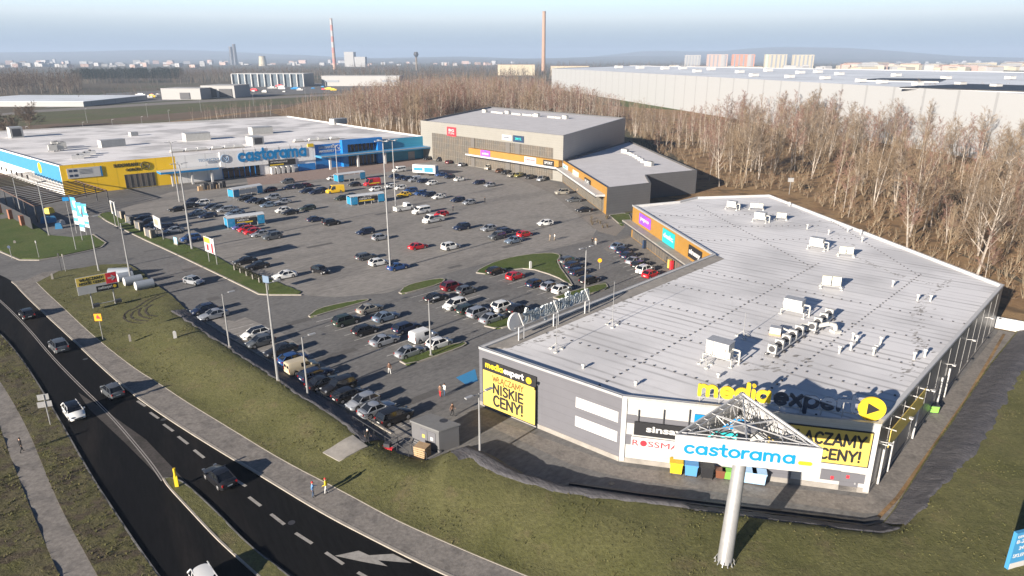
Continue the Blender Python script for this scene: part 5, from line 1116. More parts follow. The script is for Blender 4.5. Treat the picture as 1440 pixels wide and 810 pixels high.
# ---- flags
flagm = [mat('flag_white', (.62, .66, .68), .7), mat('flag_blue', (.06, .33, .58), .7)]
for i, (x, y, ty) in enumerate([(108, 328, 275), (116, 338, 282), (122, 330, 284), (107, 351, 280)]):
    c = G(x, y, .1); h = ZH(x, y, ty, .1); t = thing('banner_flag', ['leftmost blue and white banner flag by the lane', 'second blue and white banner flag from the left, slightly nearer', 'rightmost blue and white banner flag by the lane', 'pole with a small blue top plate in the lawn before the banner flags'][i], 'flag', c)
    mb = MB(); mb.tube(c, c + Vector((0, 0, h)), .08, .05, 6); mb.build('pole', 'pole', t)
    if i < 3:
        mb = MB(); d = Vector((.8, -.45, 0)).normalized(); n_ = 8; vs = []
        for k in range(n_ + 1):
            z = h - .3 - k * (h * .72) / n_; wv = .15 * math.sin(k * 1.3 + i); vs += [tuple(c + Vector((0, 0, z)) + d * .12), tuple(c + Vector((0, 0, z)) + d * 1.0 + Vector((d.y, -d.x, 0)) * wv), tuple(c + Vector((0, 0, z)) + d * 2.0 + Vector((d.y, -d.x, 0)) * wv * -1)]
        fs = []
        for k in range(n_): a = 3 * k; fs += [(a, a + 1, a + 4, a + 3), (a + 1, a + 2, a + 5, a + 4)]
        mb.add(vs, fs); mb.m = [1 if (k // 2) % 3 == 0 or k % 2 == 0 and k < 6 else 0 for k in range(len(mb.f))]; mb.build('cloth', flagm, t)
    else:
        mb = MB(); mb.box((c.x, c.y, c.z + h), (1.2, .1, .8), .3); mb.build('plate', 'signblue', t)

# ---- billboards
def billboard(name, label, tl, tr, h, base_l, base_r, z0, paint, legs='metal'):
    a, b = G(*base_l, z0), G(*base_r, z0); f = Facade(a[:2], b[:2]); zl_ = ZH(base_l[0], base_l[1], tl, z0); t = thing(name, label, 'billboard', (a + b) / 2)
    for p in (a, b): mb = MB(); mb.tube(p - Vector((0, 0, .2)), p + Vector((0, 0, zl_)), .09, .09, 6); mb.build('post', legs, t)
    return t, f, zl_
ba, bb = G(131, 431, .7), G(162, 424.5, .7); f = Facade(ba[:2], bb[:2]); t = thing('billboard', 'yellow, red and white billboard reading WŁĄCZAMY on the grass by the road', 'billboard', ba)
for p in (ba, bb): mb = MB(); mb.tube(p - Vector((0, 0, .3)), p + Vector((0, 0, 4.7)), .1, .1, 6); mb.build('post', 'pole', t); 
for p in (ba, bb): mb = MB(); mb.box((p.x + .4, p.y + .2, p.z + .15), (1.0, .8, .5), f.ang); mb.build('ballast', 'dmetal', t)
mb = MB(); mb.tube(ba + Vector((0, 0, .25)), bb + Vector((0, 0, .25)), .07, .07, 5); mb.build('base_rail', 'metal', t)
u0, u1 = -1.75, f.L + .9; zb_, zt_ = 3.05 + .0, 6.0; hh = zt_ - zb_; W_ = u1 - u0
mb = MB(); f.panel(mb, u0, u1, zb_, zt_, .1, .22); bd = mb.build('board', 'white', t)
mb = MB(); f.panel(mb, u0 + .05, u0 + W_ * .72, zb_ + hh * .5, zt_ - .05, .22, .235); mb.build('yellow_field', 'billboard_yellow', bd)
mb = MB(); f.panel(mb, u0 + W_ * .72, u1 - .04, zb_ + hh * .38, zt_ - .04, .22, .24); mb.build('red_field', 'red', bd)
mb = MB(); f.panel(mb, u0 + W_ * .45, u1 - .04, zb_ + .04, zb_ + hh * .34, .22, .238); mb.build('black_field', 'black', bd)
mb = MB(); stroke_text(f, mb, 'WŁĄCZAMY', u0 + W_ * .08, u0 + W_ * .66, zb_ + hh * .75, zb_ + hh * .93, .236, .19, .02); stroke_text(f, mb, 'NISKIE CENY!', u0 + W_ * .06, u0 + W_ * .68, zb_ + hh * .54, zb_ + hh * .7, .236, .19, .02); mb.build('black_lettering', 'black', bd)
mb = MB(); stroke_text(f, mb, 'mediaexpert', u0 + W_ * .5, u0 + W_ * .85, zb_ + hh * .13, zb_ + hh * .24, .24, .3, .02)
uc, zc = u0 + W_ * .86, zb_ + hh * .69
f.panel(mb, uc - W_ * .09, uc + W_ * .03, zc - .13, zc + .13, .24, .26)
mb.add([f.pt(uc + W_ * .0, zc + .55, .262), f.pt(uc + W_ * .11, zc, .262), f.pt(uc, zc - .55, .262), f.pt(uc, zc - .28, .262), f.pt(uc + W_ * .055, zc, .262), f.pt(uc, zc + .28, .262)], [(0, 5, 4, 1), (1, 4, 3, 2)])
mb.build('white_lettering', 'white', bd)
mb = MB(); f.disc(mb, u0 + W_ * .91, zb_ + hh * .18, .26, .24, .26, 18); mb.build('round_emblem', 'yel', bd)
# row of smaller boards on the planted strip
def small_board(bl, br, ty, zlow, label, m, extra=None):
    a, b = G(*bl, .15), G(*br, .15); f = Facade(a[:2], b[:2]); h = ZH(bl[0], bl[1], ty, .15); t = thing('billboard', label, 'billboard', a)
    for p in (a, b): mb = MB(); mb.tube(p, p + Vector((0, 0, h)), .08, .08, 6); mb.build('post', 'pole', t)
    mb = MB(); f.panel(mb, -.6, f.L + .35, h * zlow, h, .1, .25); bd = mb.build('board', m, t)
    if extra: extra(f, h, bd)
def ex1(f, h, bd):
    mb = MB(); f.panel(mb, -.5, f.L * .6, h * .78, h * .97, .25, .27); mb.build('orange_field', mat('orange_print', (.75, .30, .03), .6), bd)
    mb = MB(); f.panel(mb, f.L * .1, f.L * .35, h * .5, h * .72, .25, .27); f.panel(mb, f.L * .7, f.L * .9, h * .45, h * .8, .25, .27); mb.build('red_figures', 'red', bd)
small_board((294.5, 367.5), (305.5, 372), 331, .42, 'small billboard with orange and red print on the planted strip beside the lamp mast', 'white', ex1)
def ex2(f, h, bd):
    mb = MB(); f.panel(mb, 0, f.L * .7, h * .6, h * .88, .25, .27); mb.build('picture', mat('pale_print', (.30, .28, .22), .6), bd)
small_board((222, 332), (230, 336.5), 302, .5, 'pale billboard behind the boxy display stalls, further up the strip', 'white', ex2)
small_board((163, 318), (168, 321), 281, .5, 'small pale billboard at the far tip of the planted strip', 'white', ex2)
c = G(248, 344, .15); t = thing('info_panel', 'small light blue panel standing in the strip left of the lamp mast', 'sign', c); mb = MB(); mb.box((c.x, c.y, 1.0), (1.6, .15, 1.7), R(-40)); mb.build('panel', mat('pale_blue_panel', (.30, .50, .66), .5), t); mb = MB(); mb.box((c.x, c.y, .3), (1.7, .3, .4), R(-40)); mb.build('foot', 'conc', t)
c = G(378, 408, .15); t = thing('info_panel', 'grey-blue info board on a thin post at the near tip of the planted strip', 'sign', c); mb = MB(); mb.tube(c, c + Vector((0, 0, 2.8)), .06, .06, 6); mb.build('post', 'pole', t); mb = MB(); mb.box((c.x - .3, c.y, 2.2), (1.6, .12, 1.3), R(-30)); mb.build('panel', mat('blue_grey_panel', (.14, .20, .28), .5), t)
# low timber screens with shrubs at the end of the strip
f = Facade(G(331, 379)[:2], G(375, 401)[:2]); t = thing('low_hedge', 'low dark hedge with pale posts along the near end of the planted strip', 'hedge', f.pt(0, 0))
rnd = random.Random(5); mb = MB()
for k in range(1500):
    u = rnd.uniform(0, f.L); o = rnd.uniform(-.4, .4); z = .1 + rnd.random() * 1.1; p = f.pt(u, z, o); s = rnd.uniform(.05, .16); a = Vector((rnd.uniform(-1, 1), rnd.uniform(-1, 1), rnd.uniform(-1, 1))).normalized() * s; b = a.orthogonal() ; mb.add([p - a, p + b, p + a], [(0, 1, 2)])
mb.build('foliage', mat('dark_leaves', (.045, .045, .022), .8, var=.5, scale=3.0), t)
for k in range(5): mb = MB(); p = f.pt(f.L * (k + .3) / 5, 0, .5); mb.box((p.x, p.y, .65), (.3, .12, .9), f.ang); mb.build('pale_post', 'conc', t)
# display stalls: fenced boxes with planks on the strip, far end
for i, (x, y, w_) in enumerate([(171, 306, 3.2), (184, 314, 3.2), (197, 322, 3.2), (212, 333, 3.4)]):
    c = G(x, y, .1); t = thing('display_stall', ['boxy display stall with pale posts, farthest of four on the strip', 'boxy display stall, second farthest of four on the strip', 'boxy display stall, second nearest of four on the strip', 'boxy display stall nearest to the lamp mast on the strip'][i], 'stall', c)
    mb = MB(); mb.box((c.x, c.y, 1.1), (w_, 1.2, 1.8), R(-44)); mb.build('screen', mat('stall_grey', (.12, .12, .125), .7) if i == 0 else M['stall_grey'], t)
    for s in (-1, 1): mb = MB(); mb.box((c.x + s * w_ * .5 * math.cos(R(-44)) - .35, c.y + s * w_ * .5 * math.sin(R(-44)) - .35, 1.1), (.7, .25, 2.0), R(-44)); mb.build('post', mat('pale_timber', (.40, .34, .26), .7) if 'pale_timber' not in M else M['pale_timber'], t)
# glass shelter at the far tip
def shelter(x0, y0, x1, y1, label, banner=True, dep=3.0, h=2.5):
    a, b = G(x0, y0), G(x1, y1); f = Facade(a[:2], b[:2]); t = thing('trolley_shelter', label, 'trolley shelter', a, 0)
    n = 5
    for k in range(n + 1):
        u = f.L * k / n
        for o in (0, -dep): mb = MB(); mb.tube(f.pt(u, 0, o), f.pt(u, h, o), .06, .06, 6); mb.build('post', 'white', t)
        mb = MB(); mb.tube(f.pt(u, h, 0), f.pt(u, h + .35, -dep / 2), .05, .05, 5); mb.tube(f.pt(u, h + .35, -dep / 2), f.pt(u, h, -dep), .05, .05, 5); mb.build('roof_rib', 'white', t)
    mb = MB(); m = 6
    vs = []
    for k in range(m + 1):
        o = -dep * k / m; z = h + .05 + .38 * math.sin(math.pi * k / m)
        vs += [f.pt(-.1, z, o), f.pt(f.L + .1, z, o)]
    mb.add(vs, [(2 * k, 2 * k + 1, 2 * k + 3, 2 * k + 2) for k in range(m)]); mb.add([v + Vector((0, 0, .04)) for v in vs], [(2 * k, 2 * k + 1, 2 * k + 3, 2 * k + 2) for k in range(m)])
    mb.build('roof', mat('milky_roof', (.50, .52, .54), .5) if 'milky_roof' not in M else M['milky_roof'], t)
    ww = f.L / 5
    for (ua_, ub_) in ((0, ww), (f.L - ww, f.L)): mb = MB(); f.panel(mb, ua_ + .07, ub_ - .07, .35, h - .05, .02, .08); pn = mb.build('blue_panel', mat('shelter_blue', (.02, .22, .42), .5) if 'shelter_blue' not in M else M['shelter_blue'], t); mb = MB(); f.panel(mb, ua_ + ww * .3, ub_ - ww * .3, 1.2, 1.7, .08, .1); mb.build('print', 'ltblue', pn)
    mb = MB(); f.panel(mb, ww + .07, f.L - ww - .07, .9, h - .3, .02, .07); pn = mb.build('banner', 'black' if banner else 'white', t)
    if banner:
        mb = MB(); f.panel(mb, ww + .4, f.L - ww - 1.2, 1.0, 1.35, .07, .09); mb.build('yellow_stripe', 'yel', pn); mb = MB(); f.text(mb, 'OFERTA', ww + .5, f.L - ww - 2, 1.5, 2.0, .07, .02, .03); mb.build('lettering', 'white', pn)
    for e in (0, f.L):
        fe = Facade(f.pt(e, 0, 0)[:2], f.pt(e, 0, -dep)[:2]); mb = MB(); fe.panel(mb, .1, fe.L - .1, .35, h - .1, -.03, .03); mb.build('end_panel', 'shelter_blue', t)
shelter(321, 322, 373, 315, 'trolley shelter with blue end panels beside the two red cars')
shelter(329, 279, 370, 272, 'trolley shelter with a white middle panel left of the dark cars', False)
shelter(494, 290, 541, 284, 'trolley shelter with a black and yellow panel right of the yellow van')
shelter(476, 257, 514, 252, 'trolley shelter with a white middle panel near the blue portal', False)

# ---- markers, signs and bollards
def marker(x, y, label, m='white', h=1.1, d=(.45, .3), z0=1.0, nm='marker_post', cat='marker post'):
    c = G(x, y, z0); t = thing(nm, label, cat, c); mb = MB(); mb.box((c.x, c.y, z0 - .1 + h / 2), (d[0], d[1], h + .2), .5); mb.build('post', m, t); mb = MB(); mb.box((c.x, c.y, z0 + h + .08), (d[0] * .8, d[1] * .8, .12), .5, taper=.7); mb.build('cap', m, t)
marker(246.7, 476.5, 'white marker box standing in the grass verge left of the lamp post', z0=.9)
marker(183, 478, 'small beige marker stub in the grass verge', 'conc', .7, (.3, .3), .7)
marker(746, 377, 'white marker box on the triangular grass island', h=1.3, z0=.15)
marker(74, 392, 'pale concrete stub at the grass corner by the junction', 'conc', .9, (.35, .35), .2)
marker(21, 342, 'tiny pale marker on the front lawn', 'conc', .5, (.5, .3), .1)
w = G(249, 684, .15); t = thing('lane_divider_post', 'yellow post at the tip of the grass median', 'traffic post', w); mb = MB(); mb.box((w.x, w.y, .75), (.34, .16, 1.25), .2); mb.build('lower_board', 'yel', t); mb = MB(); mb.tube((w.x, w.y, 1.3), (w.x, w.y, 2.2), .13, .13, 10); mb.build('upper_tube', 'yel', t)
c = G(145, 477, .6); t = thing('warning_sign', 'orange and yellow warning sign on a thin pole by the pavement', 'road sign', c); h = ZH(145, 477, 441, .6)
mb = MB(); mb.tube(c, c + Vector((0, 0, h)), .05, .05, 6); mb.build('pole', 'pole', t); mb = MB(); mb.box((c.x - .05, c.y - .1, c.z + h - .55), (1.0, .06, 1.1), .1); pl = mb.build('plate', mat('sign_orange', (.85, .36, .01), .5), t)
mb = MB(); z = c.z + h; mb.add([(c.x - .45, c.y - .16, z - .75), (c.x + .35, c.y - .12, z - .75), (c.x - .05, c.y - .14, z - .12)], [(0, 1, 2)]); mb.build('triangle', 'red', pl)
c = G(71, 597, .2); t = thing('direction_sign', 'grey back of a road sign with arrow boards on the near left verge', 'road sign', c); h = 3.8
mb = MB(); mb.tube(c, c + Vector((0, 0, h)), .06, .06, 8); mb.build('pole', 'pole', t)
for k, (dx, dz, w_) in enumerate([(-.1, 3.5, 1.1), (-.1, 2.6, 1.4)]): mb = MB(); mb.box((c.x + dx, c.y, c.z + dz), (w_, .06, .7), .4); mb.build('board', 'metal', t)
for (x, y, ty, lb, m) in [(17, 364, 345, 'round blue sign on a thin pole at the lawn edge', 'navy'), (55, 362, 340, 'thin bare sign pole on the front lawn', 'pole'), (87, 382, 358, 'left of two thin poles at the junction corner', 'dmetal'), (92.5, 382, 359, 'right of two thin poles at the junction corner, with a pale top', 'conc')]:
    c = G(x, y, .1); h = ZH(x, y, ty, .1); t = thing('pole_sign', lb, 'road sign', c); mb = MB(); mb.tube(c, c + Vector((0, 0, h)), .06, .05, 6); mb.build('pole', 'pole' if m != 'dmetal' else m, t); mb = MB(); mb.tube((c.x, c.y - .08, c.z + h - .35), (c.x, c.y - .14, c.z + h - .35), .34, .34, 16) if m == 'navy' else mb.box((c.x, c.y, c.z + h), (.18, .18, .5), 0); mb.build('plate', m, t)
c = G(843, 378, 0); t = thing('temporary_sign', 'small orange sign on a pole between the parked cars and the shop row', 'road sign', c); mb = MB(); mb.tube(c, c + Vector((0, 0, 1.4)), .05, .05, 6); mb.build('pole', 'pole', t); mb = MB(); mb.tube((c.x, c.y - .05, 1.75), (c.x, c.y + .05, 1.75), .42, .42, 14); mb.build('disc', 'sign_orange', t)
# round container row by the grass tip
for i, (x, y, L_) in enumerate([(168, 383, 3.0), (176, 389, 2.6), (187, 394, 3.0), (203, 400, 3.0)]):
    c = G(x, y, .9); d = Vector((math.cos(R(43)), math.sin(R(43)), 0)); t = thing('recycling_tank', ['grey box-like tank, leftmost by the grass tip', 'short grey tank with white end, second by the grass tip', 'grey tank with a white round end beside the lamp post', 'grey tank with a white round end, rightmost by the grass tip'][i], 'container', (c.x, c.y, 0))
    a, b = c - d * L_ * .5, c + d * L_ * .5
    if i == 0: a, b = c - Vector((2, 0, 0)), c + Vector((2, .5, 0))
    mb = MB(); mb.tube(a, b, .85, .85, 18); mb.build('tank', mat('tank_grey', (.24, .27, .31), .6) if i == 0 else M['tank_grey'], t); mb = MB(); dd = (a - b).normalized(); mb.tube(a, a + dd * .08, .8, .7, 18); mb.build('white_end', 'white' if i else 'metal', t)
    for p in (a.lerp(b, .2), a.lerp(b, .8)): mb = MB(); mb.box((p.x, p.y, .12), (.5, 1.4, .28), R(43)); mb.build('cradle', 'dmetal', t)
# goods in front of the store and the blue and yellow display
for i, x in enumerate(range(282, 316, 4)):
    c = G(x, 268 - (x - 282) * .12, 0); t = thing('goods_pallet', ORD[i] + ' from left, pallet of stacked goods under the white store wall', 'pallet', c, 0, 'pallets of goods under the white store wall'); mb = MB(); mb.box((c.x, c.y, .1), (1.5, 1.3, .2), R(40)); mb.build('pallet', 'wood', t); hh_ = 1.2 + .8 * ((i * 7) % 3) / 2
    mb = MB(); mb.box((c.x, c.y, .2 + hh_ / 2), (1.4, 1.2, hh_), R(40 + i * 3), taper=.93); mb.build('load', ['wood', 'conc', 'dmetal'][i % 3], t)
for i, (x, y, m, s) in enumerate([(66, 313, 'ltblue', 1.6), (74, 312, 'ltblue', 1.5), (71, 306, 'yel', 1.5), (83, 321, 'ltblue', 1.3), (86, 316, 'white', 1.2)]):
    c = G(x, y, 0); t = thing('wrapped_bale', ['light blue wrapped bale, leftmost in the display by the brick piers', 'light blue wrapped bale below the yellow one', 'yellow wrapped bale on top of the display by the brick piers', 'light blue wrapped bale nearest the lane', 'white wrapped bale beside the dark pile'][i], 'bale', c); mb = MB(); z0 = 1.2 if m == 'yel' else 0
    mb.box((c.x, c.y, z0 + s * .45), (s * 1.3, s * 1.2, s * .9), i * .7, taper=.8); mb.build('wrap', m, t); mb = MB(); mb.box((c.x, c.y, z0 + s * .93), (s * .8, s * .7, s * .12), i * .7); mb.build('top_fold', m, t)
# blue car-park canopy at the kiosk end (disabled bay marking)
mb = MB(); mb.add([(*p, .012) for p in px([(641, 531), (668, 519), (672, 536), (655, 541)])], [(0, 1, 2, 3)]); tag(mb.build('blue_bay_marking', 'ltblue'), kind='structure')
# bicycle rack bushes: small leafless shrubs at the gravel bed
def twig_bush(c, r, h, n, rnd, mb):
    for k in range(n):
        a = rnd.uniform(0, 6.28); e = c + Vector((math.cos(a) * r * rnd.random(), math.sin(a) * r * rnd.random(), h * rnd.uniform(.5, 1))); m_ = c.lerp(e, .5) + Vector((rnd.uniform(-.1, .1), rnd.uniform(-.1, .1), .1)); w_ = .035
        mb.add([c + Vector((w_, 0, 0)), c - Vector((w_, 0, 0)), e], [(0, 1, 2)]); 
        for q in range(3):
            s_ = c.lerp(e, rnd.uniform(.4, .9)); g_ = s_ + Vector((rnd.uniform(-.4, .4), rnd.uniform(-.4, .4), rnd.uniform(.1, .5))) * r; mb.add([s_ + Vector((.03, 0, 0)), s_ - Vector((0, .03, 0)), g_], [(0, 1, 2)])
rnd = random.Random(11)
for i in range(10):
    c = G(rnd.uniform(824, 868), rnd.uniform(304, 324), 0); t = thing('bare_shrub', 'small leafless shrub in the gravel bed at the end of the low wing', 'shrub', c, 0, 'leafless shrubs in the gravel bed')
    mb = MB(); twig_bush(c, .8, 1.3, 22, rnd, mb); mb.build('twigs', mat('shrub_twigs', (.13, .10, .06), .9) if i == 0 else M['shrub_twigs'], t)
# gas bottle cage / shop goods at amber shops
for i, (x, y, m) in enumerate([(905.5, 349, 'navy'), (910.5, 348, 'red'), (941, 377, 'yelsoft'), (944, 379, 'red')]):
    c = G(x, y, .05); t = thing('shop_display', ['dark display stand at the shop door under the amber wall', 'red display stand at the shop door under the amber wall', 'yellow roll-up at the near end of the shop row', 'red roll-up at the near end of the shop row'][i], 'display', c); mb = MB(); mb.box((c.x, c.y, .95), (.7, .4, 1.8), .6); mb.build('panel', m, t); mb = MB(); mb.box((c.x, c.y, .06), (.9, .7, .1), .6); mb.build('foot', 'dmetal', t)
# ================================================================ VEHICLES
def paint(name, c, metal=.0, rough=.35): return mat('paint_' + name, c, rough, metal=metal, coat=.5)
PAINT = dict(black=paint('black', (.012, .012, .014)), navy=paint('navy', (.015, .025, .06), .2), blue=paint('blue', (.02, .07, .22), .2), white=paint('white', (.72, .72, .70)), silver=paint('silver', (.40, .42, .45), .5),
             grey=paint('grey', (.12, .13, .14), .4), beige=paint('beige', (.52, .44, .30)), sand=paint('sand', (.42, .39, .33), .4), red=paint('red', (.45, .012, .02)), dred=paint('dark_red', (.12, .01, .015)), green=paint('dark_green', (.03, .045, .035), .2),
             yellow=paint('yellow', (.80, .50, .02)), brown=paint('brown', (.14, .06, .03), .2), olive=paint('olive', (.25, .22, .03), .2), skyblue=paint('pale_blue', (.20, .26, .34), .4), violet=paint('violet', (.10, .10, .30), .2))
M['carglass'] = mat('car_glass', (.010, .012, .016), .06, spec=.7); M['tyre'] = mat('tyre_rubber', (.015, .015, .015), .9); M['rim'] = mat('wheel_rim', (.35, .35, .36), .35, metal=.6)
M['hl'] = mat('headlight_glass', (.30, .32, .34), .12); M['tl'] = mat('tail_light_glass', (.22, .008, .008), .25); M['plate'] = mat('number_plate', (.70, .70, .66), .5); M['trim'] = mat('black_trim', (.02, .02, .02), .7)
def interp(xs, pts):
    x = xs
    for (a, va), (b, vb) in zip(pts, pts[1:]):
        if a <= x <= b: t = (x - a) / (b - a) if b > a else 0; return va + (vb - va) * t
    return pts[0][1] if x < pts[0][0] else pts[-1][1]
def car_proto(kind, L, W, Ht, wb, r, hood, belt, xc, xrf, xrr, xrb, tail, pano=False):
    """x forward. xc cowl, xrf roof front, xrr roof rear, xrb rear glass base"""
    root = thing(kind, 'x', 'car'); hw = W / 2
    fx, rx = wb / 2, -wb / 2; off = (L - wb) / 2; 
    sh = -.05
    fx += sh; rx += sh
    st = sorted(set([-L / 2, -L / 2 + .06, -L / 2 + .22, -L / 2 + .5, xrb, xrb + .25, 0, .5, xc, xc + .15, xc + .55, L / 2 - .5, L / 2 - .25, L / 2 - .08, L / 2] + [w_ + k * r for w_ in (fx, rx) for k in (-1.22, -1.2, -.95, -.6, -.2, .2, .6, .95, 1.2, 1.22)]))
    st = [x for x in st if -L / 2 <= x <= L / 2]
    zt = lambda x: interp(x, [(-L / 2, tail - .28), (-L / 2 + .08, tail - .06), (-L / 2 + .3, tail), (xrb, belt + .02), (0, belt), (xc, belt + .02), (xc + .3, hood), (L / 2 - .55, hood - .10), (L / 2 - .2, hood - .22), (L / 2, hood - .36)])
    hwf = lambda x: hw * interp(x, [(-L / 2, .78), (-L / 2 + .1, .90), (-L / 2 + .5, .975), (0, 1.0), (L / 2 - .9, .98), (L / 2 - .35, .90), (L / 2 - .1, .78), (L / 2, .62)])
    def zb(x):
        for w_ in (fx, rx):
            if abs(x - w_) < r * 1.21: return .02 + r + math.sqrt(max(0, (1.16 * r) ** 2 - min(abs(x - w_), 1.16 * r) ** 2)) * 1.0 if abs(x - w_) < 1.17 * r else .20
        return interp(x, [(-L / 2, .38), (-L / 2 + .15, .24), (0, .20), (L / 2 - .15, .24), (L / 2, .34)])
    vs = []; n = 11
    for x in st:
        b = zb(x); t = zt(x); h_ = hwf(x); sho = t - .07 if t - .07 > b + .1 else b + .1; mid = (b + sho) / 2
        pr = [(0, b), (h_ * .80, b), (h_ * .985, b + .03), (h_ * 1.0, max(b + .06, mid - .05)), (h_ * .975, sho), (h_ * .86, t), (0, t + .025)]
        half = pr; ring = [(y, z) for y, z in half] + [(-y, z) for y, z in half[-2:0:-1]]
        n = len(ring); vs += [(x, y, z) for y, z in ring]
    mb = MB(); fs = []
    for i in range(len(st) - 1):
        for k in range(n): a = i * n + k; b_ = i * n + (k + 1) % n; fs.append((a, a + n, b_ + n, b_))
    fs += [tuple(range(n)), tuple(range((len(st) - 1) * n, len(st) * n))[::-1]]
    fs = [f[::-1] for f in fs]
    mb.add(vs, fs, 0)
    # roof skin with slight crown, pillars
    rw, bw = hw * .72, hw * .90; zr = Ht - .05
    xs = [xrf, xrf - .3, (xrf + xrr) / 2, xrr + .3, xrr]; zz = [zr - .03, zr, zr + .03, zr, zr - .03]; ys = [-rw, -rw * .6, 0, rw * .6, rw]; V = []
    for x, z in zip(xs, zz):
        for y in ys: V.append((x, y, z + .035 * (1 - (y / rw) ** 2)))
    F = []
    for i in range(4):
        for j in range(4): a = i * 5 + j; F.append((a, a + 1, a + 6, a + 5))
    mb.add(V, F, 1 if pano else 0)
    for s in (-1, 1):
        mb.tube((xc + .02, s * bw, belt), (xrf, s * rw, zr), .045, .045, 4); mb.tube((xrb, s * bw, belt + .01), (xrr, s * rw, zr), .09 if kind != 'saloon_car' else .07, .06, 4)
        mb.tube((xrf, s * rw, zr - .01), (xrr, s * rw, zr - .01), .045, .045, 4)
        xm = (xrf + xrr) / 2 + .0; mb.tube((xm - .05, s * bw * 1.0, belt), (xm - .1, s * rw * 1.01, zr), .04, .04, 4)
        if L > 4.5 and kind != 'saloon_car': mb.tube((xrr + .5, s * bw, belt), (xrr + .45, s * rw * 1.01, zr), .05, .05, 4)
        mb.box((xc - .25, s * (hw + .05), belt + .08), (.16, .2, .14))
    body_ = mb.build('body', [PAINT['silver'], M['carglass']], root)
    for p in body_.data.polygons: p.use_smooth = True
    try: body_.data.set_sharp_from_angle(angle=R(38))
    except Exception: pass
    mb = MB(); b0 = [(xc, -bw, belt), (xc, bw, belt), (xrb, bw, belt), (xrb, -bw, belt)]; b0 = [(xc + .05, -bw * .9, belt - .02), (xc + .05, bw * .9, belt - .02), (xc - .05, bw, belt - .02), (xrb + .05, bw, belt - .02), (xrb, bw * .93, belt - .02), (xrb, -bw * .93, belt - .02), (xrb + .05, -bw, belt - .02), (xc - .05, -bw, belt - .02)]
    t0 = [(xrf + .02, -rw * .9, zr), (xrf + .02, rw * .9, zr), (xrf - .06, rw, zr), (xrr + .06, rw, zr), (xrr, rw * .9, zr), (xrr, -rw * .9, zr), (xrr + .06, -rw, zr), (xrf - .06, -rw, zr)]
    mb.add(b0 + t0, [(i, (i + 1) % 8, 8 + (i + 1) % 8, 8 + i) for i in range(8)] + [tuple(range(8, 16))]); gl = mb.build('windows', 'carglass', root)
    for wx in (fx, rx):
        for s in (-1, 1):
            mb = MB(); y = s * (hw - .12); mb.tube((wx, y - s * .10, r), (wx, y + s * .10, r), r, r, 16); wh = mb.build('wheel', 'tyre', root)
            mb = MB(); mb.tube((wx, y + s * .10, r), (wx, y + s * .112, r), r * .62, r * .58, 12); mb.build('rim', 'rim', wh)
    for s in (-1, 1):
        mb = MB(); mb.box((L / 2 - .16, s * hw * .66, hood - .26), (.22, .30, .12), -s * .35); mb.build('headlight', 'hl', root)
        mb = MB(); mb.box((-L / 2 + .06, s * hw * .74, tail - .22), (.13, .20, .22 if tail > .95 else .15), s * .3); mb.build('tail_light', 'tl', root)
    mb = MB(); mb.box((-L / 2 - .0, 0, .55 if tail < 1 else .62), (.04, .5, .12)); mb.build('number_plate', 'plate', root)
    mb = MB(); mb.box((L / 2 - .03, 0, .44), (.08, W * .5, .16)); mb.build('grille', 'trim', root)
    return root
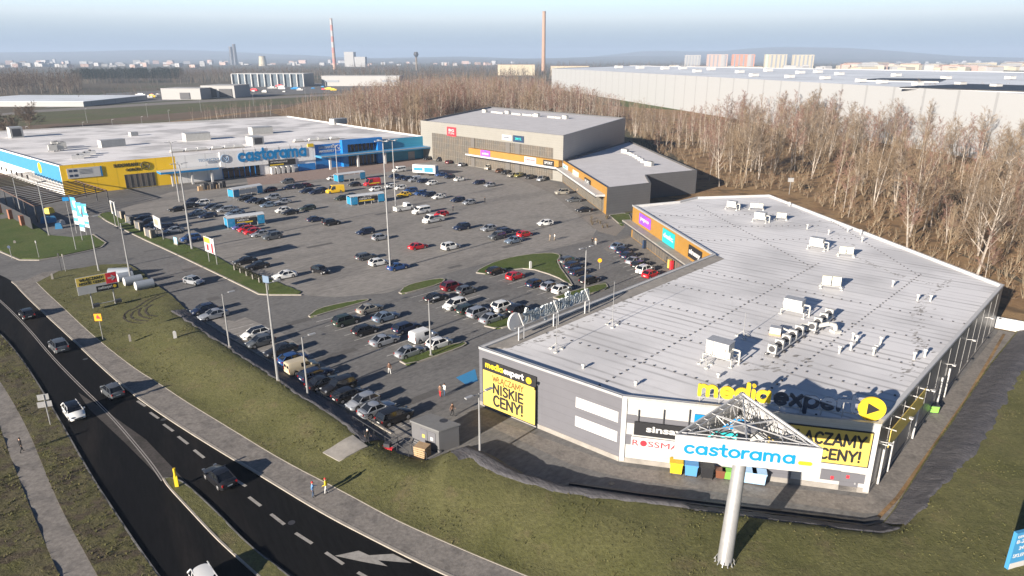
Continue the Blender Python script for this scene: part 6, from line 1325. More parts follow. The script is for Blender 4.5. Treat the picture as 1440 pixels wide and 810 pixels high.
def van_proto(kind, L, W, Ht, wb, r, hoodL, side_glass=False, flat=False, small=False):
    root = thing(kind, 'x', 'van'); hw = W / 2; fx, rx = wb / 2 + .25, -wb / 2 + .1; hz = 1.15 if not small else 1.0; zt_ = Ht
    xw = L / 2 - hoodL; xr = xw - .75 if not small else xw - .6; belt = hz + .05
    st = sorted(set([-L / 2, -L / 2 + .05, -L / 2 + .3, 0, xr, xw, xw + .1, L / 2 - .4, L / 2 - .12, L / 2] + [w_ + k * r for w_ in (fx, rx) for k in (-1.22, -1.2, -.95, -.6, 0, .6, .95, 1.2, 1.22)])); st = [x for x in st if -L / 2 <= x <= L / 2]
    top = lambda x: interp(x, [(-L / 2, zt_ - .06), (-L / 2 + .15, zt_), (xr, zt_), (xw, belt), (L / 2 - .4, hz - .08), (L / 2 - .1, hz - .22), (L / 2, hz - .42)])
    if flat: top0 = top; top = lambda x: .95 if x < xr - 1.1 else top0(x)
    if flat: st = sorted(set(st + [xr - 1.1, xr - 1.12]))
    def zb(x):
        for w_ in (fx, rx):
            if abs(x - w_) < 1.17 * r: return .02 + r + math.sqrt(max(0, (1.16 * r) ** 2 - (x - w_) ** 2))
        return .26
    vs = []
    for x in st:
        b = zb(x); t = top(x); tw = interp(t, [(.8, .95), (belt, .97), (zt_, .82)]); h_ = hw * interp(x, [(-L / 2, .96), (0, 1), (L / 2 - .5, .97), (L / 2, .75)])
        m_ = min(t - .05, belt) if t > belt else t - .08; m_ = max(m_, b + .06)
        ring = [(0, b), (h_ * .97, b), (h_, b + .05), (h_, m_), (h_ * tw, max(t - .06, m_ + .02)), (h_ * tw * .93, t), (0, t + .02)]; ring = ring + [(-y, z) for y, z in ring[-2:0:-1]]; n = len(ring); vs += [(x, y, z) for y, z in ring]
    fs = []
    for i in range(len(st) - 1):
        for k in range(n): a = i * n + k; b_ = i * n + (k + 1) % n; fs.append((a, b_, b_ + n, a + n))
    fs += [tuple(range(n))[::-1], tuple(range((len(st) - 1) * n, len(st) * n))]
    mb = MB(); mb.add(vs, fs)
    for s in (-1, 1): mb.box((xw - .15, s * (hw + .08), belt + .12), (.14, .22, .24))
    b_ = mb.build('body', [PAINT['white']], root)
    for p in b_.data.polygons: p.use_smooth = True
    try: b_.data.set_sharp_from_angle(angle=R(35))
    except Exception: pass
    mb = MB(); e = .03; ty = hw * .80; by = hw * .90
    mb.add([(xw + e - .02, -by, belt + .04), (xw + e - .02, by, belt + .04), (xr + e + .08, ty * .98, zt_ - .12), (xr + e + .08, -ty * .98, zt_ - .12)], [(0, 1, 2, 3)])
    mb.build('windscreen', 'carglass', root)
    for s in (-1, 1):
        y0, y1 = s * (hw + .012), s * (hw * .865 + .012); z0, z1 = belt + .03, zt_ - .25
        segs = [(xw - .12, xr - .05, xr - .95)] + ([(xr - 1.05, xr - 1.05, xr - 2.1), (xr - 2.2, xr - 2.2, max(-L / 2 + .2, xr - 3.3))] if side_glass else [])
        for (a, a2, c) in segs:
            mb = MB(); mb.add([(a, y0, z0), (a2, y1, z1), (c, y1, z1), (c, y0, z0)], [(0, 1, 2, 3) if s > 0 else (3, 2, 1, 0)]); mb.build('side_window', 'carglass', root)
    if not flat:
        for s in (-1, 1):
            mb = MB(); mb.add([(-L / 2 - .012, s * hw * .1, belt + .1), (-L / 2 - .012, s * hw * .78, belt + .1), (-L / 2 - .012, s * hw * .7, zt_ - .3), (-L / 2 - .012, s * hw * .1, zt_ - .3)], [(0, 1, 2, 3)]); mb.build('rear_window', 'carglass' if side_glass else PAINT['white'], root)
    for wx in (fx, rx):
        for s in (-1, 1):
            mb = MB(); y = s * (hw - .13); mb.tube((wx, y - s * .11, r), (wx, y + s * .11, r), r, r, 16); wh = mb.build('wheel', 'tyre', root); mb = MB(); mb.tube((wx, y + s * .11, r), (wx, y + s * .122, r), r * .6, r * .55, 12); mb.build('rim', 'rim', wh)
    for s in (-1, 1):
        mb = MB(); mb.box((L / 2 - .14, s * hw * .72, hz - .32), (.22, .3, .22), -s * .3); mb.build('headlight', 'hl', root); mb = MB(); mb.box((-L / 2, s * hw * .86, .95 if not flat else .7), (.06, .14, .5 if not flat else .12)); mb.build('tail_light', 'tl', root)
    mb = MB(); mb.box((L / 2 - .03, 0, .55), (.1, W * .5, .2)); mb.build('grille', 'trim', root); mb = MB(); mb.box((-L / 2 - .01, 0, .62), (.04, .5, .12)); mb.build('number_plate', 'plate', root)
    if flat:
        xm = (-L / 2 + xr - 1.2) / 2; ln = (xr - 1.2 + L / 2)
        mb = MB(); mb.box((xm, 0, 1.0), (ln, W, .1)); mb.build('load_bed', 'metal', root)
        for s in (-1, 1): mb = MB(); mb.box((xm, s * (W / 2 - .02), 1.2), (ln, .05, .34)); mb.build('side_board', 'unit', root)
        mb = MB(); mb.box((-L / 2 + .03, 0, 1.2), (.05, W - .1, .34)); mb.build('tail_board', 'unit', root)
    return root
PR = {}
PR['h'] = car_proto('hatchback', 4.15, 1.78, 1.48, 2.55, .32, .92, .93, 1.02, .32, -1.35, -1.92, 1.02)
PR['hp'] = car_proto('hatchback', 4.15, 1.78, 1.48, 2.55, .32, .92, .93, 1.02, .32, -1.35, -1.92, 1.02, True)
PR['s'] = car_proto('saloon_car', 4.65, 1.80, 1.45, 2.70, .32, .90, .93, .92, .15, -1.05, -1.70, 1.0)
PR['e'] = car_proto('estate_car', 4.65, 1.80, 1.48, 2.70, .32, .91, .93, .98, .22, -1.85, -2.22, 1.0)
PR['v'] = car_proto('off_roader', 4.50, 1.88, 1.70, 2.65, .37, 1.06, 1.06, .95, .32, -1.75, -2.12, 1.15)
PR['m'] = car_proto('people_carrier', 4.45, 1.82, 1.64, 2.70, .33, 1.02, 1.02, 1.25, .50, -1.75, -2.12, 1.1)
PR['k'] = van_proto('small_van', 4.4, 1.84, 1.86, 2.75, .33, 1.15, False, small=True)
PR['V'] = van_proto('panel_van', 5.6, 2.05, 2.5, 3.4, .36, 1.0)
PR['b'] = van_proto('minibus', 5.0, 1.95, 2.0, 3.1, .35, 1.0, True)
PR['f'] = van_proto('flatbed_truck', 5.8, 2.05, 2.15, 3.5, .36, .75, False, True)
KW = dict(h='hatchback', hp='hatchback with a dark roof', s='saloon car', e='estate car', v='off-roader', m='people carrier', k='small van', V='panel van', b='minibus', f='flatbed truck')
CATK = dict(k='van', V='van', b='van', f='truck')
reg(None)
used_proto = set()
CN = dict(black='black', navy='dark navy', blue='blue', white='white', silver='silver', grey='dark grey', beige='beige', sand='light sand', red='red', dred='dark red', green='dark green', yellow='yellow', brown='brown', olive='olive yellow', skyblue='pale blue', violet='violet')
def put(kind, colr, x, y, az, label, group, z=0.0, exact=None):
    w = G(x, y, .7) if exact is None else Vector(exact)
    src = PR[kind]
    if kind in used_proto: o = copy_tree(src)
    else: o = src; used_proto.add(kind)
    o.location = (w.x, w.y, z); o.rotation_euler = (0, 0, R(az)); o['label'] = label; o['category'] = CATK.get(kind, 'car')
    if group: o['group'] = group
    elif 'group' in o: del o['group']
    chs = KIDS.get(src.name, []) if o is src else [c for c in CH_OF[o.name]]
    for c in chs:
        if c.name.split('.')[0] == 'body':
            if len(c.material_slots): c.material_slots[0].link = 'OBJECT'; c.material_slots[0].material = PAINT[colr]
        if c.name.split('.')[0] == 'rear_window' and kind in ('k', 'V'):
            c.material_slots[0].link = 'OBJECT'; c.material_slots[0].material = PAINT[colr] if colr != 'beige' else M['carglass']
    return o
CH_OF = {}
def copy_tree(o, parent=None):
    c = o.copy(); col.objects.link(c)
    if parent is not None: c.parent = parent; c.matrix_parent_inverse = o.matrix_parent_inverse.copy(); CH_OF.setdefault(parent.name, []).append(c)
    for ch in KIDS.get(o.name, []): copy_tree(ch, c)
    return c
# rows: (where, group, heading azimuth, [(x, y, kind, colour, flip)])   flip=1 -> front towards the viewer's left
U = 43.5
ROWS = [
 ('the near parking row along the grass bank', 'cars in the near row by the grass bank', U, [(286.5, 434, 'h', 'navy', 1), (299.5, 441.5, 's', 'silver', 1), (358.5, 468, 'hp', 'white', 1), (366, 479, 'h', 'grey', 1), (394.5, 491, 's', 'black', 1), (413, 503, 'h', 'blue', 0), (425, 515, 'k', 'beige', 0), (445, 524.5, 'e', 'navy', 0), (455, 536, 's', 'black', 0), (476, 542, 'v', 'black', 1), (490, 553, 'h', 'black', 0), (510, 563, 'h', 'silver', 1), (530, 573, 's', 'silver', 0), (555, 584, 'v', 'black', 0)]),
 ('the front bays left of the white vans', 'cars in the front central bays', U, [(487.5, 450, 'v', 'green', 0), (514, 463, 'h', 'black', 0), (541, 477, 's', 'silver', 0), (577, 493, 's', 'silver', 0)]),
 ('the second line of the front central bays', 'cars in the second line of the front bays', U, [(520, 433, 's', 'sand', 0), (543, 444, 's', 'skyblue', 0), (572, 459, 'e', 'navy', 0), (596, 472, 'k', 'white', 0), (618, 481, 'h', 'white', 0)]),
 ('the bays behind the middle grass islands', 'cars in the middle bays', U, [(614, 417, 's', 'black', 0), (639.5, 427.5, 'm', 'white', 1), (659, 433.5, 'e', 'green', 0), (673.5, 438.5, 'm', 'silver', 0), (692, 446, 's', 'silver', 0)]),
 ('the second line of the middle bays', 'cars in the second line of the middle bays', U, [(636, 402, 'v', 'dred', 0), (656, 407, 'h', 'grey', 0), (708, 430, 'v', 'white', 0), (729, 433.5, 'h', 'black', 0)]),
 ('the row along the triangular grass island', 'cars along the triangular island', U, [(697.5, 380, 'h', 'black', 0), (725, 387, 'h', 'red', 0), (754, 397.5, 'h', 'navy', 0), (774, 401.5, 'h', 'silver', 0), (790, 406, 'h', 'white', 0)]),
 ('the short row right of the triangular island', 'cars right of the triangular island', 40, [(801, 365, 'e', 'grey', 0), (808, 372.5, 'e', 'navy', 0), (815, 381, 'e', 'navy', 0), (830, 392.5, 'e', 'black', 0)]),
 ('the row in front of the amber shops', 'cars in front of the amber shops', U, [(870, 345.5, 's', 'skyblue', 0), (878, 351.5, 's', 'navy', 0), (885, 358, 'e', 'navy', 0), (892.5, 365.5, 's', 'silver', 0), (901, 371, 'e', 'black', 0), (907.5, 378.5, 'v', 'white', 0), (915.5, 384.5, 'h', 'red', 0)]),
 ('the far row next to the blue and white trailer', 'cars next to the trailer', 41, [(620, 245, 's', 'blue', 1), (632, 248, 'h', 'navy', 1), (647, 251.5, 's', 'white', 0), (673, 256, 'e', 'navy', 1), (689, 259.5, 'h', 'silver', 1)]),
 ('the row just before the blue and white trailer', 'cars just before the trailer', 41, [(554, 247.5, 'h', 'navy', 1), (564, 249.5, 's', 'navy', 1), (573, 251, 'h', 'navy', 1), (583, 252.5, 'k', 'silver', 1), (594, 254, 'h', 'navy', 1), (607, 257, 'h', 'white', 1)]),
 ('the row with the yellow car', 'cars in the row of the yellow car', 41, [(549, 261.5, 'h', 'white', 1), (563, 263.5, 'h', 'white', 1), (577, 267, 'e', 'blue', 1), (568, 273, 's', 'yellow', 1), (591, 271, 'h', 'blue', 1), (603, 273, 'e', 'navy', 1), (617, 276, 's', 'white', 1), (643.5, 280.5, 'e', 'navy', 1), (659.5, 284, 'h', 'silver', 1)]),
 ('the row of work vehicles in the far car park', 'work vehicles in the far car park', 41, [(568, 292.5, 'f', 'white', 0), (592, 296.5, 'b', 'white', 1), (620, 300.5, 'h', 'red', 1), (609, 308.5, 'f', 'white', 1), (649, 319, 'v', 'navy', 1)]),
 ('the six-car cluster in the middle of the big car park', 'cars in the middle cluster', 41, [(687, 320.5, 'h', 'silver', 1), (712, 324, 'e', 'navy', 0), (738, 328.5, 'h', 'red', 0), (699, 331.5, 'v', 'grey', 1), (722, 337, 's', 'skyblue', 1)]),
 ('the loose line near the tallest mast', 'cars near the tallest mast', 41, [(513.5, 325, 'e', 'navy', 1), (535, 333, 'h', 'silver', 0), (588, 345.5, 's', 'red', 0), (634, 346, 'v', 'white', 0), (515, 360, 'e', 'grey', 0), (532.5, 368, 'h', 'white', 0), (560, 374, 's', 'blue', 0)]),
 ('the row along the glass front of the tall hall', 'cars along the tall hall', 62, [(601, 222.5, 'h', 'black', 1), (619, 224, 'v', 'black', 1), (632, 227.5, 'h', 'dred', 0), (650, 231, 's', 'silver', 0), (688, 235.5, 'b', 'sand', 1), (702, 239.5, 's', 'brown', 1), (711, 242, 'h', 'black', 1), (719, 246, 'h', 'sand', 1), (729, 246, 'e', 'olive', 1), (744.5, 248.5, 'h', 'black', 1), (761, 251.5, 'v', 'silver', 1)]),
 ('the bays along the low wing', 'cars along the low wing', 18, [(790, 270, 'v', 'sand', 1), (807, 280.5, 's', 'grey', 1), (821, 294.5, 's', 'black', 1)]),
 ('the row near the yellow store wall', 'cars near the yellow store wall', 40, [(249, 293.5, 's', 'black', 1), (264, 289, 'e', 'black', 1), (283.5, 285.5, 'v', 'white', 1), (270, 282, 'h', 'navy', 1)]),
 ('the row left of the red cars', 'cars left of the red cars', 40, [(277.5, 298.5, 's', 'skyblue', 1), (292, 302.5, 's', 'navy', 1), (297, 290.5, 'h', 'navy', 1), (305.5, 292, 'h', 'grey', 1), (316.5, 294, 'e', 'silver', 1), (328.5, 300, 's', 'skyblue', 1)]),
 ('the row behind the display stalls', 'cars behind the display stalls', 40, [(199, 307, 'e', 'navy', 1), (207, 311, 'e', 'black', 1), (215, 316, 's', 'skyblue', 1), (228, 318.5, 'h', 'navy', 1), (236, 318, 's', 'navy', 1), (244, 323, 's', 'silver', 1)]),
 ('the row under the shelter with the blue ends', 'cars under the trolley shelter', 40, [(338, 318.5, 'h', 'violet', 1), (346, 321.5, 'h', 'red', 1), (354.5, 325, 'h', 'red', 1), (366, 328, 's', 'silver', 1), (382.5, 332, 'v', 'grey', 1)]),
 ('the dark cluster left of the yellow van', 'cars left of the yellow van', 40, [(404, 255, 'v', 'grey', 1), (407, 263, 'e', 'navy', 1), (421, 262, 'v', 'navy', 0), (432, 260, 'h', 'dred', 0), (431, 268, 'e', 'navy', 1), (444, 269.5, 'e', 'navy', 1), (455, 266, 'e', 'navy', 0), (380, 266, 'h', 'dred', 1)]),
 ('the row with the silver cars left of the yellow van', 'silver car row left of the yellow van', 40, [(345, 279, 'e', 'black', 1), (355.5, 281.5, 's', 'navy', 1), (367, 283, 's', 'black', 1), (383, 277.5, 'v', 'silver', 1), (377, 287.5, 's', 'skyblue', 1), (398, 283, 's', 'silver', 1)]),
 ('the loose line in front of the yellow van', 'cars in front of the yellow van', 40, [(397.5, 295, 'h', 'white', 1), (407.5, 298, 's', 'black', 1), (432, 292, 'e', 'green', 1), (444, 307.5, 's', 'navy', 0), (466.5, 312.5, 'v', 'black', 0), (481, 278, 'e', 'green', 1), (497, 274.5, 's', 'black', 0)]),
 ('the row between the yellow van and the portal', 'cars by the portal', 40, [(467.5, 250, 'h', 'white', 1), (498, 259, 'h', 'black', 1), (528, 265.5, 'h', 'white', 1)]),
 ('the near left edge of the big car park', 'cars at the near left edge of the car park', 37, [(268, 334.5, 'm', 'blue', 1), (344.5, 366, 's', 'black', 1), (361.5, 373, 's', 'black', 1), (400, 386, 's', 'white', 1)]),
 ('the pair left of the shelter by the red cars', 'cars left of the trolley shelter', 40, [(322, 293, 's', 'silver', 1), (331, 298, 's', 'skyblue', 1)]),
]
for where, grp, az, lst in ROWS:
    srt = sorted(range(len(lst)), key=lambda i: lst[i][0]); cnt = {}
    for i in srt: k = (lst[i][3], lst[i][2][0]); cnt[k] = cnt.get(k, 0) + 1
    for rank, i in enumerate(srt):
        x, y, kd, cl, fl = lst[i]; u = cnt[(cl, kd[0])]
        lb = f"{CN[cl]} {KW[kd]} in {where}" if u == 1 else f"{CN[cl]} {KW[kd]}, {ORD[rank]} from left in {where.replace('the loose line in front of', 'the line before').replace('the row of work vehicles in the far car park', 'the row of work vehicles')}"
        put(kd, cl, x, y, az + (180 if fl else 0) + random.Random(i * 7 + x).uniform(-1.5, 1.5), lb, grp)
put('V', 'yellow', 471, 268, 215, 'bright yellow panel van in the far left part of the car park', None)
put('V', 'red', 523, 258, 218, 'red panel van with yellow stripes beside the portal shelter', None)
put('b', 'white', 561, 239, 221, 'white minibus left of the blue and white trailer', None)
put('h', 'white', 766.5, 313, 205, 'white hatchback alone on the open paving near the low wing', None)
put('h', 'black', 450.5, 379, -35, 'black hatchback alone between the white saloon and the tall mast', None)
put('h', 'silver', 272.5, 394, -25, 'silver hatchback driving on the access lane', None)
def azp(a, b): d = G(*b) - G(*a); return math.degrees(math.atan2(d.y, d.x))
put('h', 'black', 37.5, 440, azp((60, 462), (30, 432)), 'black hatchback driving away, farthest on the dark road', None)
put('v', 'grey', 82, 485, azp((100, 500), (65, 467)), 'dark grey off-roader driving away, second farthest on the dark road', None)
put('h', 'grey', 157.5, 547.5, azp((190, 570), (130, 522)), 'grey hatchback driving away beside the pavement', None)
put('hp', 'white', 103.5, 577, azp((80, 550), (125, 610)), 'white hatchback with a black roof driving towards the viewer', None)
put('s', 'black', 308, 668, azp((345, 700), (275, 640)), 'black saloon on the dark road beside the yellow post', None)
put('e', 'white', 293, 823, azp((290, 790), (330, 850)), 'white estate car cut by the bottom edge of the picture', None)
# yellow stripe on the red van
rv = [o for o in bpy.data.objects if o.get('label', '').startswith('red panel van')][0]
for s in (-1, 1):
    mb = MB(); mb.box((-.5, s * (1.025 + .02), .95), (3.6, .02, .35)); o = mb.build('yellow_stripe', 'yel', None); o.parent = rv
# blue and white trailer
c = G(596, 241, 1.5); t = thing('box_trailer', 'blue and white box trailer parked in the far car park', 'trailer', (c.x, c.y, 0)); az = R(-47); f = Facade((c.x - 4.6 * math.cos(R(41 - 62)), c.y - 4.6 * math.sin(R(41 - 62))), (c.x + 4.6 * math.cos(R(-21)), c.y + 4.6 * math.sin(R(-21))))
mb = MB(); f.panel(mb, 0, f.L, .9, 3.7, -2.5, 0); mb.build('box', 'white', t)
mb = MB(); f.panel(mb, .6, f.L * .45, 1.7, 2.7, 0, .04); f.panel(mb, f.L * .52, f.L * .9, 1.3, 2.9, 0, .04); mb.build('blue_print', 'signblue', t)
mb = MB(); f.panel(mb, f.L, f.L + .05, 1.0, 3.4, -2.4, -.1); mb.build('blue_end', 'signblue', t); mb = MB(); f.panel(mb, .05, f.L - .05, 3.71, 3.76, -2.45, -.05); mb.build('roof', 'white', t)
for a in (.25, .75):
    for o in (-.2, -2.3): mb = MB(); mb.tube(f.pt(f.L * a, .45, o - .12), f.pt(f.L * a, .45, o + .12), .45, .45, 14); mb.build('wheel', 'tyre', t)

# ================================================================ PEOPLE
SKIN = mat('skin', (.45, .27, .19), .6); HAIR = mat('hair', (.05, .03, .02), .7)
def person(x, y, z0, label, top, bottom, face=0.0, hgt=1.75, walk=.25, bend=0.0, arms=.25, hat=None):
    c = G(x, y, z0); root = thing('person', label, 'person', c, face)
    s = hgt / 1.75
    J = dict(pel=(0, 0, .95), sp=(.02 * 1 + bend * .3, 0, 1.2 - bend * .05), ch=(.02 + bend * .6, 0, 1.40 - bend * .12), nk=(.03 + bend * .8, 0, 1.50 - bend * .18), hd=(.05 + bend * .9, 0, 1.60 - bend * .2), tp=(.05 + bend, 0, 1.73 - bend * .22),
             ls=(.02 + bend * .6, .18, 1.42 - bend * .12), le=(-.05 + bend * .6 + arms * .3, .25, 1.14 - bend * .1), lh=(.08 + arms * .9 + bend * .6, .25, .92 + arms * .35), rs=(.02 + bend * .6, -.18, 1.42 - bend * .12), re=(-.10 + bend * .6, -.25, 1.14 - bend * .1), rh=(-.05 + bend * .6 - walk * .2, -.26, .88),
             lhp=(0, .09, .90), lk=(walk * .5, .10, .50), lf=(walk * .75, .10, .07), lt=(walk * .75 + .18, .11, .03), rhp=(0, -.09, .90), rk=(-walk * .1, -.10, .50), rf=(-walk * .9, -.10, .09), rt=(-walk * .9 + .17, -.11, .03))
    rad = dict(pel=.15, sp=.135, ch=.155, nk=.06, hd=.095, tp=.07, ls=.075, le=.05, lh=.035, rs=.075, re=.05, rh=.035, lhp=.09, lk=.062, lf=.045, lt=.04, rhp=.09, rk=.062, rf=.045, rt=.04)
    E_ = [('pel', 'sp'), ('sp', 'ch'), ('ch', 'nk'), ('nk', 'hd'), ('hd', 'tp'), ('ch', 'ls'), ('ls', 'le'), ('le', 'lh'), ('ch', 'rs'), ('rs', 're'), ('re', 'rh'), ('pel', 'lhp'), ('lhp', 'lk'), ('lk', 'lf'), ('lf', 'lt'), ('pel', 'rhp'), ('rhp', 'rk'), ('rk', 'rf'), ('rf', 'rt')]
    ks = list(J); me = bpy.data.meshes.new('body'); me.from_pydata([tuple(v * s for v in J[k]) for k in ks], [(ks.index(a), ks.index(b)) for a, b in E_], [])
    ob = bpy.data.objects.new('body', me); col.objects.link(ob); sk = ob.modifiers.new('s', 'SKIN'); sk.use_smooth_shade = True
    for i, k in enumerate(ks): v = me.skin_vertices[0].data[i]; v.radius = (rad[k] * s, rad[k] * s * (1.25 if k in ('ch', 'sp', 'pel') else 1)); v.use_root = (k == 'pel')
    ob.modifiers.new('d', 'SUBSURF').levels = 1
    dg = bpy.context.evaluated_depsgraph_get(); dg.update(); nm = bpy.data.meshes.new_from_object(ob.evaluated_get(dg)); bpy.data.objects.remove(ob)
    o = bpy.data.objects.new('body', nm); col.objects.link(o); o.parent = root; nm.materials.clear()
    for m_ in (top, bottom, SKIN, M['trim']): nm.materials.append(m_)
    for p in nm.polygons:
        z = p.center.z / s; yy = abs(p.center.y) / s; p.use_smooth = True
        p.material_index = 3 if z < .10 else (1 if z < .93 and yy < .19 else (2 if z > 1.50 - bend * .2 or (z < .98 and yy > .19) else 0))
    h = Vector(J['tp']) * s; mb = MB(); n = 8; V = []
    hc = Vector(J['hd']) * s + Vector((-.015, 0, .045 * s))
    for i in range(5):
        ph = i * math.pi / 8
        for k in range(n): a = 2 * math.pi * k / n; rr = .122 * s; V.append(hc + Vector((rr * math.cos(ph) * math.cos(a), rr * .9 * math.cos(ph) * math.sin(a), rr * 1.15 * math.sin(ph))))
    F = [(i * n + k, i * n + (k + 1) % n, (i + 1) * n + (k + 1) % n, (i + 1) * n + k) for i in range(4) for k in range(n)]; mb.add(V, F); ho = mb.build('hat' if hat else 'hair', hat or HAIR, None, True); ho.parent = root
    fc = Vector(J['hd']) * s; mb = MB(); mb.box((fc.x + .098 * s, 0, fc.z + .0), (.03, .03, .045)); no = mb.build('nose', SKIN, None); no.parent = root
    for sg in (-1, 1): mb = MB(); mb.box((fc.x + .09 * s, sg * .036, fc.z + .03), (.015, .02, .012)); eo = mb.build('eye', 'trim', None); eo.parent = root
    for sg, k in ((1, 'lh'), (-1, 'rh')):
        b = Vector(J[k]) * s; mb = MB()
        for q in range(4): mb.tube(b + Vector((0, (q - 1.5) * .018, -.03)), b + Vector((.03, (q - 1.5) * .02, -.11 + abs(q - 1.3) * .012)), .009, .007, 4)
        mb.tube(b + Vector((.02, 0, -.01)), b + Vector((.06, sg * -.01, -.06)), .011, .008, 4); hn = mb.build('fingers', SKIN, None); hn.parent = root
    return root
clothes = {k: mat('cloth_' + k, c, .9) for k, c in dict(black=(.012, .012, .013), navy=(.02, .03, .07), grey=(.10, .10, .11), yellow=(.70, .50, .02), blue=(.12, .26, .50), white=(.60, .60, .58), brown=(.16, .09, .06), sand=(.35, .27, .18), red=(.5, .03, .03), jeans=(.05, .08, .14)).items()}
C_ = clothes
person(31, 636, .14, 'person all in black walking along the footpath at the lower left', C_['black'], C_['black'], R(70), 1.75, .3)
person(440.5, 699, .13, 'person in a blue top and red cap on the pavement by the road', C_['blue'], C_['jeans'], R(20), 1.72, .1, 0, .45, C_['red'])
person(459.5, 694, .13, 'person in a yellow jacket and red cap on the pavement', C_['yellow'], C_['white'], R(190), 1.75, .2, 0, .3, C_['red'])
person(517, 622, 1.0, 'worker in dark clothes with a white helmet beside the concrete slab', C_['black'], C_['black'], R(-60), 1.75, .2, .2, .4, C_['white'])
person(548, 526, 0, 'person in a brown coat walking across the lane in front of the silver saloon', C_['brown'], C_['white'], R(120), 1.70, .3)
person(619, 558, 0, 'person in a red and grey coat, left of the pair near the blue bay', C_['brown'], C_['red'], R(60), 1.66, .1)
person(625, 557, 0, 'person in a white jacket, right of the pair near the blue bay', C_['white'], C_['jeans'], R(60), 1.75, .2)
person(636, 585, .02, 'person in dark clothes walking behind the grey kiosk', C_['brown'], C_['black'], R(-30), 1.72, .25)
person(682, 285, 0, 'person in black walking across the far car park, right one of two', C_['black'], C_['black'], R(180), 1.75, .25)
person(637, 297, 0, 'person in dark blue standing beside the work vehicles', C_['navy'], C_['black'], R(0), 1.72, .1)
person(773.5, 339, 0, 'person in a sand coloured coat, left of the pair crossing the lane', C_['sand'], C_['sand'], R(200), 1.68, .35)
person(780, 338.5, 0, 'person in a white jacket, right of the pair crossing the lane', C_['white'], C_['sand'], R(200), 1.75, .3)
person(833, 344.5, 0, 'person in black, left of the pair near the shop car row', C_['black'], C_['black'], R(90), 1.75, .1)
person(837.5, 344.5, 0, 'person in an orange-brown jacket, right of the pair near the shop car row', C_['sand'], C_['white'], R(90), 1.75, .1)
person(789, 253, .02, 'person in dark brown walking under the awning of the low wing', C_['brown'], C_['black'], R(-60), 1.72, .2)
person(812, 272, .02, 'person in sand clothes under the awning of the low wing, nearer of two', C_['sand'], C_['grey'], R(-60), 1.72, .2)
# ================================================================ TREES AND WOODS
for nm, c in dict(twig_red=(.20, .112, .085), twig_tan=(.215, .155, .098), twig_grey=(.165, .125, .09), brush=(.20, .115, .06)).items(): mat(nm, c, .9, var=.35, scale=.15)
mat('birch_bark', (.36, .31, .26), .8, var=.65, scale=1.2); mat('tan_bark', (.25, .195, .13), .85, var=.4, scale=1.0); mat('pine_needles', (.012, .022, .014), .85, var=.5, scale=.1); mat('distant_twigs', (.085, .060, .044), .9, var=.4, scale=.02); mat('distant_bark', (.16, .13, .10), .9)
class TB:
    """triangle soup: trunk part and crown part"""
    def __init__(s): s.t = []; s.c = []
    def cone(s, a, b, r0, r1, n=5, crown=False):
        d = (b - a); L = d.length
        if L < 1e-5: return
        d /= L; u = d.orthogonal().normalized(); w = d.cross(u); A = []; B = []
        for k in range(n): q = 2 * math.pi * k / n; e = u * math.cos(q) + w * math.sin(q); A.append(a + e * r0); B.append(b + e * r1)
        o = s.c if crown else s.t
        for k in range(n): k2 = (k + 1) % n; o.append((A[k], A[k2], B[k2])); o.append((A[k], B[k2], B[k]))
    def twig(s, a, b, w):
        d = b - a; e = d.orthogonal().normalized(); q = random.random() * 6.28; e = Matrix.Rotation(q, 3, d.normalized()) @ e; s.c.append((a - e * w, a + e * w, b))
def rv(r, k=1.0): return Vector((r.uniform(-1, 1), r.uniform(-1, 1), r.uniform(-1, 1))) * k
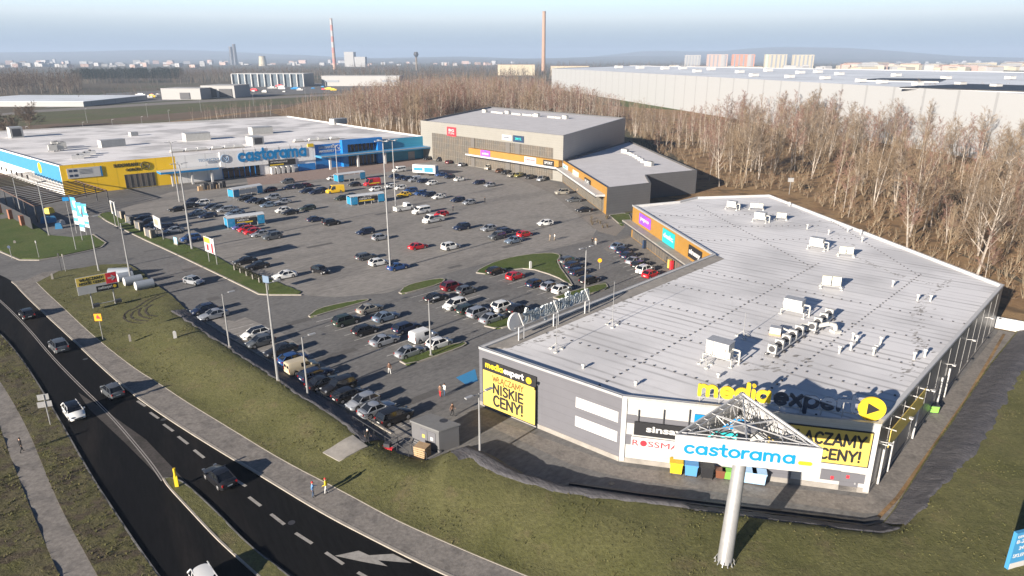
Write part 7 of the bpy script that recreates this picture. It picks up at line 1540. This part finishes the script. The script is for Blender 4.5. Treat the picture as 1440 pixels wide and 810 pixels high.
def gen_tree(seed, h, style, det=1.0, tw=.05):
    r = random.Random(seed); random.seed(seed); T = TB(); stems = 1
    if style == 'birch': stems = r.choice([1, 1, 2]); spread = .25; droop = .0; start = .28
    elif style == 'poplar': stems = r.choice([1, 1, 2, 3]); spread = .40; start = .22
    else: stems = r.choice([3, 4, 5]); spread = .5; start = .1
    for st in range(stems):
        lean = rv(r, .09 if stems == 1 else (.16 if style != 'bush' else .4)); lean.z = 0; hh = h * r.uniform(.8, 1) if st else h
        pts = []; n = 7; bend = rv(r, .02 * h); bend.z = 0
        for i in range(n + 1): t = i / n; pts.append(Vector((0, 0, 0)) + lean * hh * t + bend * math.sin(t * 3.1) + Vector((0, 0, hh * t)))
        r0 = (h * .0085 + .02) * r.uniform(.75, 1.3)
        for i in range(n): T.cone(pts[i], pts[i + 1], r0 * (1 - i / n * .85), r0 * (1 - (i + 1) / n * .85), 5)
        nl = int((26 if style != 'bush' else 12) * det / math.sqrt(stems))
        for k in range(nl):
            t = start + (1 - start) * (k + r.random()) / nl; i = min(n - 1, int(t * n)); p = pts[i].lerp(pts[i + 1], t * n - i); a = r.uniform(0, 6.283)
            up = r.uniform(.9, 1.9) if style != 'bush' else r.uniform(.3, 1.4); L = h * spread * (1.15 - t) * r.uniform(.6, 1.25) + h * .04
            d = Vector((math.cos(a), math.sin(a), up)).normalized(); q = p + d * L; m = p.lerp(q, .5) + rv(r, L * .06) + Vector((0, 0, -L * .05)); br = r0 * .42 * (1.1 - t)
            T.cone(p, m, max(br, .03), max(br * .6, .02), 3); T.cone(m, q, max(br * .6, .02), .012, 3, True)
            ns = max(3, int(9 * det))
            for j in range(ns):
                u = r.uniform(.2, 1); s0 = p.lerp(m, u * 2) if u < .5 else m.lerp(q, u * 2 - 1); d2 = (d + rv(r, .75)).normalized(); 
                if d2.z < 0: d2.z *= .3
                l2 = L * r.uniform(.2, .5) * (1.25 - u * .4); e = s0 + d2 * l2; T.twig(s0, e, tw * .8)
                for z in range(max(2, int(5 * det))):
                    v = r.uniform(.25, 1); s1 = s0.lerp(e, v); l3 = l2 * r.uniform(.3, .7); T.twig(s1, s1 + (d2 + rv(r, .8)).normalized() * l3, tw * .55)
    return T
def soup_mesh(name, tris, m):
    V = np.array([[v[:] for v in t] for t in tris], dtype=np.float32).reshape(-1, 3); n = len(V) // 3; me = bpy.data.meshes.new(name); me.vertices.add(len(V)); me.vertices.foreach_set('co', V.ravel()); me.loops.add(len(V)); me.loops.foreach_set('vertex_index', np.arange(len(V), dtype=np.int32)); me.polygons.add(n); me.polygons.foreach_set('loop_start', np.arange(0, len(V), 3, dtype=np.int32)); me.materials.append(M[m]); me.update(); me.validate(); return me
def tri_arr(tris): return np.array([[v[:] for v in t] for t in tris], dtype=np.float32).reshape(-1, 3)
TK = []
for k in range(5): TK.append(('birch', gen_tree(100 + k, 1.0 * 18, 'birch', 1.05, .048), 'birch_bark', 'twig_red', 18))
for k in range(5): TK.append(('poplar', gen_tree(200 + k, 18, 'poplar', 1.0, .045), 'tan_bark' if k % 2 else 'birch_bark', 'twig_tan' if k % 3 else 'twig_grey', 18))
TREE_M = [(soup_mesh('trunk', T.t, tb_), soup_mesh('crown', T.c, cb_), hh, kind) for kind, T, tb_, cb_, hh in TK]
NAMES = {'birch': ('birch_tree', 'slender leafless birch with reddish twigs in the wood behind the buildings', 'birches in the wood'), 'poplar': ('leafless_tree', 'pale leafless tree with tan upright branches in the wood behind the buildings', 'pale leafless trees in the wood')}
rnd = random.Random(42)
wood = px([(360, 162), (430, 171), (520, 184), (600, 196), (640, 190), (700, 172), (882, 186), (905, 212), (935, 240), (985, 262), (1118, 270), (1225, 330), (1440, 436), (1700, 545), (2000, 480), (1850, 250), (1440, 180), (1300, 182), (1200, 186), (1090, 172), (1030, 178), (980, 172), (930, 163), (880, 156), (860, 142), (780, 131), (700, 124), (620, 124), (540, 132), (470, 143)])
hall = [(-48, 285), (10, 222), (22, 168), (62, 190), (68, 215), (62, 305), (-8, 395), (-60, 330)]
xs = [p[0] for p in wood]; ys = [p[1] for p in wood]
cand = []
y = min(ys); 
while y < min(max(ys), 900):
    st = 9.6 if y < 300 else (5.6 if y < 420 else 7.5); x = min(xs)
    while x < max(xs):
        q = (x + rnd.uniform(-.48, .48) * st, y + rnd.uniform(-.48, .48) * st)
        if inside(q, wood) and not inside(q, hall):
            pp = P((q[0], q[1], 8)); 
            if -60 < pp[0] < 1500 and pp[1] < 900: cand.append(q)
        x += st
    y += st
SIL = [(-60, 150), (380, 160), (440, 136), (480, 126), (530, 116), (570, 106), (640, 98), (700, 98), (750, 108), (800, 122), (850, 134), (900, 148), (950, 158), (1000, 146), (1040, 128), (1080, 136), (1110, 112), (1150, 122), (1190, 104), (1240, 116), (1290, 108), (1340, 124), (1380, 112), (1440, 118), (1600, 112)]
def zrow(X, Y, row): c = math.cos(PITCH); s_ = math.sin(PITCH); v = (405 - row) / FPX; return H + Y * (-s_ + c * v) / (c + s_ * v)
def tree_h(q):
    X, Y = q; sx = P((X, Y, 0))[0]; lim = interp(sx, SIL) + max(-4, rnd.gauss(8, 12)); zt_ = zrow(X, Y, lim)
    return min(tree_h0(q) * rnd.uniform(.85, 1.15), zt_)
def tree_h0(q):
    X, Y = q
    if P((X, Y, 0))[0] > 1020 and Y < 330: return rnd.uniform(15, 21) if rnd.random() < .75 else rnd.uniform(8, 13)
    # belt birches 20-24 m, right-hand wood 13-19 m, low shrubs where the green field shows
    X, Y = q; b = rnd.uniform(.78, 1.08)
    s = P((X, Y, 0))[0]
    if Y > 360: return 22 * b
    if s > 1000: return (14.5 + 3.5 * fbm(X, Y, .03) * 2 + (3.5 if Y > 190 else 0)) * b * .98
    if Y < 330 and s < 1000: return (12.5 if rnd.random() < .7 else 17) * b
    return 18 * b
cand = [(q, tree_h(q)) for q in cand]; cand = [c for c in cand if c[1] > 4.5]
def score(c): d = math.hypot(c[0][0], c[0][1]); pp = P((*c[0], 8)); return c[1] / d if -20 < pp[0] < 1460 else 0
thin = []
for c in cand:
    s = P((*c[0], 0))[0]
    if 870 < s < 1020 and c[0][1] > 250 and rnd.random() < .45: continue
    if s > 1020 and c[0][1] > 230 and rnd.random() < .30: continue
    if s > 1020 and fbm(c[0][0], c[0][1], .035) > .30: continue
    thin.append(c)
cand = sorted(thin, key=score, reverse=True); NI = 285
TREES = cand[:NI]; REST = cand[NI:]
print('wood candidates', len(cand))
for i, (q, h) in enumerate(TREES):
    s = P((*q, 0))[0]; birchy = rnd.random() < (.55 if s < 1010 else .38); k = rnd.randrange(5) + (0 if birchy else 5); tm, cm, hh, kind = TREE_M[k]; nm, lb, gr = NAMES[kind]; sc = h / hh
    root = thing(nm, lb, 'tree', (q[0], q[1], -.1), rnd.uniform(0, 6.28), gr); root.scale = (sc * rnd.uniform(.9, 1.15), sc * rnd.uniform(.9, 1.15), sc)
    for n_, m_ in (('trunk', tm), ('crown', cm)): o = bpy.data.objects.new(n_, m_); col.objects.link(o); o.parent = root
def scatter(name, pts, templates, label, cat, mats):
    """one object made of many small trees (past the 300 individuals)"""
    groups = []
    for (q, h) in pts:
        k = rnd.randrange(len(templates)); tr, cr, hh = templates[k]; sc = h / hh; a = rnd.uniform(0, 6.28); ca, sa = math.cos(a) * sc, math.sin(a) * sc
        for arr, mi in ((tr, 0), (cr, 1)):
            if len(arr) == 0: continue
            V = np.empty_like(arr); w = rnd.uniform(.9, 1.2); V[:, 0] = (arr[:, 0] * ca - arr[:, 1] * sa) * w + q[0]; V[:, 1] = (arr[:, 0] * sa + arr[:, 1] * ca) * w + q[1]; V[:, 2] = arr[:, 2] * sc - .1; groups.append((V, mi))
    V = np.concatenate([g[0] for g in groups]); mi = np.concatenate([np.full(len(g[0]) // 3, g[1], dtype=np.int32) for g in groups]); n = len(V) // 3
    me = bpy.data.meshes.new(name); me.vertices.add(len(V)); me.vertices.foreach_set('co', V.astype(np.float32).ravel()); me.loops.add(len(V)); me.loops.foreach_set('vertex_index', np.arange(len(V), dtype=np.int32)); me.polygons.add(n); me.polygons.foreach_set('loop_start', np.arange(0, len(V), 3, dtype=np.int32))
    for m_ in mats: me.materials.append(M[m_])
    me.polygons.foreach_set('material_index', mi); me.update(); o = bpy.data.objects.new(name, me); col.objects.link(o); tag(o, label, cat, None, 'stuff'); print(name, n); return o
def tmpl(style, seeds, det, tw, h=18):
    out = []
    for s_ in seeds:
        T = gen_tree(s_, h, style, det, tw); out.append((tri_arr(T.t), tri_arr(T.c), h))
    return out
LOWB = tmpl('birch', range(300, 305), .55, .09); LOWP = tmpl('poplar', range(310, 314), .5, .09)
near_rest = [c for c in REST if c[0][1] < 900]
scatter('birch_wood', [c for i, c in enumerate(near_rest) if i % 3], LOWB, 'dense leafless birch wood behind the store and the hall', 'wood', ['birch_bark', 'twig_red'])
scatter('bare_wood', [c for i, c in enumerate(near_rest) if not i % 3], LOWP, 'tan leafless trees mixed through the wood behind the buildings', 'wood', ['tan_bark', 'twig_tan'])
# undergrowth
BUSH = tmpl('bush', range(320, 330), .55, .035, 3.0); ub = []
y = 60
while y < 420:
    st = 2.9 if y < 230 else 4.5; x = -20
    while x < 330:
        q = (x + rnd.uniform(-.5, .5) * st, y + rnd.uniform(-.5, .5) * st); pp = P((*q, 0))
        if inside(q, wood) and not inside(q, hall) and 850 < pp[0] < 1480: ub.append((q, rnd.uniform(.8, 4.6) * (1 + .6 * fbm(q[0], q[1], .08))))
        x += st
    y += st
scatter('undergrowth', ub, BUSH, 'brown leafless undergrowth under the trees', 'undergrowth', ['tan_bark', 'brush'])
# far woods
FARB = tmpl('birch', range(330, 333), .28, .28); FARP = []
def pine(seed, h=18):
    r = random.Random(seed); T = TB(); T.cone(Vector((0, 0, 0)), Vector((0, 0, h * .9)), .22, .06, 4)
    for k in range(150):
        t = r.uniform(.35, 1); a = r.uniform(0, 6.28); rr = h * .16 * math.sqrt(r.random()) * (1.25 - t) * 1.8; p = Vector((math.cos(a) * rr, math.sin(a) * rr, h * t)); s_ = r.uniform(.35, .9); a_ = rv(r, s_); b_ = rv(r, s_); T.c.append((p - a_, p + b_, p + a_))
    return (tri_arr(T.t), tri_arr(T.c), h)
PINE = [pine(s_) for s_ in (1, 2, 3)]
def band(name, pts_px, n, hr, templ, label, mats, step=None):
    poly = px(pts_px); xs_ = [p[0] for p in poly]; ys_ = [p[1] for p in poly]; out = []; tries = 0
    # even over the picture, as tree crowns overlap there
    xa = [p[0] for p in pts_px]; ya = [p[1] for p in pts_px]
    while len(out) < n and tries < n * 30:
        tries += 1; a, b = rnd.uniform(min(xa), max(xa)), rnd.uniform(min(ya), max(ya)); w = G(a, b)
        if inside((w.x, w.y), poly): out.append(((w.x, w.y), rnd.uniform(*hr)))
    scatter(name, out, templ, label, 'wood', mats)
DM = ['distant_bark', 'distant_twigs']
band('far_wood', [(-60, 134), (105, 133), (120, 124), (60, 119), (-60, 120)], 420, (19, 27), FARB, 'far brown leafless wood at the left edge', DM)
band('pine_wood', [(98, 118.5), (250, 116.5), (260, 110), (200, 109), (110, 112)], 420, (17, 23), PINE, 'far dark green pine wood beyond the fields at the left', ['distant_bark', 'pine_needles'])
band('far_wood', [(240, 119), (340, 116.5), (460, 113), (560, 112), (560, 101), (330, 103), (250, 109)], 620, (16, 25), FARB, 'far brown wood behind the glass showrooms', DM)
band('far_wood', [(540, 124), (640, 120), (780, 122), (860, 128), (880, 112), (780, 104), (560, 102)], 520, (17, 25), FARB, 'far brown wood between the birches and the tall brick chimney', DM)
band('far_wood', [(500, 101), (900, 104), (1000, 98), (1000, 94.5), (500, 95)], 420, (18, 32), FARB, 'hazy brown wood on the horizon left of the tower blocks', DM)
band('far_wood', [(-60, 108), (340, 101), (520, 99), (520, 93), (-60, 97)], 420, (14, 24), FARB, 'hazy strip of woods below the distant town', DM)
band('far_wood', [(880, 93.5), (1460, 97), (1460, 91), (880, 91)], 300, (16, 30), FARB, 'hazy wood behind the town at the right', DM)
band('field_shrubs', [(110, 143), (330, 130), (330, 122), (200, 122), (110, 128)], 130, (4, 10), FARB, 'scattered leafless shrubs in the field before the far pines', DM)
band('field_shrubs', [(380, 165), (470, 152), (560, 150), (560, 140), (440, 146), (330, 160), (250, 172), (330, 172)], 90, (5, 11), LOWB, 'young leafless saplings on the dirt strip behind the store', ['birch_bark', 'twig_red'])
# single trees at the left behind the store
for (x, y, h, lb) in [(42, 181, 15, 'rounded leafless tree behind the white stair hut of the store'), (14, 190, 11, 'low leafless tree left of the rounded one behind the store'), (-8, 187, 12, 'leafless tree cut by the left edge behind the store')]:
    w = G(x, y); T = gen_tree(int(x) + 400, h, 'bush', 2.2, .07); root = thing('leafless_tree', lb, 'tree', w)
    for n_, tr, m_ in (('trunk', T.t, 'tan_bark'), ('crown', T.c, 'twig_grey')): o = bpy.data.objects.new(n_, soup_mesh(n_, tr, m_)); col.objects.link(o); o.parent = root

# ================================================================ DISTANT BUILDINGS
t = thing('logistics_warehouse', 'gigantic pale warehouse with a flat roof beyond the wood on the right', 'warehouse', (150, 500, 0))
hW = 27.0; wA, wB = G(776, 96, hW), G(1480, 134, hW); wD = G(885, 92.2, hW); wC = G(1640, 104.5, hW)
mb = MB(); ins_w = body(mb, [tuple(wA[:2]), tuple(wB[:2]), tuple(wC[:2]), tuple(wD[:2])], 0, hW - .6, hW, [0, 0, 0, 0], .8, 1); mb.build('walls', [mat('pale_cladding', (.33, .335, .34), .6, wave=('Y', 19.0, .35)), 'white'], t)
mb = MB(); mb.add([(p.x, p.y, hW - .6) for p in ins_w], [(0, 1, 2, 3)]); mb.build('roof', mat('pale_blue_roof', (.66, .70, .75), .7, var=.2, scale=.02), t)
for i, (x, y) in enumerate([(900, 97), (935, 98), (960, 97.5), (1000, 99), (1040, 103), (1080, 101), (1110, 110), (1125, 104), (1160, 112), (1180, 106), (1210, 116), (1240, 118), (1260, 108), (1290, 121), (1330, 112), (1350, 121), (1400, 124), (1420, 112), (870, 96), (980, 102), (1060, 108), (1150, 103)]):
    w = G(x, y, hW - .6); u = thing('roof_ventilator', 'small white box ventilator on the warehouse roof', 'roof vent', w, 0, 'box ventilators on the warehouse roof'); s_ = w.y / 100
    mb = MB(); mb.box((w.x, w.y, hW + .1 + .12 * s_), (1.4 + .8 * s_, 1.4 + .6 * s_, .7 + .25 * s_), .3); mb.build('casing', 'white', u); mb = MB(); mb.box((w.x, w.y, hW + .55 + .25 * s_), (1.5 + .8 * s_, 1.5 + .6 * s_, .12), .3); mb.build('cap', 'metal', u)
for i, pts in enumerate([[(1265, 123), (1440, 128.5), (1500, 122), (1360, 118.5)], [(1205, 112.5), (1320, 114.5), (1330, 111.2), (1240, 110.3)]]):  # flat black slabs on the pale warehouse roof
    q = [tuple(G(a, b, hW)[:2]) for a, b in pts]; u = thing('dark_slab', ['larger dark flat slab on the warehouse roof at the right edge', 'smaller dark flat slab further back on the warehouse roof'][i], 'solar panels', (*q[0], hW)); mb = MB(); mb.prism(q, hW - .2, hW + .25); mb.build('panels', 'black', u); mb = MB(); mb.prism(q, hW - .6, hW - .25); mb.build('frame', 'metal', u)
def far_box(name, label, cat, x0, x1, ybase, ytop, depth, wm, rm, group=None, parts=None, z0=0, rz=0):
    a, b = G(x0, ybase), G(x1, ybase); h = ZH(x0, ybase, ytop); c = (a + b) / 2; w = (b - a).length; t = thing(name, label, cat, c, 0, group)
    mb = MB(); mb.box((c.x, c.y + depth / 2, h / 2), (w, depth, h), rz); mb.build('walls', wm, t); mb = MB(); mb.box((c.x, c.y + depth / 2, h + .25), (w * 1.01, depth * 1.01, .5), rz); mb.build('roof', rm, t)
    return t, c, w, h
mat('block_white', (.36, .355, .35), .8); mat('block_pink', (.46, .33, .28), .8); mat('block_orange', (.50, .22, .14), .8); mat('block_cream', (.44, .39, .29), .8); mat('block_green', (.45, .60, .42), .8); mat('tile_brown', (.28, .17, .12), .8)
for i, (x0, x1, yt, m, lb) in enumerate([(963, 984, 77.5, 'block_white', 'leftmost hazy tower block on the right horizon, the palest'), (994, 1022, 76.5, 'block_pink', 'pink and white tower block, second from left on the horizon'), (1029, 1060, 76.5, 'block_orange', 'orange tower block in the middle of the five on the horizon'), (1075, 1105, 76.5, 'block_cream', 'cream tower block with a green edge on the horizon'), (1114, 1143, 77, 'block_cream', 'cream tower block, rightmost of the five on the horizon')]):
    t, c, w, h = far_box('tower_block', lb, 'tower block', x0, x1, 97, yt, 16, m, 'block_white')
    for k in range(5): mb = MB(); u = c.x - w / 2 + w * (k + .5) / 5; mb.box((u, c.y - .3, h * .5), (w * .07, .5, h * .92)); mb.build('window_strip', mat('far_window', (.25, .27, .30), .5) if 'far_window' not in M else M['far_window'], t)
    if i in (1, 2): mb = MB(); mb.box((c.x + w * .25, c.y - .5, h * .5), (w * .18, .6, h * .98)); mb.build('balcony_strip', 'block_white', t)
    if i == 3: mb = MB(); mb.box((c.x - w * .44, c.y - .5, h * .5), (w * .12, .6, h * .98)); mb.build('green_edge', 'block_green', t)
def town(n, xr, yr, hpx, wpx, label, group, cols_, seed):
    r = random.Random(seed)
    for i in range(n):
        x = r.uniform(*xr); yb = r.uniform(*yr); hp = r.uniform(*hpx); wp = r.uniform(*wpx); a, b = G(x, yb), G(x + wp, yb); h = max(5, ZH(x, yb, yb - hp)); w = (b - a).length; c = (a + b) / 2
        t = thing('town_house_block', label, 'building', c, 0, group); mb = MB(); mb.box((0, 0, h / 2), (w, min(w, 30), h), 0); o = mb.build('walls', r.choice(cols_), None); o.parent = t; mb = MB(); mb.box((0, 0, h + h * .05), (w * 1.02, min(w, 30) * 1.02, h * .1), 0, taper=.85); o = mb.build('roof', r.choice(['tile_brown', 'block_white', 'block_white']), None); o.parent = t; t.rotation_euler.z = r.uniform(-.5, .5)
town(70, (0, 300), (89, 95), (1.5, 6), (3, 10), 'tiny hazy building of the distant town on the left horizon', 'buildings of the distant town at the left', ['block_white', 'block_white', 'block_pink'], 1)
town(45, (300, 720), (88.5, 93), (1.2, 4.5), (3, 11), 'tiny hazy building of the distant town on the middle horizon', 'buildings of the distant town in the middle', ['block_white', 'block_pink'], 2)
town(75, (1180, 1445), (96.5, 100.5), (5, 9), (10, 30), 'low cream or pink house block of the town behind the warehouse roof', 'town houses behind the warehouse', ['block_cream', 'block_white', 'block_pink', 'block_cream'], 3)
town(26, (880, 1180), (97, 99), (3.5, 6), (8, 22), 'low pale building in the hazy strip behind the warehouse roof', 'low buildings behind the warehouse', ['block_cream', 'block_white'], 4)
town(22, (1200, 1445), (88, 91), (1.0, 3), (3, 12), 'tiny pale building on the wooded far ridge at the right', 'buildings on the far ridge', ['block_white'], 5)
def stack(x, yb, yt, r0, r1, label, bands, nm='chimney', n=16):
    c = G(x, yb); h = ZH(x, yb, yt); t = thing(nm, label, 'chimney', c); k = len(bands)
    for i, m in enumerate(bands): mb = MB(); a, b = i / k, (i + 1) / k; mb.tube((c.x, c.y, h * a), (c.x, c.y, h * b), r0 + (r1 - r0) * a, r0 + (r1 - r0) * b, n); mb.build('shaft', m, t)
    mb = MB(); mb.tube((c.x, c.y, h), (c.x, c.y, h + h * .012), r1 * 1.15, r1 * 1.15, n); mb.build('rim', 'tile_brown', t)
mat('chimney_concrete', (.36, .23, .165), .85, var=.15, scale=.05); mat('chimney_red', (.40, .17, .14), .8)
stack(471, 98, 27, 6.5, 4.5, 'red and white banded chimney on the left horizon', ['chimney_concrete', 'chimney_red', 'chimney_concrete', 'chimney_red', 'block_white', 'chimney_red', 'block_white', 'chimney_red', 'block_white'])
stack(764, 105, 17, 5.2, 4.0, 'tall beige brick chimney rising above the birch wood', ['chimney_concrete', 'chimney_concrete', 'chimney_concrete', 'chimney_concrete'])
stack(327, 91, 66, 14, 10, 'left of two thin dark chimneys on the horizon', ['dmetal', 'dmetal']); stack(332, 91, 62.5, 14, 10, 'right and taller of two thin dark chimneys on the horizon', ['dmetal', 'dmetal'])
stack(370, 93, 79, 22, 16, 'squat pale cooling tower on the left horizon', ['block_cream'])
c = G(586, 99); t = thing('water_tower', 'dark mushroom-shaped tower on the horizon', 'tower', c); h = ZH(586, 99, 73); mb = MB(); mb.tube(c, c + Vector((0, 0, h * .8)), 3.5, 3.0, 10); mb.build('shaft', 'distant_bark', t); mb = MB(); mb.tube(c + Vector((0, 0, h * .72)), c + Vector((0, 0, h * .86)), 4, 9, 14); mb.tube(c + Vector((0, 0, h * .86)), c + Vector((0, 0, h)), 9, 6, 14); mb.build('head', 'dmetal', t)
far_box('factory_block', 'hazy white stepped factory block beside the red and white chimney', 'building', 485, 498, 94, 73, 60, 'block_white', 'block_white'); far_box('factory_block', 'lower hazy white factory wing right of the stepped block', 'building', 499, 514, 94, 80, 50, 'block_white', 'block_white')
# showrooms and sheds along the motorway
mat('showroom_glass', (.10, .13, .16), .3, var=.4, scale=.1)
t, c, w, h = far_box('car_showroom', 'long glass showroom with a white overhanging frame beyond the motorway', 'showroom', 328, 428, 122, 104, 55, 'showroom_glass', 'white')
for k in range(12): mb = MB(); mb.box((c.x - w / 2 + w * k / 11, c.y - 2, h / 2), (1.2, 1.2, h)); mb.build('frame_post', 'white', t)
t, c, w, h = far_box('truck_workshop', 'grey and white workshop hall with two dark gates beyond the motorway', 'hall', 284, 331, 138, 121, 45, 'block_white', 'block_white')
for k in (.08, .54): mb = MB(); mb.box((c.x - w / 2 + w * (k + .19), c.y - .3, h * .42), (w * .38, .6, h * .7)); mb.build('gate', 'dmetal', t)
t, c, w, h = far_box('workshop', 'low white workshop left of the hall with dark gates', 'hall', 228, 283, 140, 125, 35, 'block_white', 'block_white'); mb = MB(); mb.box((c.x + w * .1, c.y - .3, h * .35), (w * .25, .6, h * .6)); mb.build('gate', 'dmetal', t)
t, c, w, h = far_box('white_shed', 'long low white shed behind the motorway right of the showroom', 'shed', 453, 562, 121, 107, 40, 'block_white', 'block_white'); 
for k in (.12, .88): mb = MB(); mb.box((c.x - w / 2 + w * k, c.y - .3, h * .5), (w * .2, .6, h * .18)); mb.build('window_band', 'far_window', t)
t, c, w, h = far_box('flat_warehouse', 'flat pale roofed warehouse at the left edge behind the store', 'warehouse', -90, 118, 150, 143.5, 110, M['pale_cladding'], M['pale_blue_roof'])
far_box('small_house', 'low pale house strip in front of the brick chimney', 'building', 700, 752, 106, 87 + 4, 30, 'block_cream', 'tile_brown'); far_box('small_house', 'second low pale house strip right of the brick chimney', 'building', 775, 828, 106, 93, 30, 'block_cream', 'tile_brown')
# parked vehicles in the yard beyond the motorway (too small to show parts)
r = random.Random(9)
for i in range(46):
    x = r.uniform(165, 232) if i < 18 else r.uniform(335, 470); yb = (143.5 - (x - 165) * .105) - r.uniform(1, 5) if x < 240 else r.uniform(121, 131.5) - (x - 335) * .02; w = G(x, yb); L_ = r.choice([5, 5, 8, 12]); hh_ = 1.6 if L_ == 5 else 3.2; m = r.choice(['white', 'white', 'red', 'signblue', 'yel', 'silver_']) ; m = M.get(m, M['unit'])
    t = thing('yard_vehicle', 'small vehicle in the crowded yard beyond the motorway', 'vehicle', w, 0, 'vehicles in the yard beyond the motorway'); mb = MB(); mb.box((w.x, w.y, hh_ * .35 + .3), (L_, 2.2, hh_ * .6), r.uniform(-.6, .6)); mb.box((w.x, w.y, hh_ * .8), (L_ * .55, 2.0, hh_ * .45), 0, taper=.85); mb.build('body', m, t)
# lamp posts along the motorway
for i, (x, y, ty) in enumerate([(123, 173, 153), (208, 165, 146), (283, 158, 140), (357, 150, 132), (430, 142, 124), (119, 190, 172), (160, 186, 168), (201, 181, 164), (240, 180, 155), (40, 197, 178), (381, 163, 148), (506, 136, 120)]):
    c = G(x, y); h = min(14, ZH(x, y, ty)); t = thing('road_lamp', 'thin distant lamp post along the road behind the store', 'street lamp', c, 0, 'lamp posts along the road behind the store'); mb = MB(); mb.tube(c, c + Vector((0, 0, h)), .14, .08, 5); mb.build('pole', 'pole', t); mb = MB(); mb.tube(c + Vector((0, 0, h)), c + Vector((1.2, 0, h + .1)), .1, .08, 5); mb.build('arm', 'pole', t)
# utility cabinet and fence at the far corner of the front building
c = G(1115, 275, .2); t = thing('utility_cabinet', 'grey cabinet at the wood edge behind the far roof corner', 'cabinet', c); mb = MB(); mb.box((c.x, c.y + 3, 4.5), (1.6, .6, 1.2)); mb.build('casing', 'metal', t); mb = MB(); mb.tube((c.x, c.y + 3, 0), (c.x, c.y + 3, 4), .08, .08, 6); mb.build('pole', 'pole', t)

# ================================================================ HAZE
mb = MB(); mb.box((0, 5800, 99), (30000, 14400, 202)); hz = mb.build('haze', M['white']); tag(hz, kind='stuff')
hm = bpy.data.materials.new('haze_air'); hm.use_nodes = True; nt = hm.node_tree; nt.nodes.clear(); out = nt.nodes.new('ShaderNodeOutputMaterial'); pv = nt.nodes.new('ShaderNodeVolumePrincipled')
pv.inputs['Color'].default_value = (.56, .70, .92, 1); pv.inputs['Density'].default_value = 1.3e-4; pv.inputs['Anisotropy'].default_value = 0.0
nt.links.new(pv.outputs[0], out.inputs['Volume']); hz.data.materials.clear(); hz.data.materials.append(hm)
